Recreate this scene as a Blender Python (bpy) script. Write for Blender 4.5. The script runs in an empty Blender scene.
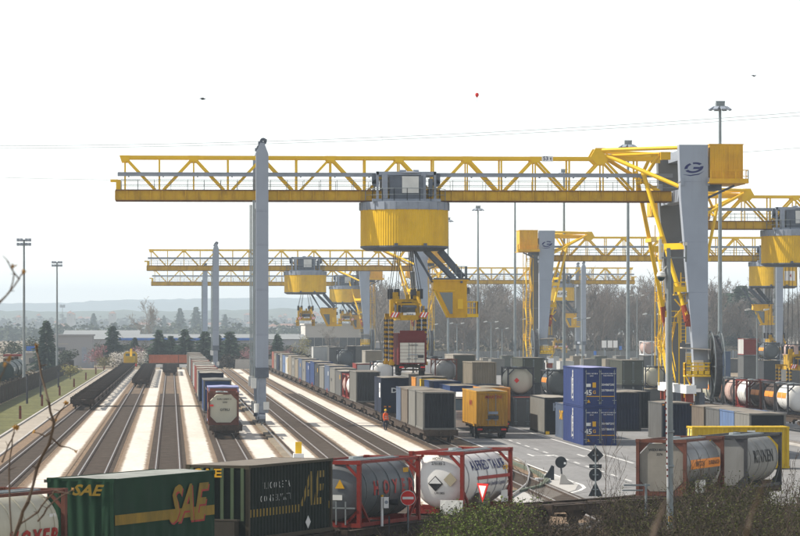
import bpy, bmesh, math, random
from mathutils import Vector, Matrix, noise
R = math.radians; PI = math.pi
random.seed(7)
sc = bpy.context.scene
COL = sc.collection

# ---------------------------------------------------------------- camera, world, sun, exposure
F = 3550.0                       # focal length in pixels of an 800 px wide picture
YAW = math.atan2(229.0, F)       # the tracks run along +Y; the camera looks a little to the right of them
CA, SA = math.cos(YAW), math.sin(YAW)
EYE = 9.0
cam_d = bpy.data.cameras.new('camera'); cam = bpy.data.objects.new('camera', cam_d); COL.objects.link(cam)
cam.location = (0, 0, EYE); cam.rotation_euler = (PI/2, 0, -YAW)
cam_d.sensor_width = 36; cam_d.lens = 36*F/800; cam_d.shift_y = 58/800.0
cam_d.clip_start = 0.5; cam_d.clip_end = 30000
cam_d.dof.use_dof = True; cam_d.dof.focus_distance = 290; cam_d.dof.aperture_fstop = 16
sc.camera = cam

SUN_EL, SUN_AZ = R(45), R(-79)   # azimuth measured from +Y towards +X
w = bpy.data.worlds.new('World'); sc.world = w; w.use_nodes = True
nt = w.node_tree; nt.nodes.clear()
sky = nt.nodes.new('ShaderNodeTexSky'); sky.sky_type = 'NISHITA'; sky.sun_disc = False
sky.sun_elevation = SUN_EL; sky.sun_rotation = SUN_AZ
sky.air_density = 1.0; sky.dust_density = 0.0; sky.ozone_density = 1.0
bg = nt.nodes.new('ShaderNodeBackground'); bg.inputs['Strength'].default_value = 0.135
ow = nt.nodes.new('ShaderNodeOutputWorld')
hs = nt.nodes.new('ShaderNodeHueSaturation'); hs.inputs['Saturation'].default_value = 0.3
nt.links.new(sky.outputs[0], hs.inputs['Color']); nt.links.new(hs.outputs[0], bg.inputs[0]); nt.links.new(bg.outputs[0], ow.inputs[0])
sd = bpy.data.lights.new('sun', 'SUN'); sd.energy = 4.5; sd.angle = R(0.55); sd.color = (1.0, 0.93, 0.82)
so = bpy.data.objects.new('sun', sd); COL.objects.link(so)
tosun = Vector((math.cos(SUN_EL)*math.sin(SUN_AZ), math.cos(SUN_EL)*math.cos(SUN_AZ), math.sin(SUN_EL)))
so.rotation_euler = tosun.to_track_quat('Z', 'Y').to_euler(); so.location = (-60, 100, 90)
vs = sc.view_settings; vs.view_transform = 'Standard'; vs.look = 'None'; vs.gamma = 1.0; vs.use_curve_mapping = False
vs.exposure = 0.62
sc.cycles.volume_bounces = 0; sc.cycles.max_bounces = 6

# ---------------------------------------------------------------- placing helpers
def CW(X, Z, z=0.0):             # metres right of / ahead of the viewpoint -> world
    return Vector((X*CA + Z*SA, -X*SA + Z*CA, z))
def UV(px, s):                   # a column seen at a scale of s pixels per metre -> place on the ground plan
    p = CW((px-400)/s, F/s); return p.x, p.y
def PT(px, py, Z):
    return CW((px-400)/F*Z, Z, EYE-(py-326)/F*Z)

# ---------------------------------------------------------------- materials
MATS = {}
def mat(name, col, rough=0.6, metal=0.0, var=0.12, scale=1.2, dirt=None, amt=0.45, streak=1.0, stretch=None, bump=0.0, bscale=20.0, spec=0.16, fine=0.0, rnd=0.0):
    if name in MATS: return MATS[name]
    m = bpy.data.materials.new(name); m.use_nodes = True
    n, l = m.node_tree.nodes, m.node_tree.links
    b = n['Principled BSDF']
    b.inputs['Roughness'].default_value = rough; b.inputs['Metallic'].default_value = metal
    b.inputs['Specular IOR Level'].default_value = spec
    tc = n.new('ShaderNodeTexCoord')
    def nz(sc_, det=5.0, map_=None, rough_=0.6):
        t = n.new('ShaderNodeTexNoise'); t.inputs['Scale'].default_value = sc_; t.inputs['Detail'].default_value = det
        t.inputs['Roughness'].default_value = rough_
        if map_:
            mp = n.new('ShaderNodeMapping'); mp.inputs['Scale'].default_value = map_
            l.new(tc.outputs['Object'], mp.inputs[0]); l.new(mp.outputs[0], t.inputs['Vector'])
        else: l.new(tc.outputs['Object'], t.inputs['Vector'])
        return t
    def mix(fac, a, bb, mode='MIX'):
        x = n.new('ShaderNodeMix'); x.data_type = 'RGBA'; x.blend_type = mode
        if isinstance(fac, float): x.inputs[0].default_value = fac
        else: l.new(fac, x.inputs[0])
        for sock, v in ((x.inputs[6], a), (x.inputs[7], bb)):
            if isinstance(v, tuple): sock.default_value = (*v[:3], 1)
            else: l.new(v, sock)
        return x.outputs[2]
    c1 = tuple(max(0, v*(1-var)) for v in col); c2 = tuple(min(1, v*(1+var)) for v in col)
    t = nz(scale)
    mr = n.new('ShaderNodeMapRange'); mr.inputs[1].default_value = 0.3; mr.inputs[2].default_value = 0.7
    l.new(t.outputs[0], mr.inputs[0])
    out = mix(mr.outputs[0], c1, c2)
    if fine:
        t3 = nz(scale*14, 3.0)
        mr3 = n.new('ShaderNodeMapRange'); mr3.inputs[1].default_value = 0.35; mr3.inputs[2].default_value = 0.65
        mr3.inputs[3].default_value = 1-fine; mr3.inputs[4].default_value = 1+fine
        l.new(t3.outputs[0], mr3.inputs[0])
        cb = n.new('ShaderNodeCombineColor')
        for i in range(3): l.new(mr3.outputs[0], cb.inputs[i])
        out = mix(1.0, out, cb.outputs[0], 'MULTIPLY')
    if dirt:
        t2 = nz(scale*1.7, 6.0, stretch or (1, 1, 1.0/streak if streak else 1), 0.7)
        m2 = n.new('ShaderNodeMapRange'); m2.inputs[1].default_value = 0.62-amt*0.35; m2.inputs[2].default_value = 0.78
        m2.inputs[4].default_value = min(1.0, amt*1.5)
        l.new(t2.outputs[0], m2.inputs[0])
        out = mix(m2.outputs[0], out, dirt)
    if rnd:
        oi = n.new('ShaderNodeObjectInfo'); mm = n.new('ShaderNodeMapRange')
        mm.inputs[3].default_value = 1-rnd; mm.inputs[4].default_value = 1+rnd
        l.new(oi.outputs['Random'], mm.inputs[0])
        cb = n.new('ShaderNodeCombineColor')
        for i in range(3): l.new(mm.outputs[0], cb.inputs[i])
        out = mix(1.0, out, cb.outputs[0], 'MULTIPLY')
    l.new(out, b.inputs['Base Color'])
    if bump:
        t4 = nz(bscale, 4.0); bp = n.new('ShaderNodeBump'); bp.inputs['Strength'].default_value = bump; bp.inputs['Distance'].default_value = 0.05
        l.new(t4.outputs[0], bp.inputs['Height']); l.new(bp.outputs[0], b.inputs['Normal'])
    MATS[name] = m; return m

RUST = (0.12, 0.05, 0.025); GRIME = (0.06, 0.05, 0.04); DUST = (0.34, 0.29, 0.22)
Y_CRANE = mat('crane_yellow', (0.68, 0.38, 0.012), 0.5, var=0.12, dirt=(0.28, 0.12, 0.02), amt=0.36, streak=5, scale=0.5)
Y_RUST = mat('rusty_yellow', (0.58, 0.35, 0.015), 0.6, var=0.14, dirt=RUST, amt=0.36, streak=3, scale=0.7)
Y_TUBE = mat('tube_yellow', (0.78, 0.48, 0.012), 0.45, var=0.1, scale=0.4, dirt=(0.4, 0.2, 0.03), amt=0.2)
Y_DRUM = mat('drum_yellow', (0.70, 0.425, 0.012), 0.5, var=0.13, dirt=(0.40, 0.18, 0.015), amt=0.28, streak=3, scale=0.45)
SPR = mat('spreader_yellow', (0.48, 0.28, 0.012), 0.6, var=0.2, dirt=(0.05, 0.04, 0.025), amt=0.5, streak=2, scale=0.9)
FLANGE = mat('rusty_flange', (0.16, 0.075, 0.03), 0.8, var=0.4, scale=2)
REDEND = mat('red_primer', (0.25, 0.045, 0.02), 0.7, var=0.25)
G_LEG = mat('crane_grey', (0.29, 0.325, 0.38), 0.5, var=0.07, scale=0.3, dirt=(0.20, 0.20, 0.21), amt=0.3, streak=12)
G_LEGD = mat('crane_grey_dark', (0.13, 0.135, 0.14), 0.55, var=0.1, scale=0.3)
G_DARK = mat('dark_machine_grey', (0.10, 0.115, 0.14), 0.6, var=0.2)
G_MID = mat('mid_grey_steel', (0.26, 0.29, 0.34), 0.55, var=0.12)
G_LIGHT = mat('pale_cabinet_grey', (0.62, 0.62, 0.58), 0.6, var=0.08)
STEEL = mat('galvanised_steel', (0.21, 0.235, 0.24), 0.5, metal=0.3, var=0.15)
RAIL = mat('rail_steel', (0.34, 0.31, 0.28), 0.45, metal=0.7, var=0.2, scale=0.5)
RAILSIDE = mat('rail_rust', (0.05, 0.032, 0.022), 0.8, var=0.3)
BLACK = mat('black_rubber', (0.018, 0.018, 0.02), 0.8, var=0.3)
UNDER = mat('wagon_brown_black', (0.05, 0.036, 0.027), 0.85, var=0.45, scale=1.5, dirt=(0.11, 0.075, 0.05), amt=0.35, streak=1)
WHITE = mat('white_paint', (0.78, 0.78, 0.76), 0.5, var=0.05)
RED = mat('signal_red', (0.60, 0.03, 0.025), 0.45, var=0.08)
FRAME_RED = mat('frame_red', (0.19, 0.02, 0.014), 0.55, var=0.2, dirt=RUST, amt=0.35)
FRAME_RUST = mat('frame_rust', (0.12, 0.045, 0.03), 0.7, var=0.35, dirt=GRIME, amt=0.3)
FRAME_DARK = mat('frame_dark', (0.05, 0.05, 0.055), 0.6, var=0.3)
ORANGE = mat('orange_paint', (0.72, 0.24, 0.03), 0.55, var=0.12, dirt=GRIME, amt=0.12)
GLASS = mat('cab_glass', (0.03, 0.06, 0.075), 0.08, var=0.1, spec=0.8)
NAVY_INK = mat('navy_ink', (0.012, 0.016, 0.10), 0.5, var=0.1, dirt=(0.2, 0.2, 0.24), amt=0.2, scale=3)
RED_INK = mat('red_ink', (0.30, 0.025, 0.02), 0.55, var=0.2, dirt=(0.2, 0.1, 0.08), amt=0.3, scale=3)
BLACK_INK = mat('black_ink', (0.02, 0.02, 0.022), 0.6, var=0.15)
WHITE_INK = mat('white_ink', (0.60, 0.60, 0.58), 0.6, var=0.1, dirt=(0.25, 0.25, 0.24), amt=0.25, scale=2.5)
YEL_INK = mat('yellow_ink', (0.55, 0.30, 0.015), 0.6, var=0.15)
WOOD = mat('rust_post_wood', (0.20, 0.055, 0.03), 0.8, var=0.3)

# ---------------------------------------------------------------- mesh builder
class MB:
    def __init__(s): s.v = []; s.f = []; s.m = []; s.sm = False
    def add(s, vs, fs, mi=0):
        o = len(s.v); s.v += [tuple(p) for p in vs]; s.f += [tuple(i+o for i in f) for f in fs]; s.m += [mi]*len(fs); return s
    def box(s, c, d, mi=0, rot=None):
        x, y, z = (t/2 for t in d)
        P = [Vector((a*x, b*y, e*z)) for a in (-1, 1) for b in (-1, 1) for e in (-1, 1)]
        if rot: P = [rot @ p for p in P]
        c = Vector(c)
        return s.add([p+c for p in P], [(0,1,3,2),(4,6,7,5),(0,4,5,1),(2,3,7,6),(0,2,6,4),(1,5,7,3)], mi)
    def b2(s, a, b, mi=0):           # box by two corners
        return s.box([(p+q)/2 for p, q in zip(a, b)], [abs(q-p) for p, q in zip(a, b)], mi)
    def bar(s, p, q, w, h=None, mi=0, up=(0, 0, 1)):
        p, q = Vector(p), Vector(q); d = q-p; L = d.length
        if L < 1e-6: return s
        d /= L; u = Vector(up)
        if abs(d.dot(u)) > 0.98: u = Vector((0, 1, 0))
        sx = d.cross(u).normalized(); sz = sx.cross(d); h = h or w
        return s.box((p+q)/2, (w, L, h), mi, Matrix((sx, d, sz)).transposed())
    def tube(s, p, q, r, r2=None, n=6, mi=0, cap=True):
        p, q = Vector(p), Vector(q); d = (q-p)
        if d.length < 1e-6: return s
        d.normalize(); r2 = r if r2 is None else r2
        u = Vector((0, 0, 1)) if abs(d.z) < 0.9 else Vector((1, 0, 0))
        a = d.cross(u).normalized(); b = d.cross(a)
        V = []
        for c, rr in ((p, r), (q, r2)):
            for i in range(n):
                t = 2*PI*i/n; V.append(c + (a*math.cos(t)+b*math.sin(t))*rr)
        fs = [(i, (i+1) % n, n+(i+1) % n, n+i) for i in range(n)]
        if cap: fs += [tuple(range(n-1, -1, -1)), tuple(range(n, 2*n))]
        return s.add(V, fs, mi)
    def path(s, pts, rs, n=5, mi=0):
        for i in range(len(pts)-1):
            s.tube(pts[i], pts[i+1], rs[i] if hasattr(rs, '__len__') else rs, rs[i+1] if hasattr(rs, '__len__') else rs, n, mi)
        return s
    def prism(s, poly, axis, a, b, mi=0):   # poly of 2-D points swept along an axis from a to b
        def mk(p, t):
            return {'x': (t, p[0], p[1]), 'y': (p[0], t, p[1]), 'z': (p[0], p[1], t)}[axis]
        n = len(poly)
        return s.add([mk(p, a) for p in poly]+[mk(p, b) for p in poly],
                     [tuple(range(n)), tuple(range(2*n-1, n-1, -1))]+[(i, n+i, n+(i+1) % n, (i+1) % n) for i in range(n)], mi)
    def lathe(s, prof, axis='z', n=24, o=(0, 0, 0), mi=0, a0=0.0, a1=2*PI):
        full = abs(a1-a0-2*PI) < 1e-6; k = n if full else n+1
        V = []
        for r, h in prof:
            for i in range(k):
                t = a0+(a1-a0)*i/n; c, q = r*math.cos(t), r*math.sin(t)
                p = {'z': (c, q, h), 'y': (c, h, q), 'x': (h, c, q)}[axis]
                V.append((p[0]+o[0], p[1]+o[1], p[2]+o[2]))
        fs = []
        for j in range(len(prof)-1):
            for i in range(n):
                fs.append((j*k+i, j*k+(i+1) % k, (j+1)*k+(i+1) % k, (j+1)*k+i))
        return s.add(V, fs, mi)
    def corr(s, o, du, dn, length, z0, z1, pitch, depth, mi=0):  # corrugated sheet: ribs stand along z
        o, du, dn = Vector(o), Vector(du), Vector(dn); k = max(2, round(length/pitch)); p = length/k
        xs = []
        for i in range(k): xs += [(i*p, 0), (i*p+0.36*p, 0), (i*p+0.5*p, depth), (i*p+0.86*p, depth)]
        xs.append((length, 0))
        V = [o+du*x+dn*h+Vector((0, 0, z)) for z in (z0, z1) for x, h in xs]; m = len(xs)
        return s.add(V, [(i, i+1, m+i+1, m+i) for i in range(m-1)], mi)
    def mesh(s, name, nm=1):
        me = bpy.data.meshes.new(name); me.from_pydata(s.v, [], s.f)
        for _ in range(nm): me.materials.append(None)
        if nm > 1: me.polygons.foreach_set('material_index', s.m)
        bm = bmesh.new(); bm.from_mesh(me); bmesh.ops.recalc_face_normals(bm, faces=bm.faces); bm.to_mesh(me); bm.free()
        if s.sm:
            me.polygons.foreach_set('use_smooth', [True]*len(me.polygons))
            me.set_sharp_from_angle(angle=R(38))
        me.update(); return me
CACHE = {}
def cached(key, fn, smooth=False, nm=1):
    if key not in CACHE:
        b = MB(); fn(b); b.sm = smooth; CACHE[key] = b.mesh(str(key[0] if isinstance(key, tuple) else key), nm)
    return CACHE[key]
def put(name, me, m, parent=None, loc=(0, 0, 0), rot=(0, 0, 0), scale=None):
    o = bpy.data.objects.new(name, me); COL.objects.link(o)
    ms = m if isinstance(m, (list, tuple)) else [m]
    for i, mm in enumerate(ms):
        if i >= len(o.material_slots): break
        o.material_slots[i].link = 'OBJECT'; o.material_slots[i].material = mm
    o.location = loc; o.rotation_euler = rot
    if scale: o.scale = scale
    if parent: o.parent = parent
    return o
def P(name, m, parent, fn, key=None, loc=(0, 0, 0), rot=(0, 0, 0), smooth=False, nm=1):
    if key is None: 
        b = MB(); fn(b); b.sm = smooth; me = b.mesh(name, nm)
    else: me = cached(key, fn, smooth, nm); me.name = name
    return put(name, me, m, parent, loc, rot)
def thing(name, label, cat, loc=(0, 0, 0), rz=0.0, group=None):
    o = bpy.data.objects.new(name, None); COL.objects.link(o); o.location = loc; o.rotation_euler = (0, 0, rz)
    o.empty_display_size = 0.3
    return tag(o, label, cat, group)
def tag(o, label, cat, group=None):
    o['label'] = label; o['category'] = cat
    if group: o['group'] = group
    return o
def kind(o, k): o['kind'] = k; return o
def kids(o, L={}):
    return list(o.children)
def dup(root, loc, rz=None, label=None, group=None):
    def cp(o, par):
        c = o.copy(); COL.objects.link(c)
        if par: c.parent = par
        for ch in o.children: cp(ch, c)
        return c
    r = cp(root, None); r.location = loc
    if rz is not None: r.rotation_euler = (0, 0, rz)
    if label: r['label'] = label
    if group: r['group'] = group
    return r

# lettering: flat print laid on a face
TXT = {}
def text_pts(s, size, bold=0.0, shear=0.0, spacing=1.0):
    k = (s, size, bold, shear, spacing)
    if k in TXT: return TXT[k]
    cu = bpy.data.curves.new('txt', 'FONT'); cu.body = s; cu.size = size; cu.align_x = 'CENTER'; cu.align_y = 'CENTER'
    cu.offset = bold*size; cu.shear = shear; cu.space_character = spacing; cu.resolution_u = 2; cu.fill_mode = 'FRONT'
    ob = bpy.data.objects.new('txt', cu); COL.objects.link(ob)
    dg = bpy.context.evaluated_depsgraph_get(); me = bpy.data.meshes.new_from_object(ob.evaluated_get(dg))
    V = [tuple(v.co) for v in me.vertices]; fs = [tuple(p.vertices) for p in me.polygons]
    bpy.data.objects.remove(ob); bpy.data.curves.remove(cu); bpy.data.meshes.remove(me)
    TXT[k] = (V, fs); return V, fs
def letter(parent, s, size, m, face, at, off, bold=0.02, shear=0.0, spacing=1.0, sx=1.0, rot=0.0, name='lettering', R_=None, subd=True):
    """face 'front' (-y), 'left' (-x), 'right' (+x); at = (along, up); off = the face's plane, or R_ a barrel radius with its axis height"""
    V, fs = text_pts(s, size, bold, shear, spacing)
    out = []
    for x, y, _ in V:
        x *= sx
        if rot: x, y = x*math.cos(rot)-y*math.sin(rot), x*math.sin(rot)+y*math.cos(rot)
        if face == 'front': out.append((at[0]+x, -off, at[1]+y))
        elif face == 'left': out.append((-off, at[0]-x, at[1]+y))
        elif face == 'right': out.append((off, at[0]+x, at[1]+y))
        else:
            Rr, zc = R_; t = (at[1]+y-zc)/Rr
            sg = 1 if face == 'barrel' else -1
            out.append((sg*(Rr+off)*math.cos(t), at[0]+sg*x, zc+(Rr+off)*math.sin(t)))
    return P(name, m, parent, lambda b: b.add(out, fs))
def decal(parent, m, face, at, off, wh, name='plate', rot=0.0):
    w_, h_ = wh[0]/2, wh[1]/2
    def fn(b):
        t = 0.012
        if face == 'front': b.box((at[0], -off-t/2, at[1]), (wh[0], t, wh[1]), 0, Matrix.Rotation(rot, 3, 'Y') if rot else None)
        else:
            sg = -1 if face == 'left' else 1
            b.box((sg*(off+t/2), at[0], at[1]), (t, wh[0], wh[1]), 0, Matrix.Rotation(rot, 3, 'X') if rot else None)
    return P(name, m, parent, fn)

# ---------------------------------------------------------------- containers and swap bodies (near end at y = 0, body runs to y = L)
def container(label, cat, loc, L, m, H=2.6, W=2.5, group=None, side='corr', end='doors', rz=0.0, fm=None, rm=None, em=None, lod=0, name='swap_body'):
    t = thing(name, label, cat, loc, rz, group); fm = fm or m; rm = rm or m; em = em or m
    x = W/2; k = (L, H, W)
    P('shell', m, t, lambda b: b.box((0, L/2, H/2+0.02), (W-0.24, L-0.34, H-0.14)), ('shell',)+k)
    if side == 'corr':
        for sg in (-1, 1):
            P('side_panel', m, t, lambda b: b.corr((sg*(x-0.05), 0.1, 0), (0, 1, 0), (-sg, 0, 0), L-0.2, 0.14, H-0.1, 0.29 if lod == 0 else 0.5, 0.04), ('sidecorr', sg, lod)+k)
    elif side == 'curtain':
        for sg in (-1, 1):
            def fn(b, sg=sg):
                nx, nzv = int(L/0.16), 8; V = []; fs = []
                rr = random.Random(3+sg)
                ph = [rr.uniform(0, 6) for _ in range(6)]
                for j in range(nzv+1):
                    for i in range(nx+1):
                        y = L*i/nx; z = 0.12+(H-0.2)*j/nzv; u = j/nzv
                        d = 0.022*math.sin(y*5+ph[0]+1.6*u)*(1-u*0.5)+0.016*math.sin(y*11+ph[1]-2*u)*(1-u)+0.012*math.sin(y*2.3+z*3+ph[2])
                        V.append((sg*(x-0.02+d), y, z))
                for j in range(nzv):
                    for i in range(nx):
                        a = j*(nx+1)+i; fs.append((a, a+1, a+nx+2, a+nx+1))
                b.add(V, fs)
            P('curtain', m, t, fn, ('curtain', sg)+k, smooth=True)
    else:
        for sg in (-1, 1):
            def fn(b, sg=sg):
                n = max(2, round(L/1.25)); d = L/n
                for i in range(n):
                    b.box((sg*(x-0.03), d*(i+0.5), H/2), (0.04, d-0.05, H-0.26))
            P('side_panel', m, t, fn, ('sideflat', sg)+k)
    def roof(b):
        if side == 'corr': 
            n = max(4, int(L/0.6)); d = (L-0.2)/n
            for i in range(n): b.box((0, 0.1+d*(i+0.5), H-0.02), (W-0.14, d-0.12, 0.03))
            b.box((0, L/2, H-0.045), (W-0.1, L-0.1, 0.03))
        else:
            b.add([(-x, 0, H-0.03), (0, 0, H+0.03), (x, 0, H-0.03), (-x, L, H-0.03), (0, L, H+0.03), (x, L, H-0.03)], [(0, 1, 4, 3), (1, 2, 5, 4)])
    P('roof_panel', rm, t, roof, ('roof', side == 'corr')+k)
    def rails(b):
        for sg in (-1, 1):
            b.box((sg*(x-0.04), L/2, 0.07), (0.08, L, 0.14)); b.box((sg*(x-0.035), L/2, H-0.05), (0.07, L, 0.09))
        for y in (0.04, L-0.04):
            b.box((0, y, 0.07), (W-0.17, 0.08, 0.14)); b.box((0, y, H-0.05), (W-0.15, 0.08, 0.1))
    P('rail', fm, t, rails, ('rails',)+k)
    for sx in (-1, 1):
        for y in (0.07, L-0.07):
            P('corner_post', fm, t, lambda b: b.box((0, 0, H/2), (0.13, 0.14, H-0.3)).box((0, 0, 0.08), (0.17, 0.18, 0.15)).box((0, 0, H-0.07), (0.17, 0.18, 0.15)),
              ('cpost', H), loc=(sx*(x-0.075), y, 0))
    P('end_wall', m, t, lambda b: b.corr((-x+0.1, L-0.05, 0), (1, 0, 0), (0, -1, 0), W-0.2, 0.14, H-0.1, 0.3, 0.04), ('endc',)+k)
    if end == 'doors':
        dw = (W-0.3)/2
        for sx in (-1, 1):
            def dfn(b):
                b.box((0, 0, H/2), (dw, 0.05, H-0.3))
                for zz in (0.2, 0.4, 0.6, 0.8): b.box((0, -0.035, 0.1+zz*(H-0.2)), (dw-0.12, 0.03, 0.25))
            d = P('door', em, t, dfn, ('door',)+k, loc=(sx*(dw/2+0.01), 0.06, 0))
            for q in (-0.22, 0.24):
                P('lock_rod', STEEL if lod == 0 else fm, d, lambda b: b.tube((0, 0, 0.16), (0, 0, H-0.16), 0.025, n=5).box((0, -0.02, 0.45), (0.3, 0.05, 0.05)).box((0, 0, 0.25), (0.09, 0.06, 0.06)).box((0, 0, H-0.3), (0.09, 0.06, 0.06)),
                  ('rod', H), loc=(q*dw*2, -0.07, 0))
    elif end == 'corr':
        P('end_panel', em, t, lambda b: b.corr((-x+0.12, 0.05, 0), (1, 0, 0), (0, 1, 0), W-0.24, 0.14, H-0.1, 0.26, 0.05), ('endn',)+k)
    elif end == 'flat':
        P('end_panel', em, t, lambda b: b.box((0, 0.05, H/2), (W-0.28, 0.05, H-0.3)).box((0, 0.02, H*0.5), (0.06, 0.03, H-0.34)), ('endf',)+k)
    elif end == 'curtain':
        def fn(b):
            n = 40; V = []; fs = []
            for j in range(9):
                for i in range(n+1):
                    xx = -x+0.02+(W-0.04)*i/n; u = j/8
                    fan = math.exp(-((xx-0.75)/0.35)**2)*(1-u)
                    V.append((xx, 0.0-0.03*math.sin(i*0.9+u*2)-0.05*fan*math.sin(i*1.6-u*3)-0.02*math.sin(i*0.33), 0.05+(H-0.1)*u))
            for j in range(8):
                for i in range(n): a = j*(n+1)+i; fs.append((a, a+1, a+n+2, a+n+1))
            b.add(V, fs)
        P('end_curtain', em, t, fn, None, smooth=True)
    return t

def band_strip(parent, m, R_, zc, y0, y1, z0, z1, off=0.006, sides=(1, -1), name='stripe'):
    def fn(b):
        for sg in sides:
            V = []; n = 6
            for i in range(n+1):
                a = (z0+(z1-z0)*i/n-zc)/R_; a = math.asin(max(-1, min(1, a)))
                for y in (y0, y1): V.append((sg*(R_+off)*math.cos(a), y, zc+(R_+off)*math.sin(a)))
            b.add(V, [(2*i, 2*i+1, 2*i+3, 2*i+2) for i in range(n)])
    return P(name, m, parent, fn)

def tank(label, loc, m, fm, L=6.06, H=2.59, W=2.44, rz=0.0, group=None, bands=5, stripe=None, octa=False, lod=0, em=None, name='tank_container', rad=1.17, walk=True, bandm=None, cat='tank container'):
    t = thing(name, label, cat, loc, rz, group); x = W/2; zc = 0.22+rad
    for y in (0.08, L-0.08):
        def fr(b):
            b.box((0, 0, H-0.08), (W-0.3, 0.14, 0.15)); b.box((0, 0, 0.08), (W-0.3, 0.14, 0.16))
            for sg in (-1, 1):
                for zz, s2 in ((0.16, 1), (H-0.16, -1)):
                    c = 0.5
                    if octa: b.prism([(sg*(x-0.14), zz), (sg*(x-0.14-c), zz), (sg*(x-0.14), zz+s2*c)], 'y', -0.03, 0.03)
                    else: b.bar((sg*(x-0.12-c), 0, zz), (sg*(x-0.12), 0, zz+s2*c), 0.10, 0.1, up=(0, 1, 0))
        ef = P('end_frame', fm, t, fr, ('tfr', octa, H, W), loc=(0, y, 0))
        for sg in (-1, 1):
            P('corner_post', fm, ef, lambda b: b.box((0, 0, H/2), (0.15, 0.15, H-0.02)).box((0, 0, 0.08), (0.18, 0.18, 0.16)).box((0, 0, H-0.07), (0.18, 0.18, 0.15)), ('tpost', H), loc=(sg*(x-0.09), 0, 0))
    if octa:
        q_ = x-0.16; e_ = 0.5
        P('end_plate', em or m, t, lambda b: b.prism([(-q_, 0.2+e_), (-q_+e_, 0.2), (q_-e_, 0.2), (q_, 0.2+e_), (q_, H-0.2-e_), (q_-e_, H-0.2), (-q_+e_, H-0.2), (-q_, H-0.2-e_)], 'y', 0.105, 0.13), ('tplate', H, W))
    def rails(b):
        for sg in (-1, 1):
            b.box((sg*(x-0.09), L/2, H-0.07), (0.09, L-0.34, 0.1)); b.box((sg*(x-0.09), L/2, 0.1), (0.1, L-0.34, 0.14))
            for y, dy in ((0.2, 0.85), (L-0.2, -0.85)):
                b.bar((sg*(x-0.10), y, 0.95), (sg*(x-0.10), y+dy, 0.16), 0.09)
        for y in (1.2, L-1.2):
            b.box((0, y, 0.2), (W-0.35, 0.25, 0.22))
    P('side_rail', fm, t, rails, ('trail', L, H, W))
    r = rad; e = 0.34
    prof = [(0.001, 0.14), (r*0.35, 0.155), (r*0.62, 0.21), (r*0.82, 0.29), (r*0.94, 0.39), (r, 0.14+e+0.06)]
    prof = prof + [(r, L-0.2-e)] + [(q, L-h) for q, h in reversed(prof[:-1])]
    bd = P('barrel', m, t, lambda b: b.lathe(prof, 'y', 40 if lod == 0 else 20, (0, 0, zc)), ('barrel', L, rad, lod), smooth=True)
    if em:
        P('end_cap', em, bd, lambda b: b.lathe([(q+0.004, h-0.006) for q, h in prof[:5]], 'y', 28, (0, 0, zc)), ('ecap', rad), smooth=True)
    for i in range(bands):
        y = 0.75+(L-1.5)*i/max(1, bands-1)
        P('band', bandm or m, bd, lambda b: b.lathe([(r+0.001, -0.035), (r+0.03, -0.03), (r+0.03, 0.03), (r+0.001, 0.035)], 'y', 28 if lod == 0 else 16, (0, 0, zc)), ('tband', rad, lod), loc=(0, y, 0))
    if walk:
        P('walkway', STEEL, t, lambda b: b.box((0.12, L/2, H-0.05), (0.5, L-0.5, 0.05)).box((0.12, L/2, H-0.02), (0.08, L-0.6, 0.05)), ('twalk', L, H))
        P('manhole', STEEL, bd, lambda b: b.lathe([(0.001, 0.16), (0.28, 0.14), (0.3, 0.0)], 'z', 12, (-0.3, L/2, zc+rad-0.06)), ('tman', L, H))
    if stripe:
        band_strip(bd, stripe, r, zc, 0.75, L-0.75, zc-0.05, zc+0.42)
    return t

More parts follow.
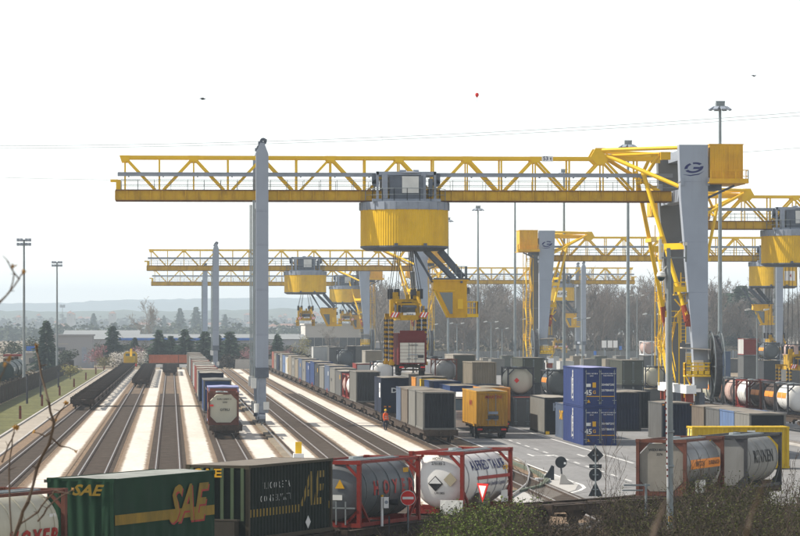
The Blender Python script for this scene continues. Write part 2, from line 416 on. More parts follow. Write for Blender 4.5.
# ---------------------------------------------------------------- railway wagons
def wagon(loc, label, group=None, L=19.7, rz=0.0):
    t = thing('flat_wagon', label, 'wagon', loc, rz, group); short = L < 12
    q1, q2 = min(4.4, L*0.25), min(5.6, L*0.32)
    def sill(b):
        for sg in (-1, 1):
            b.prism([(0.1, 1.14), (L-0.1, 1.14), (L-0.1, 0.9), (L-q1, 0.9), (L-q2, 0.62), (q2, 0.62), (q1, 0.9), (0.1, 0.9)], 'x', sg*1.22-0.05, sg*1.22+0.05)
            b.box((sg*1.22, L/2, 1.15), (0.26, L-0.2, 0.03))
        b.box((0, L/2, 0.98), (0.4, L-0.3, 0.3))
        n = max(4, int(L/2.1))
        for i in range(n): b.box((0, 0.6+(L-1.2)*i/(n-1), 1.02), (2.3, 0.22, 0.2))
        for i in range(int(L/4.8)): b.bar((-1.1, 1.5+i*4.2, 1.0), (1.1, 4.0+i*4.2, 1.0), 0.1)
    P('underframe', UNDER, t, sill, ('sill', L))
    for y in (0.07, L-0.07): P('headstock', UNDER, t, lambda b: b.box((0, 0, 0.98), (2.6, 0.14, 0.42)), 'head', loc=(0, y, 0))
    for y in (0.0, L):
        for sg in (-1, 1):
            s_ = -1 if y == 0 else 1
            P('buffer', UNDER, t, lambda b: b.tube((0, 0, 0), (0, s_*0.42, 0), 0.1, n=8).tube((0, s_*0.42, 0), (0, s_*0.5, 0), 0.24, n=10), ('buf', s_), loc=(sg*0.87, y, 1.02))
    P('coupling_hook', UNDER, t, lambda b: b.bar((0, 0, 1.0), (0, -0.35, 0.98), 0.09).bar((0, -0.35, 1.0), (0, -0.4, 0.55), 0.07), 'hook')
    ws = lambda par, y: P('wheelset', UNDER, par, lambda b: [b.lathe([(0.08, sg*0.8-0.06), (0.43, sg*0.8-0.06), (0.46, sg*0.8), (0.43, sg*0.8+0.06), (0.08, sg*0.8+0.06)], 'x', 16, (0, 0, 0.62)) for sg in (-1, 1)] + [b.tube((-0.8, 0, 0.62), (0.8, 0, 0.62), 0.08)], 'wheelset', loc=(0, y, 0))
    if short:
        for y in (L*0.24, L*0.76):
            P('axle_guard', UNDER, t, lambda b: [b.prism([(-0.9, 0.9), (0.9, 0.9), (0.3, 0.45), (-0.3, 0.45)], 'x', sg*1.0-0.06, sg*1.0+0.06) for sg in (-1, 1)], 'axg', loc=(0, y, 0)); ws(t, y)
    else:
        for yc in (2.6, L-2.6):
            bg_ = P('bogie', UNDER, t, lambda b: [b.prism([(-1.5, 0.55), (-1.2, 0.75), (-0.45, 0.75), (-0.3, 0.5), (0.3, 0.5), (0.45, 0.75), (1.2, 0.75), (1.5, 0.55), (1.1, 0.45), (0.5, 0.4), (-0.5, 0.4), (-1.1, 0.45)], 'x', sg*1.0-0.07, sg*1.0+0.07) for sg in (-1, 1)] + [b.box((0, 0, 0.72), (2.0, 0.5, 0.2))], 'bogie', loc=(0, yc, 0))
            for dy in (-0.9, 0.9): ws(bg_, dy)
    return t

# ---------------------------------------------------------------- lorries
def wheel(parent, loc, r=0.5, wd=0.32):
    w_ = P('wheel', BLACK, parent, lambda b: b.lathe([(0.2, -wd/2), (r*0.92, -wd/2), (r, -wd/4), (r, wd/4), (r*0.92, wd/2), (0.2, wd/2)], 'x', 18), ('tyre', r, wd), loc=loc, smooth=True)
    P('rim', STEEL, w_, lambda b: b.lathe([(0.001, -0.06), (0.12, -0.08), (0.16, 0), (r*0.6, -wd/2-0.004)], 'x', 14).lathe([(0.001, 0.06), (0.16, 0), (r*0.6, wd/2+0.004)], 'x', 14), ('rim', r, wd))
    return w_
def semitrailer(label, loc, m, em, hm=None, L=13.6, side='flat', end='rear_doors', z=0.0, rm=None, name='semi_trailer', dm=None):
    t = thing(name, label, 'trailer', (loc[0], loc[1], z)); W, H, zb = 2.5, 2.75, 1.05; x = W/2; hm = hm or em
    P('box_shell', m, t, lambda b: b.box((0, L/2, zb+H/2), (W-0.1, L-0.1, H-0.06)), ('tshell', L))
    for sg in (-1, 1):
        if side == 'corr':
            P('side_panel', m, t, lambda b: b.corr((sg*x, 0.08, 0), (0, 1, 0), (-sg, 0, 0), L-0.16, zb+0.1, zb+H-0.1, 0.42, 0.05), ('tscorr', sg, L))
        else:
            def fn(b, sg=sg):
                n = 10; d = (L-0.1)/n
                for i in range(n): b.box((sg*(x-0.02), 0.05+d*(i+0.5), zb+H/2), (0.04, d-0.04, H-0.3))
            P('side_panel', m, t, fn, ('tsflat', sg, L))
        P('bottom_rail', hm, t, lambda b: b.box((sg*(x-0.04), L/2, zb+0.02), (0.1, L, 0.16)), ('tbr', sg, L))
        P('top_rail', hm, t, lambda b: b.box((sg*(x-0.03), L/2, zb+H-0.04), (0.09, L, 0.12)), ('ttr', sg, L))
    P('roof_panel', rm or m, t, lambda b: b.add([(-x, 0, zb+H), (0, 0, zb+H+0.06), (x, 0, zb+H), (-x, L, zb+H), (0, L, zb+H+0.06), (x, L, zb+H)], [(0, 1, 4, 3), (1, 2, 5, 4)]), ('troof', L))
    P('rear_frame', hm, t, lambda b: b.box((-x+0.07, 0.02, zb+H/2), (0.14, 0.12, H)).box((x-0.07, 0.02, zb+H/2), (0.14, 0.12, H)).box((0, 0.02, zb+H-0.2 if end == 'header' else zb+H-0.08), (W-0.28, 0.12, 0.9 if end == 'header' else 0.16)).box((0, 0.02, zb+0.05), (W-0.28, 0.12, 0.1)), ('trf', end))
    for sg in (-1, 1):
        hd = (H-0.95) if end == 'header' else H-0.32
        if side == 'corr':
            d = P('door', dm or em, t, lambda b: b.corr((-0.55, 0, 0), (1, 0, 0), (0, 1, 0), 1.1, zb+0.12, zb+0.12+hd, 0.28, 0.05), 'tdoorc', loc=(sg*0.555, 0.02, 0))
        else:
            d = P('door', dm or em, t, lambda b: [b.box((0, 0, zb+0.12+hd*(i+0.5)/6), (1.08, 0.05, hd/6-0.025)) for i in range(6)], ('tdoor', end), loc=(sg*0.555, 0.02, 0))
        P('lock_rod', STEEL, d, lambda b: b.tube((0, -0.05, zb+0.1), (0, -0.05, zb+0.1+hd), 0.025, n=5).box((0, -0.06, zb+0.5), (0.35, 0.05, 0.06)), ('trod', end), loc=(-sg*0.25, 0, 0))
    P('chassis', UNDER, t, lambda b: [b.box((sg*0.5, L/2, 0.85), (0.16, L-0.3, 0.3)) for sg in (-1, 1)] + [b.box((0, y, 0.85), (2.2, 0.12, 0.2)) for y in (0.3, 3, 6, 9, 12)], ('tch', L))
    P('underrun_bar', UNDER, t, lambda b: b.box((0, 0.25, 0.55), (2.3, 0.12, 0.16)).box((-0.6, 0.25, 0.75), (0.1, 0.1, 0.4)).box((0.6, 0.25, 0.75), (0.1, 0.1, 0.4)), 'tub')
    for sg in (-1, 1):
        P('tail_light', RED, t, lambda b: b.box((0, 0.0, 0.78), (0.4, 0.08, 0.14)), 'tlight', loc=(sg*0.95, 0.1, 0))
        for y in (1.9, 3.2, 4.5): wheel(t, (sg*1.05, y, 0.5))
        P('landing_leg', STEEL, t, lambda b: b.box((0, 0, 0.55), (0.14, 0.14, 0.8)).box((0, 0, 0.12), (0.35, 0.3, 0.06)), 'tleg', loc=(sg*0.8, L-3.0, 0))
    P('mudguard', BLACK, t, lambda b: [b.box((sg*1.05, 1.3, 0.72), (0.4, 0.03, 0.65)) for sg in (-1, 1)], 'tmud')
    return t
def tractor(label, loc, m, stripe=None, rz=0.0):
    """cab front at y = 0, facing -y"""
    t = thing('lorry_cab', label, 'lorry', loc, rz); W = 2.45
    P('cab', m, t, lambda b: b.prism([(0.12, 0.75), (0.0, 1.0), (0.02, 1.75), (0.32, 2.85), (0.9, 3.25), (2.0, 3.35), (2.1, 0.75)], 'x', -W/2, W/2), 'cab')
    P('windscreen', GLASS, t, lambda b: b.add([(-1.1, 0.015, 1.82), (1.1, 0.015, 1.82), (1.05, 0.295, 2.82), (-1.05, 0.295, 2.82)], [(0, 1, 2, 3)]), 'wscr')
    for sg in (-1, 1):
        P('side_window', GLASS, t, lambda b: b.box((sg*(W/2+0.003), 0.85, 2.2), (0.012, 0.9, 0.75)), ('swin', sg))
        P('headlight', WHITE, t, lambda b: b.box((0, -0.02, 0.72), (0.42, 0.08, 0.2)), 'hl', loc=(sg*0.9, 0, 0))
        P('mirror', BLACK, t, lambda b: b.box((0, 0.0, 2.15), (0.22, 0.12, 0.55)).bar((-sg*0.2, 0.1, 2.4), (0, 0.0, 2.35), 0.04), ('mir', sg), loc=(sg*(W/2+0.18), 0.1, 0))
        for y in (1.2, 4.6): wheel(t, (sg*1.03, y, 0.5))
    P('grille', stripe or G_DARK, t, lambda b: [b.box((0, -0.015, 1.05+0.14*i), (1.9, 0.03, 0.09)) for i in range(5)], 'gri')
    P('bumper', G_LIGHT, t, lambda b: b.box((0, -0.05, 0.62), (W, 0.2, 0.5)).box((0, -0.16, 0.5), (1.2, 0.03, 0.14)), 'bum')
    P('sun_visor', G_DARK, t, lambda b: b.box((0, 0.15, 2.92), (2.1, 0.3, 0.1)), 'visor')
    P('chassis', UNDER, t, lambda b: [b.box((sg*0.45, 3.2, 0.8), (0.14, 5.6, 0.28)) for sg in (-1, 1)] + [b.box((0.9, 2.9, 0.7), (0.5, 1.1, 0.5))], 'tkch')
    return t

# ---------------------------------------------------------------- gantry crane (origin: ground under the girder at the slender legs; x towards the wide legs)
def fence_rail(b, pts, h=1.0, r=0.035, gap=1.2, mid=True):
    for i in range(len(pts)-1):
        p, q = Vector(pts[i]), Vector(pts[i+1]); n = max(1, round((q-p).length/gap))
        for k in range(n+1):
            a = p.lerp(q, k/n); b.bar(a, a+Vector((0, 0, h)), r*2)
        b.bar(p+Vector((0, 0, h)), q+Vector((0, 0, h)), r*2)
        if mid: b.bar(p+Vector((0, 0, h/2)), q+Vector((0, 0, h/2)), r*1.4)
STRIPE = None
def crane(loc, label, D=1, tx=13.1, S=38.9, cab=(3.9, 0.0), spread=9.4, sign=None, lod=0, dzg=0.0, arms=True):
    t = thing('gantry_crane', label, 'gantry crane', loc, 0.0, 'yellow gantry cranes over the loading tracks')
    X = lambda x: D*x
    key = lambda s: ('cr', s, D, S, dzg)
    zb0, zb1, zt = 20.3+dzg, 21.3+dzg, 24.25+dzg; x0, x1 = -13.1, S-1.6
    def chord(b):
        b.box((X((x0+x1)/2), 0, (zb0+zb1)/2), (x1-x0, 0.22, zb1-zb0-0.14))
        n = int((x1-x0)/1.05)
        for i in range(n+1):
            b.box((X(x0+(x1-x0)*i/n), 0, (zb0+zb1)/2), (0.09, 0.62, zb1-zb0-0.16))
    for sy in (-1.2, 1.2):
        g = P('bottom_chord', Y_RUST, t, chord, key('bch'), loc=(0, sy, 0))
        P('flange', FLANGE, g, lambda b: b.box((X((x0+x1)/2), 0, zb1-0.035), (x1-x0, 0.6, 0.07)).box((X((x0+x1)/2), 0, zb0+0.035), (x1-x0, 0.6, 0.07)), key('flg'))
    truss = thing_part('truss', t)
    xa = -12.4; nodes = [xa+0.15+6.2*i for i in range(8)]   # top nodes
    for sy in (-1.2, 1.2):
        P('top_chord', Y_TUBE, truss, lambda b: b.box((X((xa+S-2.4)/2), 0, zt), (S-2.4-xa, 0.26, 0.28)), key('tch'), loc=(0, sy, 0))
        for i, xn in enumerate(nodes):
            for sg in (-1, 1):
                if i == 0 and sg == -1 or xn+sg*2.75 > x1: continue
                P('truss_diagonal', Y_TUBE, truss, lambda b: b.bar((0, 0, 0), (X(sg*2.75), 0, zb1-zt), 0.19, 0.22), key(('dia', sg)), loc=(X(xn), sy, zt))
            P('truss_post', Y_TUBE, truss, lambda b: b.bar((0, 0, 0), (0, 0, zb1-zt), 0.13), key('tpst'), loc=(X(xn), sy, zt))
            if xn+3.1 < S-3: P('truss_post', Y_TUBE, truss, lambda b: b.bar((0, 0, 0), (0, 0, zb1-zt), 0.16), key('tpst2'), loc=(X(xn+3.1), sy, zt))
            P('gusset', Y_TUBE, truss, lambda b: b.prism([(-0.5, 0.15), (0.5, 0.15), (0.3, -0.42), (-0.3, -0.42)], 'y', -0.06, 0.06), key('gus'), loc=(X(xn), sy*1.09, zt))
    def lat(b):
        for i in range(15):
            xx = xa+0.15+3.1*i
            if xx < S-3: b.bar((X(xx), -1.1, zt), (X(xx), 1.1, zt), 0.14)
            if xx < S-3: b.bar((X(xx), -1.1, zb1-0.2), (X(xx), 1.1, zb1-0.2), 0.2)
    P('cross_tie', Y_TUBE, truss, lat, key('lat'))
    P('cable_rail', G_MID, t, lambda b: b.box((X((x0+S-1.3)/2), -1.75, 22.65+dzg), (S-1.3-x0-0.4, 0.22, 0.3)).box((X((x0+S-1.3)/2), -1.75, 22.83+dzg), (S-1.3-x0-0.4, 0.3, 0.05)), key('crail'))
    P('rail_bracket', G_MID, t, lambda b: [b.box((X(x0+1.2+1.55*i*2), -1.55, 22.62+dzg), (0.12, 0.5, 0.4)) for i in range(16)], key('rbr'))
    def hand(b):
        for sy in (-1.6, 1.6):
            for zz in (21.75, 22.2): b.bar((X(x0+0.5), sy, zz+dzg), (X(S-2), sy, zz+dzg), 0.045)
            for i in range(33): 
                xx = x0+0.5+1.5*i
                if xx < S-2: b.bar((X(xx), sy, 21.3+dzg), (X(xx), sy, 22.2+dzg), 0.045)
        b.box((X((x0+S-2)/2), 0, 21.33+dzg), (S-2-x0, 1.6, 0.04))
    P('walkway', STEEL, t, hand, key('hand'))
    P('end_buffer', Y_TUBE, t, lambda b: b.box((X(x0+0.25), -1.2, 21.75+dzg), (0.4, 0.3, 0.9)).box((X(x0+0.25), 1.2, 21.75+dzg), (0.4, 0.3, 0.9)).box((X(x0-0.1), -1.2, 22.1+dzg), (0.7, 0.35, 0.25)), key('ebf'))
    # knee frame at the wide legs
    zk = 25.15+dzg; xk = 31.0
    def knee(b):
        for sy in (0,):
            b.prism([(X(xk-1.05), zt+0.05), (X(xk-0.55), zk+0.05), (X(xk+0.35), zk+0.05), (X(xk+0.3), zk-0.5), (X(xk+0.35), zt-0.55), (X(xk-0.4), zt-0.55)], 'y', sy-0.16, sy+0.16)
    for sy in (-1.2, 1.2): kn = P('knee_plate', Y_TUBE, t, knee, key('knee'), loc=(0, sy, 0))
    yl = 7.0
    def tubes(b, sg):
        b.tube((X(xk), sg*1.2, zk-0.15), (X(S-1.4), sg*(yl-0.5), 25.0+dzg), 0.17, n=8)
        b.tube((X(xk+0.4), sg*1.2, zk-0.6), (X(S-1.55), sg*(yl-0.6), 21.5+dzg), 0.19, n=8)
        b.tube((X(xk+3.6), sg*1.2, 22.0+dzg), (X(S-2.9), sg*3.2, 24.55+dzg), 0.16, n=8)
        b.tube((X(S-2.9), sg*3.2, 24.6+dzg), (X(xk+0.6), sg*1.2, zt+0.25), 0.14, n=8)
        b.box((X(S-2.4), sg*3.4, 24.4+dzg), (0.9, 0.4, 0.7))
    for sg in (-1, 1):
        P('knee_tube', Y_TUBE, kn, lambda b: tubes(b, sg), key(('ktb', sg)), loc=(0, -1.2, 0), smooth=True)
        # long brace down to the wide leg
        top = (X(xk+3.6), sg*2.2, 23.2+dzg); bot = (X(S-1.0), sg*(yl+0.1), 9.9)
        br = P('brace', Y_TUBE, t, lambda b: b.tube(top, bot, 0.2, n=10), key(('brace', sg)), smooth=True)
        tp, bt = Vector(top), Vector(bot)
        P('brace_foot', REDEND, br, lambda b: b.tube(tp.lerp(bt, 0.93), bt+Vector((X(0.1), 0, -0.5)), 0.24, 0.34, n=8).box((bt.x+X(0.15), bt.y, bt.z-0.4), (0.5, 0.5, 1.1)), key(('bft', sg)))
        bm = tp.lerp(bt, 0.53)
        P('brace_strut', Y_TUBE, br, lambda b: b.bar((bm.x, bm.y, bm.z), (X(S-1.0), sg*yl, bm.z), 0.5, 0.55), key(('bst', sg)))
    P('brace_tie', Y_TUBE, t, lambda b: b.bar((X(xk+5.0), -4.9, 16.9), (X(xk+5.0), 4.9, 16.9), 0.35), key('btie'))
    # wide legs
    for sg in (-1, 1):
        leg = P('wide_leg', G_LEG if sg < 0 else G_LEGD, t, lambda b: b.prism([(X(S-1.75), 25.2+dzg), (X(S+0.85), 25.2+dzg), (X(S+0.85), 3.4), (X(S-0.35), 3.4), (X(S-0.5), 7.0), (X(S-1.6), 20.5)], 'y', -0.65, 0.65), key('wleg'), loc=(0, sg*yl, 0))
        for q_, (c_, d_) in enumerate((((X(S-0.4), 0, 21.9), (2.6, 1.34, 0.06)), ((X(S-0.35), 0, 12), (2.2, 1.33, 0.05)), ((X(S-0.37), 0, 16.5), (2.35, 1.33, 0.05)), ((X(S-1.45), -0.6, 21.9), (0.3, 0.35, 0.7)), ((X(S+0.85), -0.6, 21.9), (0.25, 0.35, 0.7)))): P('leg_seam' if q_ < 3 else 'hinge_lug', G_MID, leg, lambda b: b.box(c_, d_), key(('wseam', q_)))
        for yo in (-1.1, 1.1):
            bgy = P('bogie', G_DARK, t, lambda b: b.prism([(-0.95, 0.75), (-0.8, 1.1), (-0.25, 1.7), (0.25, 1.7), (0.8, 1.1), (0.95, 0.75), (0.8, 0.4), (-0.8, 0.4)], 'x', -0.28, 0.28).box((0, 0, 2.3), (0.5, 0.5, 1.5)), 'cbogie', loc=(X(S+0.2), sg*yl+yo, 0))
            for dy in (-0.5, 0.5): P('wheel', STEEL, bgy, lambda b: b.lathe([(0.1, -0.1), (0.42, -0.1), (0.42, 0.06), (0.48, 0.06), (0.48, 0.1), (0.1, 0.1)], 'x', 14, (0, 0, 0.47)), 'cwheel', loc=(0, dy, 0))
    P('sill_beam', WHITE, t, lambda b: b.box((X(S-0.9), 0, 3.35), (0.9, 2*yl+4.5, 0.75)), key('sill'))
    for y in (-8, -5.5, 5.5, 8): P('sill_bracket', REDEND, t, lambda b: b.box((X(S-0.9), 0, 2.6), (0.7, 0.5, 0.9)), key('silb'), loc=(0, y, 0))
    P('portal_beam', G_MID, t, lambda b: b.box((X(S-0.9), 0, 20.75+dzg), (1.1, 2*yl-1.35, 1.1)).box((X(S-0.3), 0, 24.6+dzg), (1.0, 2*yl-1.35, 0.9)), key('pbeam'))
    # slender legs
    yh = 6.0
    for sg in (-1, 1):
        lg = P('slender_leg', G_LEG, t, lambda b: b.prism([(-0.55, 4.4), (0.55, 4.4), (0.55, 24.3+dzg), (0.18, 25.3+dzg), (-0.18, 25.3+dzg), (-0.55, 24.3+dzg)], 'y', -0.55, 0.55), key('sleg'), loc=(0, sg*yh, 0))
        P('sheave', G_DARK, lg, lambda b: b.lathe([(0.05, -0.12), (0.32, -0.12), (0.26, 0), (0.32, 0.12), (0.05, 0.12)], 'y', 14, (0.1, 0, 25.45+dzg)).box((-0.2, 0, 25.3+dzg), (0.3, 0.4, 0.3)).box((0.3, -0.2, 25.55+dzg), (0.25, 0.2, 0.2)), key('shv'))
        for zj in (8.2, 12.2, 16.2, 19.2): P('plate_joint', G_MID, lg, lambda b: b.box((0, 0, 0), (1.106, 1.106, 0.1)).box((0, -0.56, 0.12), (0.8, 0.02, 0.04)), 'pjoint', loc=(0, 0, zj))
        P('leg_collar', G_DARK, lg, lambda b: b.box((0, 0, 4.85), (1.18, 1.18, 0.9)), 'lcol')
        P('lower_strut', G_MID, lg, lambda b: b.box((0, 0, 3.0), (0.7, 0.8, 2.9)).box((0.1, 0, 1.55), (0.9, 1.3, 0.6)).bar((-0.35, -0.7, 1.0), (-0.45, -0.5, 4.2), 0.12), 'lstr')
        P('drive_box', G_LIGHT, lg, lambda b: b.box((-0.75, -0.45, 3.9), (0.45, 0.5, 0.9)).tube((-0.5, -0.62, 1.3), (-0.5, -0.62, 2.1), 0.22, n=8).box((0.35, -0.7, 1.9), (0.5, 0.35, 0.7)), 'dbox')
        P('cable_pipe', STEEL, lg, lambda b: b.tube((-0.68, -0.2, 4.0), (-0.68, -0.2, 20.2), 0.07, n=6).tube((-0.8, 0.2, 4.0), (-0.8, 0.2, 20.2), 0.05, n=6), 'lpipe')
        bgy = P('bogie', G_DARK, t, lambda b: b.prism([(-1.5, 0.75), (-1.3, 1.0), (-0.3, 1.4), (0.3, 1.4), (1.3, 1.0), (1.5, 0.75), (1.3, 0.4), (-1.3, 0.4)], 'x', -0.28, 0.28).box((-0.35, 0, 0.8), (0.2, 2.4, 0.3)), 'cbogie2', loc=(0, sg*yh, 0))
        for dy in (-0.95, 0.95): P('wheel', STEEL, bgy, lambda b: b.lathe([(0.1, -0.1), (0.42, -0.1), (0.42, 0.06), (0.48, 0.06), (0.48, 0.1), (0.1, 0.1)], 'x', 14, (0, 0, 0.47)), 'cwheel', loc=(0, dy, 0))
    P('top_tie', G_LEG, t, lambda b: b.box((0, 0, 20.0+dzg), (0.8, 2*yh-1.1, 0.55)).box((0, 0, 24.0+dzg), (0.5, 2*yh-1.1, 0.5)), key('ttie'))
    P('bottom_tie', G_MID, t, lambda b: b.box((0.0, 0, 4.9), (0.5, 2*yh-1.2, 0.5)), key('btie2'))
    # electrical house on the far side of the wide legs
    eh = P('electrical_house', Y_CRANE, t, lambda b: b.box((X(S+2.55), -4.6, 23.55+dzg), (3.0, 5.4, 3.3)).box((X(S+2.55), -4.6, 25.25+dzg), (3.1, 5.5, 0.1)), key('eh'))
    def ehp(b):
        b.corr((X(S+1.1), -7.34, 0), (D, 0, 0), (0, 1, 0), 2.9, 22.0+dzg, 25.1+dzg, 0.42, 0.1)
        for q in (0.0, 0.5, 1.0): b.box((X(S+1.1+2.9*q), -7.36, 23.5+dzg), (0.09, 0.06, 3.2))
    P('wall_panel', Y_CRANE, eh, ehp, key('ehp'))
    def ehr(b):
        b.box((X(S+2.6), -7.9, 21.8+dzg), (3.6, 1.1, 0.12)); b.box((X(S+2.6), -4.6, 21.75+dzg), (3.3, 5.6, 0.12))
        fence_rail(b, [(X(S+1.0), -8.4, 21.85+dzg), (X(S+4.35), -8.4, 21.85+dzg), (X(S+4.35), -7.2, 21.85+dzg)], 1.05, 0.035, 1.1)
        b.box((X(S+2.6), -8.42, 22.0+dzg), (3.5, 0.04, 0.3))
    P('balcony', Y_CRANE, eh, ehr, key('ehr'))
    P('support_bracket', G_DARK, eh, lambda b: b.box((X(S+1.4), -4.6, 21.45+dzg), (1.6, 4.6, 0.5)).bar((X(S+0.8), -6.5, 20.4+dzg), (X(S+3.4), -6.5, 21.6+dzg), 0.2), key('ehb'))
    # stair tower and gangways between the wide legs
    def stair(b):
        xs = S-1.6 if lod == 0 else S+1.9
        for k in range(2 if lod == 0 else 6):
            z0_ = 3.9+k*2.7; y0_, y1_ = (-1.8, 1.8) if k % 2 == 0 else (1.8, -1.8)
            for o in (-0.35, 0.35): b.bar((X(xs+o), y0_, z0_), (X(xs+o), y1_, z0_+2.7), 0.08, 0.22)
            for o in (-0.4, 0.4): b.bar((X(xs+o), y0_, z0_+1.0), (X(xs+o), y1_, z0_+3.7), 0.06)
            for q in range(9): b.box((X(xs), y0_+(y1_-y0_)*(q+0.5)/9, z0_+2.7*(q+0.5)/9), (0.66, 0.25, 0.04))
            b.box((X(xs), y1_*1.25, z0_+2.7), (1.1, 1.0, 0.06))
            ys = y1_*1.5
            fence_rail(b, [(X(xs-0.55), y1_, z0_+2.7), (X(xs-0.55), ys, z0_+2.7), (X(xs+0.55), ys, z0_+2.7), (X(xs+0.55), y1_, z0_+2.7)], 1.05, 0.035, 1.0)
        for o in (-0.55, 0.55):
            for y in (-2.7, 2.7): b.bar((X(xs+o), y, 3.5), (X(xs+o), y, 10.4 if lod == 0 else 21.2), 0.1)
    P('stair_tower', Y_TUBE, t, stair, key(('stair', lod)))
    def lad(b):
        for o in (-0.22, 0.22): b.bar((X(S-1.15+o), -yl+0.9, 7.5), (X(S-1.15+o), -yl+0.9, 13.8), 0.07)
        for i in range(18): b.bar((X(S-1.37), -yl+0.9, 7.7+i*0.33), (X(S-0.93), -yl+0.9, 7.7+i*0.33), 0.04)
        b.box((X(S-1.5), -yl+0.9, 11.8), (1.1, 0.9, 0.08)); b.box((X(S-1.5), -yl+0.45, 12.3), (1.1, 0.06, 0.5))
        fence_rail(b, [(X(S-2.05), -yl+0.45, 11.8), (X(S-0.95), -yl+0.45, 11.8)], 1.1, 0.04, 0.5)
        b.bar((X(S-2.0), -yl+0.5, 11.4), (X(S-0.6), -yl+0.5, 9.8), 0.12); b.bar((X(S-0.6), -yl+0.5, 11.4), (X(S-2.0), -yl+0.5, 9.8), 0.12)
    P('ladder', Y_TUBE, t, lad, key('lad'))
    def plat(b):
        b.box((X(S-0.25), -yl-1.3, 4.55), (2.3, 1.3, 0.14))
        fence_rail(b, [(X(S-1.35), -yl-0.7, 4.6), (X(S-1.35), -yl-1.9, 4.6), (X(S+0.85), -yl-1.9, 4.6), (X(S+0.85), -yl-0.7, 4.6)], 1.1, 0.045, 0.55)
        b.box((X(S-0.25), -yl-1.92, 4.85), (2.2, 0.05, 0.35)); b.box((X(S-0.25), -yl-1.92, 5.4), (2.2, 0.04, 0.16))
        b.bar((X(S-1.3), -yl-0.8, 4.5), (X(S-1.3), -yl-0.8, 2.6), 0.1); b.bar((X(S-1.3), -yl-1.8, 4.5), (X(S-0.3), -yl-0.9, 2.8), 0.1)
    pl = P('service_platform', Y_TUBE, t, plat, key('plat'))
    P('canopy', mat('beige_canopy', (0.50, 0.44, 0.36), 0.7), pl, lambda b: b.prism([(X(S-1.7), 7.0), (X(S+0.85), 6.85), (X(S+0.85), 6.95), (X(S-1.7), 7.12)], 'y', -yl-2.2, -yl-0.7).bar((X(S-1.3), -yl-1.9, 4.6), (X(S-1.3), -yl-1.9, 7.0), 0.06), key('canopy'))
    P('control_cabinet', G_LIGHT, pl, lambda b: b.box((X(S-0.1), -yl-1.0, 5.3), (0.9, 0.5, 1.3)), key('ccab'))
    rl = P('cable_reel', FRAME_DARK, t, lambda b: b.lathe([(0.5, -0.3), (2.75, -0.26), (2.75, 0.26), (0.5, 0.3)], 'x', 28, (0, 0, 0)).lathe([(0.001, -0.5), (0.55, -0.45), (0.55, 0.45), (0.001, 0.5)], 'x', 12), key('reel'), loc=(X(S+1.55), -yl-0.2, 5.4))
    def ring(b):
        for o in (-0.42, 0.42):
            b.lathe([(3.05, o-0.04), (3.15, o-0.04), (3.15, o+0.04), (3.05, o+0.04), (3.05, o-0.04)], 'x', 28)
            for i in range(10): 
                a = i*PI/5; b.bar((o, 0.5*math.cos(a), 0.5*math.sin(a)), (o, 3.08*math.cos(a), 3.08*math.sin(a)), 0.07)
    P('reel_rim', STEEL, rl, ring, key('rring'))
    # trolley: machinery round the girder, slewing drum, arm with the driver's cab, spreader
    tr = P('trolley_frame', G_MID, t, lambda b: trolley_frame(b), 'trf', loc=(X(tx), 0, dzg))
    for q_, (c_, d_) in enumerate((((0, -2.5, 21.45), (3.0, 1.0, 2.2)), ((0, 2.5, 21.6), (4.2, 1.0, 2.6)), ((-1.95, -2.6, 21.6), (0.5, 0.8, 2.2)), ((2.2, -2.6, 21.5), (0.35, 0.8, 1.6)))): P('machine_box', G_MID if q_ == 2 else G_DARK, tr, lambda b: b.box(c_, d_), ('mroom', q_))
    P('cabinet_door', G_LIGHT, tr, lambda b: b.box((0.35, -3.06, 21.75), (1.5, 0.06, 1.5)), 'cabd')
    P('railing', STEEL, tr, lambda b: fence_rail(b, [(3.9*math.cos(a), 3.9*math.sin(a), 20.3) for a in [PI*(1.12+0.76*i/8) for i in range(9)]], 1.1, 0.03, 1.6), 'trail2')
    P('wheel_housing', G_DARK, tr, lambda b: [b.tube((x_, -1.9, 21.9), (x_, -2.5, 21.9), 0.32, n=12) and b.box((x_*1.05, -2.2, 22.3), (0.4, 0.6, 0.9)) for x_ in (-2.75, 2.75)], 'twh')
    P('hood', G_MID, tr, lambda b: b.lathe([(0.001, 23.02), (0.9, 22.98), (1.5, 22.86)], 'z', 20, (0.4, -1.6, 0)).box((-0.3, -2.3, 23.0), (0.6, 0.4, 0.2)).box((0.9, -2.3, 23.02), (0.5, 0.3, 0.18)), 'hood')
    def drum(b):
        n = 104; prof = [(4.0, 16.15), (4.0, 19.55)]; V = []
        for z in (16.15, 19.55):
            for i in range(n*2):
                a = PI*i/n; r_ = 4.0 if i % 2 else 3.965; V.append((r_*math.cos(a), r_*math.sin(a), z))
        m_ = 2*n; b.add(V, [(i, (i+1) % m_, m_+(i+1) % m_, m_+i) for i in range(m_)])
    dr = P('drum', Y_DRUM, t, drum, 'drum', loc=(X(tx), 0, dzg))
    def dring(b):
        b.lathe([(3.7, 19.5), (4.06, 19.52), (4.06, 20.22), (3.7, 20.25)], 'z', 48)
        for i in range(24): 
            a = 2*PI*i/24; b.box((4.08*math.cos(a), 4.08*math.sin(a), 19.85), (0.1, 0.1, 0.72), 0, Matrix.Rotation(a, 3, 'Z'))
        b.lathe([(0.001, 20.2), (3.8, 20.2)], 'z', 32)
    P('drum_ring', G_MID, dr, dring, 'dring')
    P('drum_floor', G_DARK, dr, lambda b: b.lathe([(4.02, 16.25), (4.02, 16.1), (3.5, 15.85), (0.001, 15.8)], 'z', 40), 'dfloor')
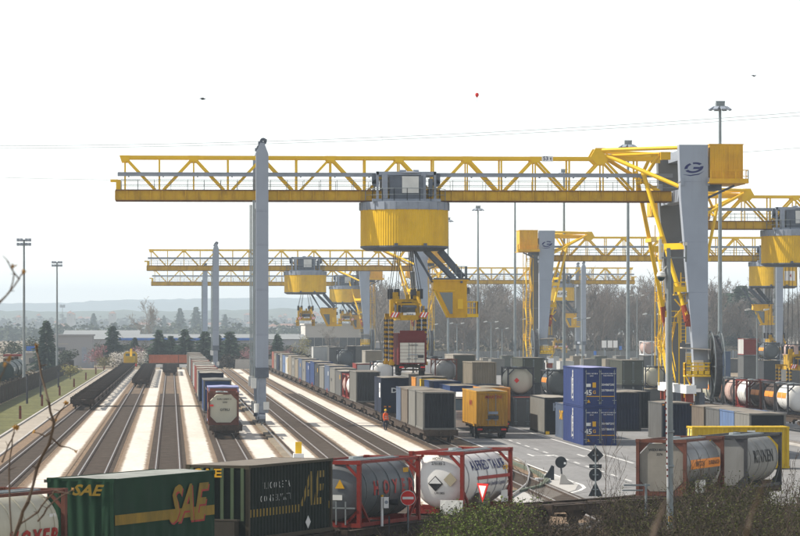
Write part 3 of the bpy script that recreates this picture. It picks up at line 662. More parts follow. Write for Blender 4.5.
    for x_ in (-1.0, 1.65):
        P('floodlight', G_DARK, dr, lambda b: b.box((0, 0, 16.3), (0.3, 0.25, 0.3)).bar((0, 0.1, 16.4), (0, 0.4, 16.3), 0.06), 'dfl', loc=(x_, -math.sqrt(16-x_*x_)-0.1, 0))
    if sign:
        a_ = -1.2 if D == 1 else -1.5
        V, fs = text_pts(sign, 0.85, 0.03)
        r_ = 4.03; xs0 = sign_x(sign)
        P('sign_board', WHITE, dr, lambda b: b.add([(r_*math.sin(q), -r_*math.cos(q), z) for z in (17.1, 18.7) for q in [xs0+0.62*(i/6-0.5) for i in range(7)]], [(i, i+1, 8+i, 7+i) for i in range(6)]))
        P('lettering', RED_INK if sign == '4' else BLACK_INK, dr, lambda b: b.add([((r_+0.02)*math.sin(xs0+x/r_), -(r_+0.02)*math.cos(xs0+x/r_), 17.9+y) for x, y, _ in V], fs))
    cx, cy = cab[0], cab[1]
    arm = P('cab_arm', G_DARK, t, lambda b: b.bar((cx-2.2, cy-0.6, 15.9), (cx+0.4, cy-0.6, 13.3), 0.4, 0.85, up=(0, 1, 0)).bar((cx-2.2, cy+0.6, 15.9), (cx+0.4, cy+0.6, 13.3), 0.4, 0.85, up=(0, 1, 0)).bar((cx-0.9, cy, 15.9), (cx+1.2, cy, 13.4), 0.6, 0.5, up=(0, 1, 0)).bar((cx-3.4, cy-0.8, 15.9), (cx-1.4, cy-0.8, 12.8), 0.18).bar((cx-3.1, cy+0.8, 15.9), (cx-1.4, cy+0.8, 12.8), 0.18).box((cx+0.2, cy, 13.25), (3.2, 2.2, 0.18)), ('arm', cx, cy), loc=(X(tx), 0, dzg))
    cabp = [(cx-1.55, 13.1), (cx+1.5, 13.1), (cx+1.5, 9.75), (cx-0.25, 9.75), (cx-1.35, 12.2), (cx-1.6, 12.3)]
    cb = P('driver_cab', Y_CRANE, t, lambda b: b.prism(cabp, 'y', cy-1.1, cy+1.1).box((cx, cy, 13.15), (3.3, 2.4, 0.12)), ('cabin', cx, cy), loc=(X(tx), 0, dzg))
    P('window', GLASS, cb, lambda b: b.prism([(cx-1.0, 12.05), (cx+0.2, 12.05), (cx+0.2, 10.1), (cx-0.05, 10.1)], 'y', cy-1.115, cy-1.08), ('cw', cx, cy))
    P('windscreen', GLASS, cb, lambda b: b.add([(cx-1.39, cy-0.95, 12.05), (cx-1.39, cy+0.95, 12.05), (cx-0.36, cy+0.95, 9.9), (cx-0.36, cy-0.95, 9.9)], [(0, 1, 2, 3)]), ('cws', cx, cy))
    P('window_frame', Y_TUBE, cb, lambda b: b.bar((cx-1.5, cy-1.15, 12.2), (cx-0.3, cy-1.15, 9.8), 0.14).box((cx+0.9, cy-1.13, 11.0), (0.5, 0.05, 0.9)).box((cx-0.4, cy-1.13, 12.2), (1.6, 0.05, 0.1)), ('cwf', cx, cy))
    P('gangway', Y_TUBE, cb, lambda b: (b.box((cx+2.0, cy, 9.95), (1.1, 2.2, 0.3)), fence_rail(b, [(cx+1.5, cy-1.05, 10.1), (cx+2.5, cy-1.05, 10.1), (cx+2.5, cy+1.05, 10.1), (cx+1.5, cy+1.05, 10.1)], 1.1, 0.04, 0.5)), ('cgw', cx, cy))
    P('roof_rail', STEEL, cb, lambda b: fence_rail(b, [(cx+0.5, cy-1.0, 13.2), (cx+1.5, cy-1.0, 13.2), (cx+1.5, cy+1.0, 13.2)], 1.2, 0.03, 0.5), ('crr', cx, cy))
    P('cab_lamp', G_DARK, cb, lambda b: b.box((cx+1.65, cy-0.6, 12.2), (0.25, 0.3, 0.6)).box((cx+1.0, cy-1.2, 13.0), (0.2, 0.2, 0.2)), ('clp', cx, cy))
    # spreader
    sz = spread+dzg; sy_ = -1.0
    sp = P('spreader', SPR, t, lambda b: b.box((0, 0, 0.35), (1.6, 12.0, 0.45)).box((0, -5.6, 0.5), (3.0, 0.5, 0.5)).box((0, 5.6, 0.5), (3.0, 0.5, 0.5)).box((-0.95, 0, 1.35), (0.35, 4.4, 1.2)).box((0.95, 0, 1.35), (0.35, 4.4, 1.2)).box((0, 2, 1.3), (2.2, 0.4, 0.3)).box((0, -2, 1.85), (2.6, 0.5, 0.35)).box((-1.0, -2, 2.3), (0.5, 0.5, 0.7)).box((0.9, -2, 2.35), (0.6, 0.5, 0.8)).box((0.1, -2.2, 2.2), (0.3, 0.3, 0.5)).box((-1.5, -4.2, 1.2), (0.3, 1.2, 1.5)).box((-1.2, -4.4, 1.9), (0.7, 0.3, 0.25)).box((1.3, -4.2, 0.9), (0.3, 1.0, 1.0)).box((-0.55, -5.0, 1.15), (0.25, 0.3, 0.9)).box((0.85, -5.0, 1.0), (0.25, 0.3, 0.8)).box((0, -5.2, 1.55), (2.0, 0.2, 0.16)).bar((-1.4, -5.0, 0.7), (-0.8, -3.0, 2.2), 0.16).bar((1.4, -5.0, 0.7), (0.9, -3.0, 2.2), 0.16), 'spr', loc=(X(tx), sy_, sz))
    P('sheave_block', FRAME_DARK, sp, lambda b: [b.box((x_, y_, 2.5), (0.3, 0.5, 0.9)) for x_ in (-1.35, -0.75, 0.75, 1.35) for y_ in (-1.6, 1.6)] + [b.box((0, -2.3, 1.4), (0.9, 0.4, 0.7)), b.box((-0.5, -5.95, 1.05), (0.5, 0.3, 0.5)), b.box((0.6, -2.4, 2.6), (0.5, 0.5, 0.5))], 'shb')
    P('hydraulic_pack', G_DARK, sp, lambda b: b.box((0.15, -3.2, 1.0), (0.9, 0.9, 0.7)).box((0, -1.0, 1.4), (1.5, 2.0, 1.1)).box((0.2, -4.9, 0.95), (0.7, 0.4, 0.35)).tube((-1.2, -5.3, 0.85), (-1.2, -5.3, 1.5), 0.1).tube((1.15, -5.3, 0.85), (1.15, -5.3, 1.4), 0.1).tube((-0.6, -5.2, 1.3), (0.7, -5.2, 1.3), 0.16).box((1.55, -5.0, 0.9), (0.25, 0.5, 0.5)), 'hyd')
    P('number_plate', WHITE, sp, lambda b: b.box((0.0, -5.93, 0.6), (1.1, 0.05, 0.42)), 'npl')
    P('plate_mark', BLACK_INK, sp, lambda b: [b.box((-0.2+i*0.16, -5.965, 0.6), (0.07, 0.02, 0.22)) for i in range(4)], 'npm')
    for x_ in (-1.3, 1.3):
        P('warning_plate', [RED, WHITE], sp, lambda b: [b.box((i*0.13-0.26, -5.93-0.005*(i % 2), 0.6), (0.12, 0.04, 0.5), i % 2, Matrix.Rotation(0.5, 3, 'Y')) for i in range(5)], 'wpl', loc=(x_, 0, 0), nm=2)
    for x_ in (-1.5, 1.5):
        for y_ in (-4.9, 4.9, -2.6, 2.6):
            ga = P('grapple_arm', SPR, sp, (lambda b: b.box((0, 0, -1.7), (0.22, 0.36, 4.2)).box((0, 0, -3.75), (0.4, 0.4, 0.3))) if arms else (lambda b: b.box((0, 0, -0.3), (0.22, 0.36, 1.2)).box((0, 1.4, 0.0), (0.22, 2.6, 0.3))), ('garm', arms), loc=(x_, y_, 0))
            if not arms: continue
            P('hazard_band', FRAME_DARK, ga, lambda b: [b.box((0, 0, 0.1-0.42*i), (0.24, 0.38, 0.23), 0, Matrix.Rotation(0.45, 3, 'Y')) for i in range(9)], 'ghz')
    hz = 15.8+dzg-sz
    P('hoist_rope', FRAME_DARK, sp, lambda b: [b.tube((x_, y_, 2.9), (x_*0.6, y_*0.9+1.0, hz), 0.03, n=4, cap=False) for x_ in (-1.35, -0.75, 0.75, 1.35) for y_ in (-1.6, 1.6)], ('rope', spread))
    return t
def sign_x(s): return {'HUPAC': 0.15, '4': 0.62}.get(s, 0.0)
def trolley_frame(b):
    for x_ in (-2.6, 2.6):
        for y_ in (-2.6, 2.6):
            b.box((x_, y_, 21.45), (0.22, 0.22, 2.5)); 
        b.box((x_, -2.3, 22.8), (0.25, 0.9, 0.3))
    for y_ in (-2.6, 2.6): b.box((0, y_, 22.78), (5.4, 0.3, 0.32)); b.box((1.55, y_*1.02, 21.5), (0.45, 0.35, 2.6))
    b.box((0, -2.9, 20.35), (6.2, 0.3, 0.24)); b.box((0, 2.9, 20.35), (6.2, 0.3, 0.24))
    for x_ in (-2.8, 2.8): b.box((x_, 0, 20.16), (0.4, 5.8, 0.2))
def thing_part(name, parent):
    o = bpy.data.objects.new(name, None); COL.objects.link(o); o.parent = parent; return o

# ---------------------------------------------------------------- lamps, signs, people
def mast(label, loc, h, heads='ring', group=None, r=0.26):
    t = thing('floodlight_mast', label, 'floodlight mast', loc, 0, group)
    P('pole', STEEL, t, lambda b: b.tube((0, 0, 0), (0, 0, h), r, r*0.55, n=10), ('mpole', h, r), smooth=True)
    if heads == 'ring':
        P('head_ring', STEEL, t, lambda b: b.lathe([(0.7, -0.05), (0.8, -0.05), (0.8, 0.05), (0.7, 0.05), (0.7, -0.05)], 'z', 14, (0, 0, h-0.1)).box((0, 0, h+0.15), (1.0, 0.9, 0.5)).box((0, 0, h-0.1), (1.5, 0.1, 0.1)).box((0, 0, h-0.1), (0.1, 1.5, 0.1)).tube((-0.5, 0, h+0.5), (0.6, 0, h+0.5), 0.08), ('mring', h))
        for i in range(8):
            a = PI*i/4+0.2
            P('floodlight', G_MID, t, lambda b: b.prism([(-0.3, -0.1), (0.3, -0.16), (0.34, 0.0), (-0.25, 0.14)], 'y', -0.28, 0.28), 'mfl', loc=(1.05*math.cos(a), 1.05*math.sin(a), h-0.3), rot=(0, 0.35, a))
    else:
        P('cross_arm', STEEL, t, lambda b: b.box((0, 0, h-0.1), (1.9, 0.14, 0.12)).box((0, 0, h-0.7), (1.7, 0.14, 0.12)), ('marm', h))
        for x_ in (-0.8, -0.35, 0.35, 0.8):
            for dz in (-0.05, -0.65):
                P('floodlight', G_MID, t, lambda b: b.prism([(-0.2, -0.12), (0.2, -0.2), (0.2, 0.16), (-0.2, 0.2)], 'x', -0.2, 0.2), 'mfl2', loc=(x_, -0.1, h+dz))
    return t
def street_lamp(label, loc, h, group):
    t = thing('street_lamp', label, 'street lamp', loc, 0, group)
    P('pole', STEEL, t, lambda b: b.tube((0, 0, 0), (0, 0, h), 0.12, 0.07, n=8), ('spole', h))
    P('bracket', STEEL, t, lambda b: b.bar((0, 0, h-0.1), (-0.9, 0, h+0.15), 0.08).bar((0, 0, h-0.1), (0.9, 0, h+0.15), 0.08), ('sbr', h))
    for sg in (-1, 1):
        P('lantern', G_LIGHT, t, lambda b: b.prism([(-0.4, -0.02), (-0.25, -0.12), (0.35, -0.1), (0.4, 0.06), (-0.2, 0.12)], 'y', -0.16, 0.16), 'lant', loc=(sg*1.15, 0, h+0.18), rot=(0, -0.2*sg, 0 if sg > 0 else PI))
    return t

def person(label, loc, rz):
    V = [(0,0,0.95),(0,0,1.15),(0,0.01,1.38),(0,0,1.52),(0,-0.02,1.66),(0,-0.02,1.74)]; E = [(0,1),(1,2),(2,3),(3,4),(4,5)]
    Rr = [0.15,0.155,0.15,0.06,0.095,0.085]
    def chain(a, pts):
        p = a
        for q, r_ in pts: V.append(q); Rr.append(r_); E.append((p, len(V)-1)); p = len(V)-1
    for s_ in (-1, 1):
        st = 0.16*s_
        chain(0, [((0.09*s_,0,0.88),0.095),((0.1*s_,-st*0.6,0.5),0.072),((0.1*s_,st*0.3,0.1),0.05),((0.1*s_,st*0.3-0.06,0.04),0.045),((0.11*s_,st*0.3-0.17,0.035),0.035)])
        chain(2, [((0.17*s_,0,1.40),0.075),((0.23*s_,0.03*s_,1.12),0.055),((0.22*s_,-0.12+0.03*s_,0.92),0.042),((0.22*s_,-0.16,0.85),0.035),((0.215*s_,-0.19,0.78),0.018)])
    me = bpy.data.meshes.new('person'); me.from_pydata(V, E, [])
    o = bpy.data.objects.new('person_tmp', me); COL.objects.link(o)
    md = o.modifiers.new('s', 'SKIN')
    for i, sv in enumerate(me.skin_vertices[0].data): sv.radius = (Rr[i], Rr[i]*(0.78 if i in (1, 2) else 1)); sv.use_root = (i == 0)
    sb = o.modifiers.new('d', 'SUBSURF'); sb.levels = 2; sb.render_levels = 2
    dg = bpy.context.evaluated_depsgraph_get(); m2 = bpy.data.meshes.new_from_object(o.evaluated_get(dg))
    bpy.data.objects.remove(o)
    HV = mat('hi_vis_orange', (0.85, 0.12, 0.02), 0.6, var=0.08); TR = mat('dark_trousers', (0.03, 0.035, 0.06), 0.8); SK = mat('skin', (0.45, 0.25, 0.18), 0.6)
    m2.materials.clear()
    for m in (TR, HV, SK, BLACK): m2.materials.append(m)
    for p in m2.polygons:
        z, x = p.center.z, abs(p.center.x)
        p.material_index = 2 if z > 1.5 or (x > 0.17 and z < 0.86) else 1 if z > 0.88 else 3 if z < 0.09 else 0
        p.use_smooth = True
    o = bpy.data.objects.new('person', m2); COL.objects.link(o); o.location = loc; o.rotation_euler = (0, 0, rz)
    tag(o, label, 'person')
    P('helmet', mat('helmet_yellow', (0.75, 0.5, 0.03), 0.4), o, lambda b: b.lathe([(0.15, 1.70), (0.112, 1.71), (0.108, 1.76), (0.075, 1.82), (0.001, 1.84)], 'z', 14, (0, -0.02, 0)), smooth=True)
    P('reflective_band', G_LIGHT, o, lambda b: [b.lathe([(0.168, z), (0.168, z+0.05)], 'z', 14) for z in (1.02, 1.18)])
    P('hair', FRAME_DARK, o, lambda b: b.lathe([(0.1, 1.62), (0.104, 1.7)], 'z', 12, (0, 0.0, 0), a0=0.2, a1=PI-0.2))
    P('nose', SK, o, lambda b: b.prism([(-0.115, 1.66), (-0.145, 1.64), (-0.115, 1.625)], 'x', -0.014, 0.014))
    return o

# ---------------------------------------------------------------- plants
def limb_tree(b, seed, h, levels=4, twig=0.012, spread=0.55, r0=None, up=0.25, clear=0.25, nb=(5, 6, 5, 4)):
    rr = random.Random(seed)
    r0 = r0 or h*0.014
    def grow(p, d, L, r, lv):
        n = 4 if lv == 0 else 3; pts = [Vector(p)]; rs = [r]; dd = Vector(d)
        for i in range(n):
            dd = (dd+Vector((rr.uniform(-1, 1), rr.uniform(-1, 1), rr.uniform(-0.4, 1)*up*2))*(0.10 if lv == 0 else 0.2)).normalized()
            pts.append(pts[-1]+dd*L/n); rs.append(max(twig, r*(1-0.7*(i+1)/n)))
        b.path(pts, rs, 5 if lv < 2 else 3)
        if lv >= levels: return
        k = nb[min(lv, len(nb)-1)]
        for i in range(k):
            t = clear+(1-clear)*(i+rr.random())/k if lv == 0 else 0.25+0.75*(i+rr.random())/k
            j = min(n-1, int(t*n)); q = pts[j].lerp(pts[j+1], t*n-j)
            a = rr.uniform(0, 2*PI); base = (pts[j+1]-pts[j]).normalized()
            s1 = base.orthogonal().normalized(); s2 = base.cross(s1)
            nd = (base*rr.uniform(0.5, 1.0)+(s1*math.cos(a)+s2*math.sin(a))*rr.uniform(spread, spread*1.6)+Vector((0, 0, up))).normalized()
            grow(q, nd, L*rr.uniform(0.38, 0.6)*(1.15-0.4*t if lv == 0 else 1), rs[j]*0.55, lv+1)
    grow((0, 0, 0), (0, 0, 1), h*0.86, r0, 0)
def trunk_of(b, h, r, seed=1):
    rr = random.Random(seed); pts = [Vector((0, 0, -0.3))]
    for i in range(5): pts.append(Vector((rr.uniform(-.1, .1)*i*0.4, rr.uniform(-.1, .1)*i*0.4, h*(i+1)/5)))
    b.path(pts, [r*(1-0.8*i/5) for i in range(6)], 6)
def leaf_cloud(b, rr, c, rad, n, size, flat=0.5):
    for _ in range(n):
        while True:
            p = Vector((rr.uniform(-1, 1), rr.uniform(-1, 1), rr.uniform(-1, 1)))
            if 0.15 < p.length < 1: break
        p = Vector((p.x*rad[0], p.y*rad[1], p.z*rad[2]))+Vector(c)
        a, e = rr.uniform(0, 2*PI), rr.uniform(-0.9, 0.9); s_ = size*rr.uniform(0.5, 1.3)
        u = Vector((math.cos(a), math.sin(a), 0))*s_; v = Vector((-math.sin(a)*math.sin(e), math.cos(a)*math.sin(e), math.cos(e)))*s_*flat
        b.add([p-u, p-v*0.9, p+u, p+v], [(0, 1, 2, 3)])
def conifer_crown(b, seed, h, rb):
    rr = random.Random(seed); z = h*0.08
    while z < h*0.98:
        f = 1-z/h; L = rb*(f**0.65)*rr.uniform(0.65, 1.1)+0.15; k = max(4, int(9*f)+3)
        for i in range(k):
            a = 2*PI*i/k+rr.uniform(-.4, .4); l = L*rr.uniform(0.6, 1.15); dr = -0.22*l+rr.uniform(-.1, .25)
            d = Vector((math.cos(a), math.sin(a), 0)); s_ = Vector((-math.sin(a), math.cos(a), 0))
            p0 = Vector((0, 0, z)); m_ = int(3+l*3.2)
            for j in range(m_):
                t = 0.2+0.8*(j+rr.random())/m_; c = p0+d*l*t+Vector((0, 0, dr*t*t))
                sz = 0.23*h/8*(1.35-t*0.7)*rr.uniform(0.8, 1.5)
                b.add([c-d*sz*1.1, c-s_*sz*0.9+Vector((0, 0, -0.6*sz)), c+d*sz*1.4+Vector((0, 0, -0.2*sz)), c+s_*sz*0.9+Vector((0, 0, -0.5*sz+rr.uniform(-.3, .3)*sz))], [(0, 1, 2, 3)])
                b.add([c-d*sz*0.8+Vector((0, 0, sz*0.5)), c+d*sz+Vector((0, 0, sz*0.3)), c+d*sz*0.8-Vector((0, 0, sz*0.7))], [(0, 1, 2)])
        z += h*rr.uniform(0.02, 0.033)

# ---------------------------------------------------------------- the setting: ground, ballast, platforms, tracks, asphalt, hills
GROUND = mat('ground_earth', (0.21, 0.17, 0.12), 0.95, var=0.3, scale=0.05, fine=0.3)
BALLAST = mat('ballast', (0.185, 0.128, 0.082), 0.95, var=0.25, scale=0.35, fine=0.55, bump=0.6, bscale=6)
BALLAST_DARK = mat('ballast_dark', (0.145, 0.105, 0.072), 0.95, var=0.3, scale=0.5, fine=0.5, dirt=(0.075, 0.058, 0.045), amt=0.35, bump=0.6, bscale=6)
CREAM = mat('cream_gravel', (0.62, 0.545, 0.44), 0.95, var=0.12, scale=0.5, fine=0.22, dirt=(0.36, 0.28, 0.19), amt=0.22)
ASPHALT = mat('asphalt', (0.205, 0.20, 0.195), 0.9, var=0.12, scale=0.22, fine=0.14, dirt=(0.125, 0.12, 0.115), amt=0.42, stretch=(1.4, 0.05, 1))
CONC = mat('concrete', (0.40, 0.38, 0.35), 0.9, var=0.14, scale=0.4, dirt=(0.2, 0.18, 0.16), amt=0.3)
GRASS = mat('grass_green', (0.10, 0.10, 0.035), 0.95, var=0.3, scale=0.15, fine=0.4, dirt=(0.24, 0.21, 0.09), amt=0.35)
PAINT = mat('road_paint', (0.62, 0.61, 0.58), 0.7, var=0.1, dirt=(0.27, 0.265, 0.26), amt=0.42, scale=1.6)

def sheet(name, pts, z, m, k='structure'):
    me = bpy.data.meshes.new(name); me.from_pydata([(x, y, z) for x, y in pts], [], [tuple(range(len(pts)))]); me.materials.append(m)
    o = bpy.data.objects.new(name, me); COL.objects.link(o); o['kind'] = k
    return o
# one ground sheet out to the hills, with the bank the viewpoint stands on
prof = [(-60, 7.3), (10, 7.3), (24, 7.0), (40, 5.6), (70, 2.4), (92, 0.5), (104, 0.0), (160, 0), (400, 0), (1000, 0), (3000, 0), (13000, 0)]
xs = [-6500, -1500, -400, -120, -60, -20, 0, 20, 60, 120, 400, 1500, 6500]
V = []; fs = []
for y, z in prof:
    for x in xs: V.append((x, y, z))
for j in range(len(prof)-1):
    for i in range(len(xs)-1):
        a = j*len(xs)+i; fs.append((a, a+1, a+len(xs)+1, a+len(xs)))
me = bpy.data.meshes.new('ground'); me.from_pydata(V, [], fs); me.materials.append(GROUND)
me.polygons.foreach_set('use_smooth', [True]*len(me.polygons))
o = bpy.data.objects.new('ground', me); COL.objects.link(o); o['kind'] = 'structure'

def ragged(name, y0, y1, ul, ur, z, m, step=1.2, amp=0.16, seed=0, parent=None):
    rr = random.Random(seed); n = int((y1-y0)/step); V = []; fs = []
    al = ar = 0.0
    for i in range(n+1):
        y = y0+(y1-y0)*i/n; al = al*0.55+rr.uniform(-amp, amp); ar = ar*0.55+rr.uniform(-amp, amp)
        f = lambda q: q(y) if callable(q) else q
        V += [(f(ul)+al, y, z), (f(ur)+ar, y, z)]
        if i: fs.append((2*i-2, 2*i-1, 2*i+1, 2*i))
    me = bpy.data.meshes.new(name); me.from_pydata(V, [], fs); me.materials.append(m)
    o = bpy.data.objects.new(name, me); COL.objects.link(o); o['kind'] = 'structure'
    return o
def soft_mat(name, ca_, cb_, edge, nsc, fine=0.3):
    m = bpy.data.materials.new(name); m.use_nodes = True; n, l = m.node_tree.nodes, m.node_tree.links; b = n['Principled BSDF']; b.inputs['Roughness'].default_value = 0.95; b.inputs['Specular IOR Level'].default_value = 0.2
    uv = n.new('ShaderNodeUVMap'); sp = n.new('ShaderNodeSeparateXYZ'); l.new(uv.outputs[0], sp.inputs[0]); tc = n.new('ShaderNodeTexCoord')
    def M(op, a, b_):
        x = n.new('ShaderNodeMath'); x.operation = op
        for s_, v in ((x.inputs[0], a), (x.inputs[1], b_)):
            if isinstance(v, (int, float)): s_.default_value = v
            elif v is not None: l.new(v, s_)
        return x.outputs[0]
    def N(sc_, st=(1, 1, 1), d=5):
        mp = n.new('ShaderNodeMapping'); mp.inputs['Scale'].default_value = st; l.new(tc.outputs['Object'], mp.inputs[0])
        t = n.new('ShaderNodeTexNoise'); t.inputs['Scale'].default_value = sc_; t.inputs['Detail'].default_value = d; t.inputs['Roughness'].default_value = 0.65; l.new(mp.outputs[0], t.inputs['Vector']); return t.outputs[0]
    d = M('SUBTRACT', 0.5, M('ABSOLUTE', M('SUBTRACT', sp.outputs[0], 0.5), None))
    d = M('ADD', d, M('MULTIPLY', M('SUBTRACT', N(nsc, (1, 0.5, 1)), 0.5), edge*1.9))
    mr = n.new('ShaderNodeMapRange'); mr.interpolation_type = 'SMOOTHSTEP'; mr.inputs[1].default_value = edge*0.55; mr.inputs[2].default_value = edge*1.25; l.new(d, mr.inputs[0])
    mx = n.new('ShaderNodeMix'); mx.data_type = 'RGBA'; mx.inputs[6].default_value = (*cb_, 1); mx.inputs[7].default_value = (*ca_, 1); l.new(mr.outputs[0], mx.inputs[0])
    v = M('MULTIPLY_ADD' if False else 'MULTIPLY', M('SUBTRACT', N(2.2, (1, 0.35, 1), 6), 0.5), fine*2.6); v2 = M('MULTIPLY', M('SUBTRACT', N(0.35, (1, 0.12, 1), 3), 0.5), fine*1.6)
    f = M('ADD', M('ADD', v, v2), 1.0); cb = n.new('ShaderNodeCombineColor')
    for i in range(3): l.new(f, cb.inputs[i])
    m2 = n.new('ShaderNodeMix'); m2.data_type = 'RGBA'; m2.blend_type = 'MULTIPLY'; m2.inputs[0].default_value = 1.0; l.new(mx.outputs[2], m2.inputs[6]); l.new(cb.outputs[0], m2.inputs[7])
    l.new(m2.outputs[2], b.inputs['Base Color']); return m
STRIP = soft_mat('gravel_strip', (0.56, 0.515, 0.45), (0.19, 0.135, 0.09), 0.16, 2.0, 0.26)
BED = soft_mat('track_bed', (0.125, 0.088, 0.058), (0.185, 0.128, 0.082), 0.12, 1.3, 0.55)
def soft(name, y0, y1, ul, ur, z, m):
    n = max(1, int((y1-y0)/20)); V = []; fs = []; f = lambda q, y: q(y) if callable(q) else q
    for i in range(n+1):
        y = y0+(y1-y0)*i/n; V += [(f(ul, y), y, z), (f(ur, y), y, z)]
        if i: fs.append((2*i-2, 2*i-1, 2*i+1, 2*i))
    me = bpy.data.meshes.new(name); me.from_pydata(V, [], fs); me.materials.append(m); uvl = me.uv_layers.new()
    for lp in me.loops: uvl.data[lp.index].uv = (lp.vertex_index % 2, me.vertices[lp.vertex_index].co.y*0.1)
    o = bpy.data.objects.new(name, me); COL.objects.link(o); o['kind'] = 'structure'; return o
YN, YF = 128.0, 735.0
sheet('ballast_bed', [(-12.4, YN), (22.4, YN), (22.4, YF), (-12.4, YF)], 0.02, BALLAST)
T1 = lambda y: -9.75+0.0022*(y-200)
TR = [('railway_track', T1), ('railway_track', -4.75), ('railway_track', -0.2), ('railway_track', 4.3), ('railway_track', 11.25), ('railway_track', 15.75), ('railway_track', 20.2)]
ft = lambda q, y: q(y) if callable(q) else q
def track_rails(b, c, ys, z=0.15, g=0.755):
    for sg in (-1, 1):
        for i in range(len(ys)-1):
            b.bar((ft(c, ys[i])+sg*g, ys[i], z-0.02), (ft(c, ys[i+1])+sg*g, ys[i+1], z-0.02), 0.075, 0.05)
for i, (nm, c) in enumerate(TR):
    y1 = YF if i < 3 else 735
    o = P(nm, RAIL, None, lambda b: track_rails(b, c, [YN, y1])); o['kind'] = 'structure'
    P('rail_web', RAILSIDE, o, lambda b: [b.bar((ft(c, YN)+sg*0.755, YN, 0.075), (ft(c, y1)+sg*0.755, y1, 0.075), 0.27, 0.09) for sg in (-1, 1)])
    def slp(b, c=c):
        y = 150.0
        while y < 470: b.box((ft(c, y), y, 0.03), (2.4, 0.24, 0.08)); y += 0.6
    so_ = P('sleeper', mat('sleeper', (0.12, 0.095, 0.075), 0.95, var=0.3, rnd=0.1), o, slp); so_['kind'] = 'stuff'
    soft('track_bed', YN, y1, (lambda y, c=c: ft(c, y)-1.3), (lambda y, c=c: ft(c, y)+1.3), 0.034, BED)
for i, (a, b_, y0, y1) in enumerate([(-7.95, -6.55, YN, YF), (-3.1, -1.7, YN, YF), (1.35, 2.75, YN, YF), (5.7, 7.25, YN, YF), (8.75, 9.75, 160, YF), (12.7, 14.2, 172, YF), (16.75, 18.4, 182, YF)]):
    n = 0; y = y0; segs = [y0, 208, 300, 395, 520, y1]
    for j in range(len(segs)-1):
        soft('gravel_platform', segs[j]+0.12, segs[j+1]-0.12, a-0.28, b_+0.28, 0.05, STRIP)
# crane rails on their concrete beams
for u in (8.1, 47.05):
    o = P('crane_rail', RAIL, None, lambda b: b.box((u, (YN+950)/2, 0.24), (0.10, 950-YN, 0.12))); o['kind'] = 'structure'
    P('rail_beam', CONC if u > 20 else mat('rail_beam_dark', (0.2, 0.165, 0.12), 0.9, var=0.25, scale=0.3), o, lambda b: b.box((u, (YN+950)/2, 0.07), (0.9, 950-YN, 0.2)))
    P('rail_clip', RAILSIDE, o, lambda b: b.box((u+0.3, (YN+950)/2, 0.2), (0.12, 950-YN, 0.12)))
# cable ducts across the yard
for y, h in ((204, 0.22), (395, 0.14)):
    o = P('cable_duct', mat('duct_dark', (0.07, 0.06, 0.05), 0.9), None, lambda b: b.box((0.0 if y < 300 else -3, y, 0.1), (14.5 if y < 300 else 13, 0.35, h))); o['kind'] = 'structure'
# service path, grass verge on the far-left side
sheet('service_path', [(-13.9, YN), (-12.0, YN), (-11.4, YF), (-13.0, YF)], 0.034, mat('path_gravel', (0.32, 0.28, 0.23), 0.95, var=0.15, scale=0.2, fine=0.2))
o = P('kerb', CONC, None, lambda b: b.bar((-14.0, YN, 0.06), (-13.1, YF, 0.06), 0.2, 0.16)); o['kind'] = 'structure'
o = P('kerb', CONC, None, lambda b: b.bar((-11.95, YN, 0.05), (-11.45, YF, 0.05), 0.16, 0.12)); o['kind'] = 'structure'
sheet('grass_verge', [(-19.5, YN), (-14.1, YN), (-13.2, YF), (-19.5, YF)], 0.028, GRASS)
# asphalt apron with its markings
apron = [(22.9, 215), (22.6, 200), (21.0, 190), (18.8, 178), (25.0, 172), (60, 196), (96, 196), (96, 950), (22.9, 950)]
sheet('asphalt_apron', apron, 0.045, ASPHALT)
sheet('grass_patch', [(36.5, 172), (75, 190), (75, 214), (39.5, 217), (37.3, 205)], 0.055, mat('fresh_grass', (0.095, 0.125, 0.035), 0.95, var=0.3, scale=0.4, fine=0.4))
for i, (u, y, w_, l_) in enumerate([(27.4, 232, 1.6, 9), (24.6, 262, 1.2, 14), (28.9, 286, 1.8, 7), (34.5, 222, 2.4, 12), (29.2, 212, 1.1, 8), (35.8, 244, 1.5, 20)]):
    sheet('asphalt_patch', [(u, y), (u+w_, y+0.2), (u+w_-0.1, y+l_), (u+0.05, y+l_-0.15)], 0.0475, mat('asphalt_patch_'+'ab'[i % 2], [(0.15, 0.147, 0.142), (0.24, 0.235, 0.225)][i % 2], 0.9, var=0.1, scale=0.5, fine=0.12))
o = P('tar_seam', mat('tar', (0.06, 0.06, 0.06), 0.7), None, lambda b: [b.bar((*p, 0.0485), (*q, 0.0485), 0.07, 0.003) for p, q in (((26.1, 200), (26.15, 470)), ((30.6, 205), (30.55, 400)), ((23.4, 238), (30.0, 239.5)), ((23.4, 271), (36, 270)), ((20.5, 186.5), (30, 205)), ((27, 190), (29.4, 224)))]); o['kind'] = 'structure'
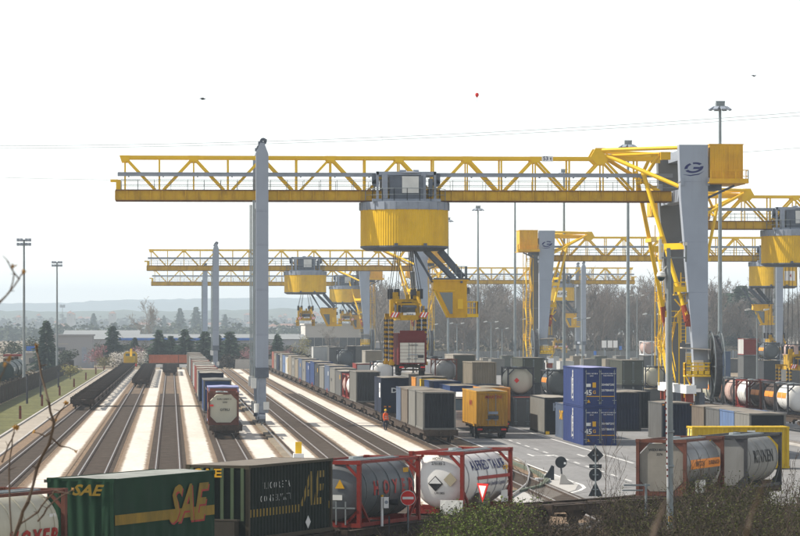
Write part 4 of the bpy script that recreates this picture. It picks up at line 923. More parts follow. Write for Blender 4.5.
def lines(b):
    for u in (23.05, 30.1): b.box((u, 420, 0.051), (0.15, 436 if u < 25 else 380, 0.004))
    y = 205.0
    while y < 500: b.box((26.5, y, 0.051), (0.14, 3.0, 0.004)); y += 6.5
    for u, y0 in ((24.9, 244), (28.3, 243), (24.9, 330), (28.3, 330)):
        b.box((u, y0+1.2, 0.051), (0.16, 4.2, 0.004)); b.box((u+0.55, y0+0.4, 0.051), (1.0, 0.35, 0.004))
        b.prism([(u+1.0, y0-0.9), (u+1.0, y0+1.7), (u+1.7, y0+0.4)], 'z', 0.049, 0.053)
    pts = [(23.05, 202.5), (23.1, 199), (22.85, 195.5), (22.2, 192.2), (21.2, 188.8), (20.1, 185), (19.0, 180.5), (18.2, 177)]
    for i in range(len(pts)-1): b.bar((*pts[i], 0.051), (*pts[i+1], 0.051), 0.2, 0.004)
o = P('road_marking', PAINT, None, lines); o['kind'] = 'structure'
# traffic island tip: gravel behind a kerb
isl = [(22.2, 232), (22.15, 214), (21.6, 203), (20.4, 196), (18.6, 190), (16.6, 186)]
o = P('kerb', mat('kerb_dark', (0.10, 0.115, 0.085), 0.9, var=0.2), None, lambda b: [b.bar((*isl[i], 0.09), (*isl[i+1], 0.09), 0.25, 0.2) for i in range(len(isl)-1)]); o['kind'] = 'structure'
sheet('concrete_island', [(22.95, 214), (22.9, 199), (22.0, 192.6), (18.2, 177.6), (15.5, 183), (18.6, 190), (20.4, 196), (21.6, 203), (22.15, 214)], 0.058, mat('pale_concrete', (0.38, 0.365, 0.34), 0.9, var=0.1, scale=0.3))
# the curving connecting track in front
CT = [(-24, 88), (-17, 103.5), (-10.6, 118), (-6.5, 128), (-2.6, 137), (1.5, 147), (6.5, 155.5), (11.8, 162.5), (14.9, 166.2), (22, 174), (34, 186)]
ctw = [CW(x, z) for x, z in CT]
# outer curved rail joining beside the island
arc = [PT(499, 460, F/14.8), PT(517, 461.5, F/14.9), PT(526, 468, F/15.6), PT(529.5, 477, F/16.6), PT(527, 487, F/17.8), PT(519, 495, F/18.6), PT(505, 503, F/19.6)]
def ctr(b):
    for sg in (-1, 1):
        pp = []
        for i in range(len(ctw)):
            d = (ctw[min(i+1, len(ctw)-1)]-ctw[max(i-1, 0)]).normalized(); n = Vector((d.y, -d.x, 0)); pp.append(ctw[i]+n*sg*0.755+Vector((0, 0, 0.13)))
        for i in range(len(pp)-1): b.bar(pp[i], pp[i+1], 0.075, 0.12)
o = P('connecting_track', RAIL, None, ctr); o['kind'] = 'structure'
def arcr(b):
    for off in (0, 1.5):
        c = sum(arc, Vector())/len(arc)
        pp = [Vector((p.x-off*0.75, p.y+(-off*0.5), 0.14)) for p in arc]
        for i in range(len(pp)-1): b.bar(pp[i], pp[i+1], 0.09, 0.14)
o = P('curved_track', RAIL, None, arcr); o['kind'] = 'structure'
# hills
def hills(name, y, h, x0, x1, seed, col, amp):
    rr = random.Random(seed); V = []; fs = []; n = 420; m = 12
    for j in range(m+1):
        for i in range(n+1):
            x = x0+(x1-x0)*i/n; t = j/m
            e = h*(1+amp*noise.noise(Vector((x*0.0016+seed, 0.3, 0)))+0.35*amp*noise.noise(Vector((x*0.006+seed, 1.3, 0))))
            z = e*math.sin(t*PI/2)**1.2+(t > 0)*7.0*abs(noise.noise(Vector((x*0.02, t*11, seed))))*t**0.5
            V.append((x, y+t*900+120*noise.noise(Vector((x*0.002, t*3, seed))), z-2*(1-t)))
    for j in range(m):
        for i in range(n): a = j*(n+1)+i; fs.append((a, a+1, a+n+2, a+n+1))
    me = bpy.data.meshes.new(name); me.from_pydata(V, [], fs); me.polygons.foreach_set('use_smooth', [True]*len(fs))
    me.materials.append(mat('hill_'+str(seed), col, 0.95, var=0.35, scale=0.012, fine=0.35, dirt=(0.16, 0.13, 0.09), amt=0.3))
    o = bpy.data.objects.new(name, me); COL.objects.link(o); o['kind'] = 'structure'
hills('hills', 4600, 33, -2500, 2500, 3, (0.06, 0.075, 0.05), 0.35)
hills('hills', 9300, 80, -4800, 4800, 5, (0.055, 0.075, 0.06), 0.25)

# ---------------------------------------------------------------- cranes
def uvs(px, s): return UV(px, s)
u, v = UV(400, 11.0)
S0 = 38.95
cA = crane((8.1, 322.5, 0), 'nearest gantry crane, beam spanning the whole yard, lifting the red-topped trailer', 1, 13.1, S0, (4.1, -0.3), 9.4, lod=0)
P('load_plate', WHITE, cA, lambda b: b.box((35.33-8.1-1.2, -1.42, 24.2), (1.0, 0.04, 0.5)))
letter(cA, '53 t', 0.5, NAVY_INK, 'front', (26.03, 24.2), 1.45)
def logo(parent, x, y, z, s=1.0):
    def fn(b):
        n = 40; V = []; fs = []
        for i in range(n):                       # broken slanted ring
            a = PI*2*i/n
            for rr_ in (1.0, 0.66):
                px_, pz_ = 0.80*rr_*math.cos(a), 0.46*rr_*math.sin(a)
                V.append((x+s*(px_+0.35*pz_), y, z+s*pz_))
        for i in range(n):
            if 2 <= i <= 4 or 12 <= i <= 13 or 22 <= i <= 23: continue
            j = (i+1) % n; fs.append((2*i, 2*j, 2*j+1, 2*i+1))
        b.add(V, fs)
        b.add([(x+s*q[0], y, z+s*q[1]) for q in [(-0.02, 0.06), (0.55, 0.06), (0.45, -0.12), (-0.08, -0.12)]], [(0, 1, 2, 3)])
        b.add([(x+s*q[0], y, z+s*q[1]) for q in [(-1.0, -0.58), (-0.3, -0.62), (0.45, -0.5), (0.9, -0.28), (0.42, -0.6), (-0.3, -0.72)]], [(0, 1, 2, 5), (5, 2, 3, 4)])
    return P('logo', NAVY_INK, parent, fn)
logo(cA, S0-0.42, -7.66, 23.15, 1.05)
cB = crane((8.5, 678, 0), 'middle gantry crane on the near tracks, its turret over the far tracks', 1, 17.1, S0+0.2, (4.4, -0.3), 10.7, dzg=-0.8, lod=1, arms=False)
cC = crane((8.3, 868, 0), 'farthest gantry crane on the near tracks, half hidden behind a closer turret', 1, 34.4, S0, (2.4, 0.3), 11.5, dzg=-1.5, lod=1, arms=False)
SF = 39.0; UF = 100.0
cF = crane((99.9, 424, 0), 'second-nearest gantry crane, only its wide end and turret inside the view', -1, 24.9, SF, (4.0, 0.4), 3.3, dzg=0.3, lod=1)
cE = crane((99.9, 585, 0), 'gantry crane with the emblem on its wide leg, standing among the lamp masts', -1, 0.0, SF, (-1.8, 0.2), 5.5, dzg=-0.6, sign='4', lod=1)
logo(cE, -(SF-0.42), -7.66, 22.4, 1.05)
cD = crane((99.8, 862, 0), 'distant gantry crane carrying a white name board on its turret', -1, 5.6, SF, (3.0, 0.2), 4.5, dzg=-1.1, sign='HUPAC', lod=1, arms=False)

ORD = ['first', 'second', 'third', 'fourth', 'fifth', 'sixth', 'seventh', 'eighth', 'ninth', 'tenth', 'eleventh', 'twelfth', 'thirteenth', 'fourteenth', 'fifteenth', 'sixteenth', 'seventeenth', 'eighteenth', 'nineteenth', 'twentieth', 'last']
# ---------------------------------------------------------------- wagons of the three empty and two loaded trains
W0 = wagon((T1(380), 377, 0), 'empty brown flat wagon at the near end of the rake beside the grass verge', 'empty flat wagons beside the verge')
for y_ in (0.35, 6.4, 13.3, 19.35):
    P('end_rack', UNDER, W0, lambda b: b.box((0, 0, 1.34), (2.5, 0.3, 0.2)), 'erack1', loc=(0, y_, 0))
    for sg in (-1, 1): P('stanchion', UNDER, W0, lambda b: b.box((0, 0, 1.33), (0.16, 0.3, 0.3)), 'estan', loc=(sg*1.2, y_, 0))
for i in range(1, 17):
    y = 377+20.9*i
    dup(W0, (T1(y), y, 0), 0.0, '%s empty brown wagon from the near end of the verge-side rake' % ORD[i])
w_ = dup(W0, (-4.35, 515, 0), 0.0, 'empty flat wagon with dark buffers heading the second rake from the verge', 'empty flat wagons on the second track')
for i in range(1, 10): dup(w_, (-4.35, 515+20.9*i, 0), 0.0, '%s empty wagon from the near end of the second rake' % ORD[i])
w_ = dup(W0, (-0.2, 640, 0), 0.0, 'dark flat wagon standing at the end of the straight middle track', 'flat wagons on the middle track')
for i in range(1, 3): dup(w_, (-0.2, 640+20.9*i, 0), 0.0, '%s dark flat wagon on the straight middle track before the orange boxes' % ORD[i])
# train on the fourth track
W1 = wagon((4.3, 279.3, 0), 'flat wagon under the pale tank with octagonal frame', 'wagons of the train ending in the pale tank')
for i in range(1, 20): dup(W1, (4.3, 279.3+20.9*i, 0), 0.0, '%s wagon of the short train behind its pale end tank' % ORD[i])
w_ = dup(W1, (20.2, 265.5, 0), 0.0, 'flat wagon under the black ribbed container at the train end', 'wagons of the long container train')
# 'flat wagon under the pale tank with octagonal frame', 'wagons of the train ending in the pale tank')
#for i in range(1, 20): dup(w_, (4.3, 279.3+20.9*i, 0), 0.0, '%s wagon of the short train behind its pale end tank' % ORD[i])
#w_ = dup(W0, (20.2, 265.5, 0), 0.0, 'flat wagon under the black ribbed container at the train end', 'wagons of the long container train')
for i in range(1, 21): dup(w_, (20.2, 265.5+20.9*i, 0), 0.0, '%s wagon of the long train behind its black ribbed container' % ORD[i])

def C(name, col, var=0.15, dirt=GRIME, amt=0.36, rough=0.75, streak=6): return mat(name, col, rough, var=var, dirt=dirt, amt=amt, streak=streak, scale=0.7)
c_black = C('box_black', (0.014, 0.016, 0.02), 0.2, DUST, 0.06); c_lgrey = C('box_pale_grey', (0.15, 0.145, 0.13), 0.1, (0.2, 0.18, 0.15), 0.3)
c_grey = C('box_grey', (0.095, 0.095, 0.092)); c_brown = C('box_brown_grey', (0.13, 0.105, 0.08), 0.15); c_bluegrey = C('box_blue_grey', (0.075, 0.10, 0.15))
c_navy = C('box_navy', (0.012, 0.017, 0.036), 0.2, DUST, 0.08); c_blue = C('box_blue', (0.02, 0.042, 0.12), 0.12, DUST, 0.1); c_dgrey = C('box_dark_grey', (0.032, 0.034, 0.038), 0.2)
c_white = C('box_white', (0.42, 0.42, 0.40), 0.06); c_red = C('box_red', (0.22, 0.03, 0.022), 0.15); c_rbrown = C('box_red_brown', (0.22, 0.07, 0.05), 0.2)
c_yellow = C('box_yellow', (0.50, 0.33, 0.015), 0.1, GRIME, 0.3); c_ochre = C('box_ochre', (0.46, 0.235, 0.02), 0.15, (0.1, 0.05, 0.02), 0.5); c_orange = C('box_orange', (0.50, 0.20, 0.03)); c_tan = C('box_tan', (0.20, 0.17, 0.125))
c_lilac = C('box_lilac', (0.27, 0.28, 0.45), 0.06, GRIME, 0.06); c_lblue = C('box_light_blue', (0.09, 0.14, 0.25)); c_green = C('box_grey_green', (0.07, 0.075, 0.06), 0.15)
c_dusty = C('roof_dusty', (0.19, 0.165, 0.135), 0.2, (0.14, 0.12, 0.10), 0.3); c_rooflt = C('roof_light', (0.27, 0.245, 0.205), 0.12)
c_royal = C('royal_blue', (0.019, 0.034, 0.12), 0.08, GRIME, 0.12)
t_white = C('tank_white', (0.66, 0.65, 0.62), 0.06, (0.32, 0.28, 0.22), 0.22, 0.45, 5); t_cream = C('tank_cream', (0.44, 0.42, 0.33), 0.06, (0.3, 0.24, 0.16), 0.25, 0.5)
t_steel = mat('tank_steel', (0.20, 0.205, 0.205), 0.42, 0.4, var=0.1, scale=0.6, dirt=(0.2, 0.17, 0.14), amt=0.35, streak=4)
t_grey = C('tank_grey', (0.085, 0.095, 0.10), 0.1, (0.13, 0.12, 0.11), 0.35, 0.45, 4); t_dark = C('tank_dark', (0.07, 0.05, 0.042), 0.25, (0.2, 0.13, 0.09), 0.2)
t_pink = C('tank_pinkish', (0.42, 0.30, 0.26), 0.12, (0.25, 0.12, 0.08), 0.4); t_brown = C('tank_brown', (0.20, 0.12, 0.09), 0.2)
ZD = 1.17
# loaded train, fourth track
t = tank('pale tank with octagonal rusty frame closing the short loaded train', (4.15, 281, ZD), t_cream, FRAME_RUST, octa=True, group='tank containers on wagons')
letter(t, 'EURU 238641 0', 0.17, BLACK_INK, 'front', (0.05, 2.05), 0.02); letter(t, '22K8', 0.17, BLACK_INK, 'front', (0.1, 1.8), 0.02); letter(t, 'OTRU', 0.28, BLACK_INK, 'front', (0.1, 1.2), 0.02)
decal(t, RED, 'front', (-0.95, 1.55), 0.02, (0.3, 0.16), 'red_plate')
g4 = 'boxes of the short loaded train'
container('rust-brown container with lilac roof edge right behind the pale end tank', 'container', (4.25, 288.2, ZD), 7.8, c_rbrown, 2.9, 2.5, g4, 'flat', 'flat', fm=c_lilac, rm=c_lilac)
k = container('blue swap body with white lettering second behind the pale end tank', 'swap body', (4.2, 322, ZD), 13.6, c_blue, 2.95, 2.55, g4, 'flat', 'flat', fm=c_lgrey, rm=c_lgrey)
letter(k, 'LKW WALTER', 0.34, WHITE_INK, 'front', (0, 2.2), 0.03)
k = container('dark blue swap body with small white lettering third behind the pale tank', 'swap body', (4.2, 370, ZD), 13.6, c_navy, 2.95, 2.55, g4, 'flat', 'flat', rm=c_rooflt)
letter(k, 'AMBROGIO', 0.3, WHITE_INK, 'front', (0.3, 2.3), 0.03)
for i, (y, m, n_) in enumerate([(392, c_rooflt, 'beige-roofed'), (414, c_rbrown, 'rust-brown'), (436, c_red, 'dull red'), (458, c_white, 'dirty white'), (480, c_lgrey, 'pale grey'), (505, c_rbrown, 'brown'), (532, c_grey, 'mid grey'), (560, c_white, 'white'), (590, c_lgrey, 'light grey'), (620, c_brown, 'brownish grey'), (650, c_lgrey, 'greyish')]):
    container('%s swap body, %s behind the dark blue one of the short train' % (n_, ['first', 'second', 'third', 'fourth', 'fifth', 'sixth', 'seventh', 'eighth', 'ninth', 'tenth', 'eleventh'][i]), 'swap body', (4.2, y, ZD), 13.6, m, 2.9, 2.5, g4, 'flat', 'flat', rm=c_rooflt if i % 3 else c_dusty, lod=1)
# long container train, seventh track
g7 = 'boxes of the long container train'
B7 = [(267, 7.8, c_black, 'corr', 'corr', c_lgrey, 'black ribbed end and dusty grey side, nearest container of the long train', 2.85),
      (275.6, 7.8, c_lgrey, 'flat', 'flat', None, 'pale grey container directly behind the black ribbed one', 2.85),
      (284.6, 7.8, c_brown, 'flat', 'flat', None, 'dusty brownish container third from the near end of the long train', 2.75),
      (293.0, 6.0, c_bluegrey, 'flat', 'flat', None, 'slim blue-grey container fourth from the near end of the long train', 2.75),
      (320, 11.0, c_navy, 'flat', 'flat', c_navy, 'navy swap body with white letters behind the empty wagon', 3.15),
      (364, 13.6, c_dgrey, 'corr', 'corr', c_lgrey, 'dark ribbed container with light side after the gap in the long train', 3.15)]
for y, L, m, sd_, en, smm, lb, H in B7:
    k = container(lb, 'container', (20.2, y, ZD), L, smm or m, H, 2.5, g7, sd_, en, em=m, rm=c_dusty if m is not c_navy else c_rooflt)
    if m is c_navy and y == 320:
        letter(k, 'DSV', 0.62, WHITE_INK, 'front', (0.35, 2.0), 0.03, 0.03, sx=1.3)
        for q in (-0.9, -0.5, 0.4, 0.8): decal(k, ORANGE, 'front', (q, 0.55), 0.03, (0.2, 0.12), 'reflector')
        decal(k, WHITE, 'left', (2.2, 2.0), 1.26, (1.8, 1.3), 'name_panel')
        letter(k, 'DSV', 0.55, NAVY_INK, 'left', (2.2, 2.0), 1.28)
for i, y in enumerate((378.6, 387.2)):
    tank(['white tank in a red frame wedged into the long train', 'pale tank in a red frame behind the white framed tank'][i], (20.2, y, ZD), [t_white, t_pink][i], FRAME_RED, L=7.4, lod=1, group='tank containers on wagons')
seq = [(396.5, c_grey, 'mid grey'), (411, c_lgrey, 'light grey'), (425.5, c_bluegrey, 'blue-grey'), (441, c_lgrey, 'pale grey'), (456, c_dgrey, 'dark grey'), (471, c_blue, 'blue'), (486, c_blue, 'deeper blue'), (501, c_lgrey, 'dusty pale'), (516, c_bluegrey, 'steel blue'), (531, c_tan, 'tan'), (546, c_lgrey, 'greyish white'), (561, c_tan, 'sandy'), (576, c_white, 'white'), (591, c_lblue, 'light blue'), (606, c_lgrey, 'weathered grey'), (626, c_navy, 'navy'), (641, c_lgrey, 'dull grey'), (656, c_rbrown, 'brownish')]
ordn = ['first', 'second', 'third', 'fourth', 'fifth', 'sixth', 'seventh', 'eighth', 'ninth', 'tenth', 'eleventh', 'twelfth', 'thirteenth', 'fourteenth', 'fifteenth', 'sixteenth', 'seventeenth', 'eighteenth']
for i, (y, m, n_) in enumerate(seq):
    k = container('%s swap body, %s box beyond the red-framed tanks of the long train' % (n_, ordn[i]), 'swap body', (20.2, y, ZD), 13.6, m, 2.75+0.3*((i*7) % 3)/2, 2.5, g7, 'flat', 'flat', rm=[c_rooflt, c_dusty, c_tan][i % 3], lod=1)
    if i % 2 == 0: decal(k, WHITE_INK if i % 4 else YEL_INK, 'left', (2.0+i*0.4, 2.1), 1.255, (1.2, 0.5), 'label_plate')
    if i % 3 == 1: decal(k, FRAME_DARK, 'left', (9.5-i*0.3, 1.5), 1.255, (2.2, 0.35), 'label_plate')
    if i in (12,): decal(k, c_yellow, 'left', (1.0, 1.45), 1.26, (1.4, 2.3), 'yellow_panel')
    if i in (2, 5, 8): decal(k, c_red, 'left', (6, 0.0), 1.26, (3.0, 0.5), 'red_panel')

# ---------------------------------------------------------------- lorries on the apron
k = semitrailer('dirty yellow box trailer with ribbed rear doors on the apron', (25.45, 281), c_ochre, c_ochre, c_ochre, 13.6, 'corr', 'doors', rm=c_tan)
letter(k, 'MARTINI', 0.34, RED_INK, 'front', (0.1, 3.35), 0.06, 0.02, 0.2)
decal(k, FRAME_DARK, 'front', (0.1, 1.75), 0.06, (0.85, 0.3), 'number_board'); decal(k, G_MID, 'front', (0.1, 2.1), 0.06, (0.75, 0.22), 'label_plate')
letter(k, 'MARTINI', 0.6, RED_INK, 'left', (5.0, 2.8), 1.29, 0.02, 0.2)
k = container('dark grey ribbed container showing above the yellow trailer roof', 'container', (28.15, 316, 1.0), 7.2, c_dgrey, 2.75, 2.5, 'boxes on the apron', 'corr', 'corr')
k = semitrailer('orange box trailer parked behind the yellow one', (27.2, 297), c_orange, c_orange, c_orange, 9.5, 'flat', 'doors', rm=c_tan, name='semi_trailer')
k = tractor('white lorry cab facing the viewer between black container and yellow trailer', (25.2, 301.5, 0), t_white, G_MID)
k = container('blue container with big white letter on the white lorry', 'swap body', (25.2, 304.5, 1.15), 12, c_blue, 2.7, 2.5, 'boxes on the apron', 'flat', 'flat', rm=c_tan)
letter(k, 'E', 1.2, WHITE_INK, 'front', (-0.75, 1.5), 0.03, 0.04)
k = container('blue container with a row of white letters beyond the white lorry', 'container', (25.15, 323, 1.2), 12, c_blue, 2.75, 2.5, 'boxes on the apron', 'flat', 'flat', rm=c_dusty)
letter(k, 'ARCESE', 0.6, WHITE_INK, 'front', (0.35, 2.2), 0.03, 0.03)
container('orange container end showing above the train roofs', 'container', (25.15, 347, 1.2), 6, c_orange, 2.75, 2.5, 'boxes on the apron', 'flat', 'flat', rm=c_tan)
container('grey container between the orange and blue ones', 'container', (25.1, 338, 1.3), 7, c_grey, 2.85, 2.5, 'boxes on the apron', 'flat', 'flat', rm=c_dusty)
container('dusty grey swap body behind the orange container end', 'swap body', (25.0, 355, 1.2), 12, c_lgrey, 3.0, 2.5, 'boxes on the apron', 'flat', 'flat', rm=c_dusty)
container('narrow yellow box squeezed behind the blue container with white letters', 'container', (24.9, 335.8, 1.2), 1.8, c_yellow, 2.75, 2.5, 'boxes on the apron', 'flat', 'flat')

# the lifted trailer
c_lift = C('trailer_red', (0.13, 0.02, 0.018), 0.1, GRIME, 0.15); c_liftd = C('trailer_doors', (0.60, 0.57, 0.49), 0.08, GRIME, 0.2)
lu = 8.1+13.1+0.25
k = semitrailer('red semi-trailer with pale rear doors hanging from the nearest crane', (lu, 315.5), c_lift, c_liftd, c_lift, 13.6, 'flat', 'header', z=4.55, rm=c_dusty, dm=c_liftd)
letter(k, 'TRANSPORT', 0.15, BLACK_INK, 'front', (0.1, 2.75), 0.05); decal(k, G_MID, 'front', (0.05, 1.9), 0.06, (0.9, 0.06), 'handle_bar')
P('spare_wheel_box', FRAME_DARK, k, lambda b: b.box((0.75, -0.08, 1.75), (0.5, 0.08, 0.25)))

# ---------------------------------------------------------------- storage lanes
gs = 'stacked boxes on the apron'
k0 = None
for i, z in enumerate((0.06, 2.98)):
    k = container(['royal blue forty-five-foot container at the bottom of the two-high stack', 'royal blue forty-five-foot container on top of the two-high stack'][i], 'container', (32.05, 264.3, z), 13.72, c_royal, 2.9, 2.5, 'royal blue stack', 'flat', 'doors', rm=c_lilac)
    for (tx_, s_, x_, z_, m_) in (('45', 0.55, -0.87, 1.02, WHITE_INK), ('HCRU 145108 8', 0.13, -0.62, 2.45, WHITE_INK), ('L5G1', 0.13, -0.62, 2.28, WHITE_INK), ('MAX GROSS 30480 KGS', 0.11, 0.62, 2.45, WHITE_INK), ('TARE 4700 KGS', 0.11, 0.62, 2.3, WHITE_INK), ('30480', 0.22, 0.4, 1.62, WHITE_INK), ('67200', 0.22, 0.82, 1.62, WHITE_INK), ('25780', 0.22, 0.4, 1.2, WHITE_INK), ('56835', 0.22, 0.82, 1.2, WHITE_INK), ('G', 0.35, -0.42, 1.05, YEL_INK)):
        letter(k, tx_, s_, m_, 'front', (x_, z_), 0.02, 0.02)
    decal(k, WHITE_INK, 'front', (-0.86, 1.58), 0.03, (0.34, 0.24), 'white_label'); decal(k, YEL_INK, 'front', (-0.43, 1.6), 0.03, (0.26, 0.38), 'yellow_label')
    decal(k, YEL_INK, 'front', (-0.5, 0.75), 0.03, (1.0, 0.06), 'yellow_line'); decal(k, YEL_INK, 'front', (0.6, 0.75), 0.03, (1.0, 0.06), 'yellow_line')
    P('warning_triangle', YEL_INK, k, lambda b: b.prism([(-0.98, 0.28), (-0.72, 0.28), (-0.85, 0.52)], 'y', -0.04, -0.028))
    letter(k, 'GEEST', 0.85, WHITE_INK, 'left', (7.0, 1.5), 1.26, 0.04, rot=-PI/2, sx=1.0)
    decal(k, WHITE_INK, 'left', (7.75, 1.25), 1.26, (0.14, 1.7), 'white_bar')
k = container('slate blue container with yellow letters just behind the royal blue stack', 'container', (32.4, 279.2, 0.06), 7.8, c_bluegrey, 2.75, 2.5, gs, 'flat', 'flat', rm=c_dusty)
letter(k, 'DART', 0.95, YEL_INK, 'left', (3.2, 1.8), 1.28, 0.04)
k = container('beige-sided container with black end standing alone on the white edge line', 'container', (31.95, 291, 0.1), 12, c_lgrey, 3.0, 2.5, gs, 'flat', 'flat', em=c_black, rm=c_rooflt, fm=c_dgrey)
letter(k, 'K', 0.9, G_MID, 'front', (-0.3, 2.2), 0.03)
P('foot_block', Y_TUBE, k, lambda b: [b.box((x_, -0.02, 0.1), (0.3, 0.08, 0.25)) for x_ in (-1.0, 1.0)])
k = container('grey container with red roof edge beneath the white tank with diamond', 'container', (31.6, 314, 0.06), 6.06, c_grey, 2.6, 2.44, gs, 'corr', 'doors', rm=c_red, fm=c_grey)
k = tank('white tank in a black frame with red diamond, set on the red-roofed container', (31.3, 317, 2.7), t_cream, FRAME_DARK, group=gs)
decal(k, RED, 'front', (-0.35, 1.42), -0.13, (0.34, 0.34), 'diamond', rot=PI/4)
container('ribbed beige container on the second tier behind the yellow trailer', 'container', (32.0, 362, 2.7), 12, c_tan, 2.6, 2.5, gs, 'corr', 'corr'); container('grey container under the ribbed beige one', 'container', (32.0, 362, 0.06), 12, c_grey, 2.6, 2.5, gs, 'corr', 'corr')
container('pale container with red mark stacked beyond the ribbed beige one', 'container', (31.8, 384, 2.7), 12, c_rooflt, 3.2, 2.5, gs, 'flat', 'flat', em=c_green); container('dark container under the pale one with red mark', 'container', (31.8, 384, 0.06), 12, c_dgrey, 2.6, 2.5, gs, 'corr', 'doors')
for i, (px, s, zz, nn) in enumerate([(533.5, 8.95, 2.7, 'between the diamond tank and the orange-labelled tank'), (633, 8.9, 2.4, 'behind the royal blue stack')]):
    uu, vv = UV(px, s)
    container('grey-green container with double doors upper tier, %s' % nn, 'container', (uu, vv, zz), 12, c_green, 2.75, 2.5, gs, 'corr', 'doors', rm=c_dusty)
    container('dark container below the grey-green one %s' % nn, 'container', (uu, vv, 0.06), 12, c_dgrey, zz-0.1, 2.5, gs, 'corr', 'doors')
uu, vv = UV(556, 10.2)
k = tank('tank with orange label panel in a dark frame near the beige-sided container', (uu+0.3, vv, 2.1), t_grey, FRAME_DARK, group=gs, stripe=ORANGE)
container('grey container under the tank with orange label', 'container', (uu+0.3, vv, 0.06), 6.06, c_dgrey, 2.0, 2.44, gs, 'corr', 'doors')
uu, vv = UV(446, 9.4)
k = tank('large steel tank with round end standing beyond the lifted trailer', (uu, vv, 2.9), t_steel, FRAME_RUST, group=gs, bands=4)
container('red-brown flat container carrying the large steel tank', 'container', (uu, vv, 0.06), 6.06, c_rbrown, 2.75, 2.44, gs, 'corr', 'doors')
for i, px in enumerate((432, 438)):
    uu, vv = UV(px-1, 9.1-0.15*i)
    tank(['white tank at the outer side of the steel tank', 'off-white tank pressed between the white and steel tanks'][i], (uu, vv+8*i, 2.9), [t_white, t_cream][i], FRAME_DARK, group=gs, lod=1, stripe=ORANGE if i else None)
    container(['low dark container carrying the white tank', 'low dark container carrying the off-white tank'][i], 'container', (uu, vv+8*i, 0.06), 6.06, c_dgrey, 2.75, 2.44, gs, 'corr', 'doors')
# lane of long boxes running to the yellow container
gl = 'dark boxes in the lane behind the yellow container'
LN = [(237, 6.3, c_lgrey, None, 'black-ended container with grey side nearest the yellow container'), (243.6, 6.3, c_lblue, None, 'blue-sided container in the dark lane'), (250.2, 6.3, c_grey, None, 'grey container behind the blue-sided one'), (257.5, 6.0, c_brown, None, 'brownish container farther up the dark lane')]
for y, L, m, _, lb in LN:
    container(lb, 'container', (40.1, y, 0.06), L, m, 3.05, 2.5, gl, 'flat', 'flat', rm=c_dusty, em=c_black)
k = container('navy container with orange corner marks, grey side, in the dark lane', 'container', (39.7, 277, 0.06), 7.8, c_grey, 2.9, 2.5, gl, 'flat', 'corr', em=c_navy, rm=c_dusty)
for q in (-1.1, 1.1): decal(k, ORANGE, 'front', (q, 2.75), 0.03, (0.16, 0.12), 'corner_mark')
container('second navy container with ribbed end, half behind the royal blue stack', 'container', (38.6, 300, 0.06), 7.8, c_dgrey, 3.3, 2.6, gl, 'flat', 'corr', em=c_navy, rm=c_dusty)
container('third dark container beyond the two navy ones', 'container', (40.6, 309, 0.06), 13, c_dgrey, 3.2, 2.6, gl, 'flat', 'corr', em=c_black, rm=c_rooflt)
# yellow container lying across
uu, vv = UV(740.5, 16.0)
k = container('bright yellow corrugated container lying crosswise on the grass', 'container', (uu-3.03, vv+1.2, 0.1), 6.1, c_yellow, 2.6, 2.44, gl, 'corr', 'doors', rz=-PI/2, em=C('box_pale_yellow', (0.72, 0.55, 0.12)))
decal(k, G_LIGHT, 'right', (3.7, 2.15), 1.23, (0.5, 0.45), 'label_plate')

# ---------------------------------------------------------------- tank trains beyond the lanes
gt = 'tank containers of the far tank train'
TT = [(298, t_white, FRAME_DARK, ORANGE, 'white tank with orange band at the near end of the far tank train'), (304.5, t_dark, FRAME_DARK, ORANGE, 'dark tank with orange band second from the white banded tank'), (312, t_dark, FRAME_RUST, ORANGE, 'dark banded tank third from the near end of the tank train'), (319.5, t_white, FRAME_RED, None, 'white tank in red frame within the far tank train'), (327, t_pink, FRAME_DARK, None, 'pinkish tank with pale upper half in the far tank train'), (333.6, t_brown, FRAME_DARK, ORANGE, 'brown tank behind the pinkish tank'), (341, t_cream, FRAME_DARK, ORANGE, 'cream tank near the big cable reel')]
for y, m, fm, st, lb in TT: tank(lb, (53.3, y, 1.5), m, fm, group=gt, stripe=st, lod=1, bands=3)
for i in range(3): dup(W1, (53.3, 290+20.9*i, 0.3), 0.0, '%s flat wagon under the far tank train, from its near end' % ORD[i], 'wagons under the far tank train')
gm = 'boxes in the far yard'
def far(px, s, z, kindn, lb, m, L=7, H=2.7, em=None, fm=None):
    uu, vv = UV(px, s)
    if kindn == 't': return tank(lb, (uu, vv, z), m, fm or FRAME_DARK, group=gm, lod=1, bands=2, stripe=em)
    return container(lb, 'container', (uu, vv, z), L, m, H, 2.5, gm, 'flat', 'flat', em=em, fm=fm, lod=1, rm=c_rooflt)
far(751, 6.0, 4.2, 'c', 'red and white container above the far tank train', c_white, 6, 2.7, c_red, c_red)
far(751, 6.0, 0.06, 'c', 'grey container stack base under the red and white container', c_grey, 6, 4.0)
far(772, 6.6, 3.9, 't', 'dark round tank beside the red and white container', t_grey, em=ORANGE)
far(772, 6.6, 0.06, 'c', 'grey base container under the dark round tank', c_dgrey, 6, 3.7)
far(650, 5.4, 3.6, 't', 'pinkish tank in white frame behind the camera mast', t_pink, fm=WHITE)
far(650, 5.4, 0.06, 'c', 'grey base container under the pinkish tank', c_grey, 6, 3.4)
far(655, 8.4, 1.6, 't', 'white round tank by the yellow blossoming shrub', t_cream)
far(655, 8.4, 0.06, 'c', 'low grey box under the white round tank', c_grey, 6, 1.4)
far(795, 6.4, 3.6, 't', 'pale tank at the frame edge of the far yard', t_pink)
far(795, 6.4, 0.06, 'c', 'grey base container under the edge tank', c_grey, 6, 3.4)
far(722, 7.0, 0.06, 'c', 'blue-grey flat shed container near the cable reel', c_bluegrey, 12, 5.3)
rr = random.Random(11)
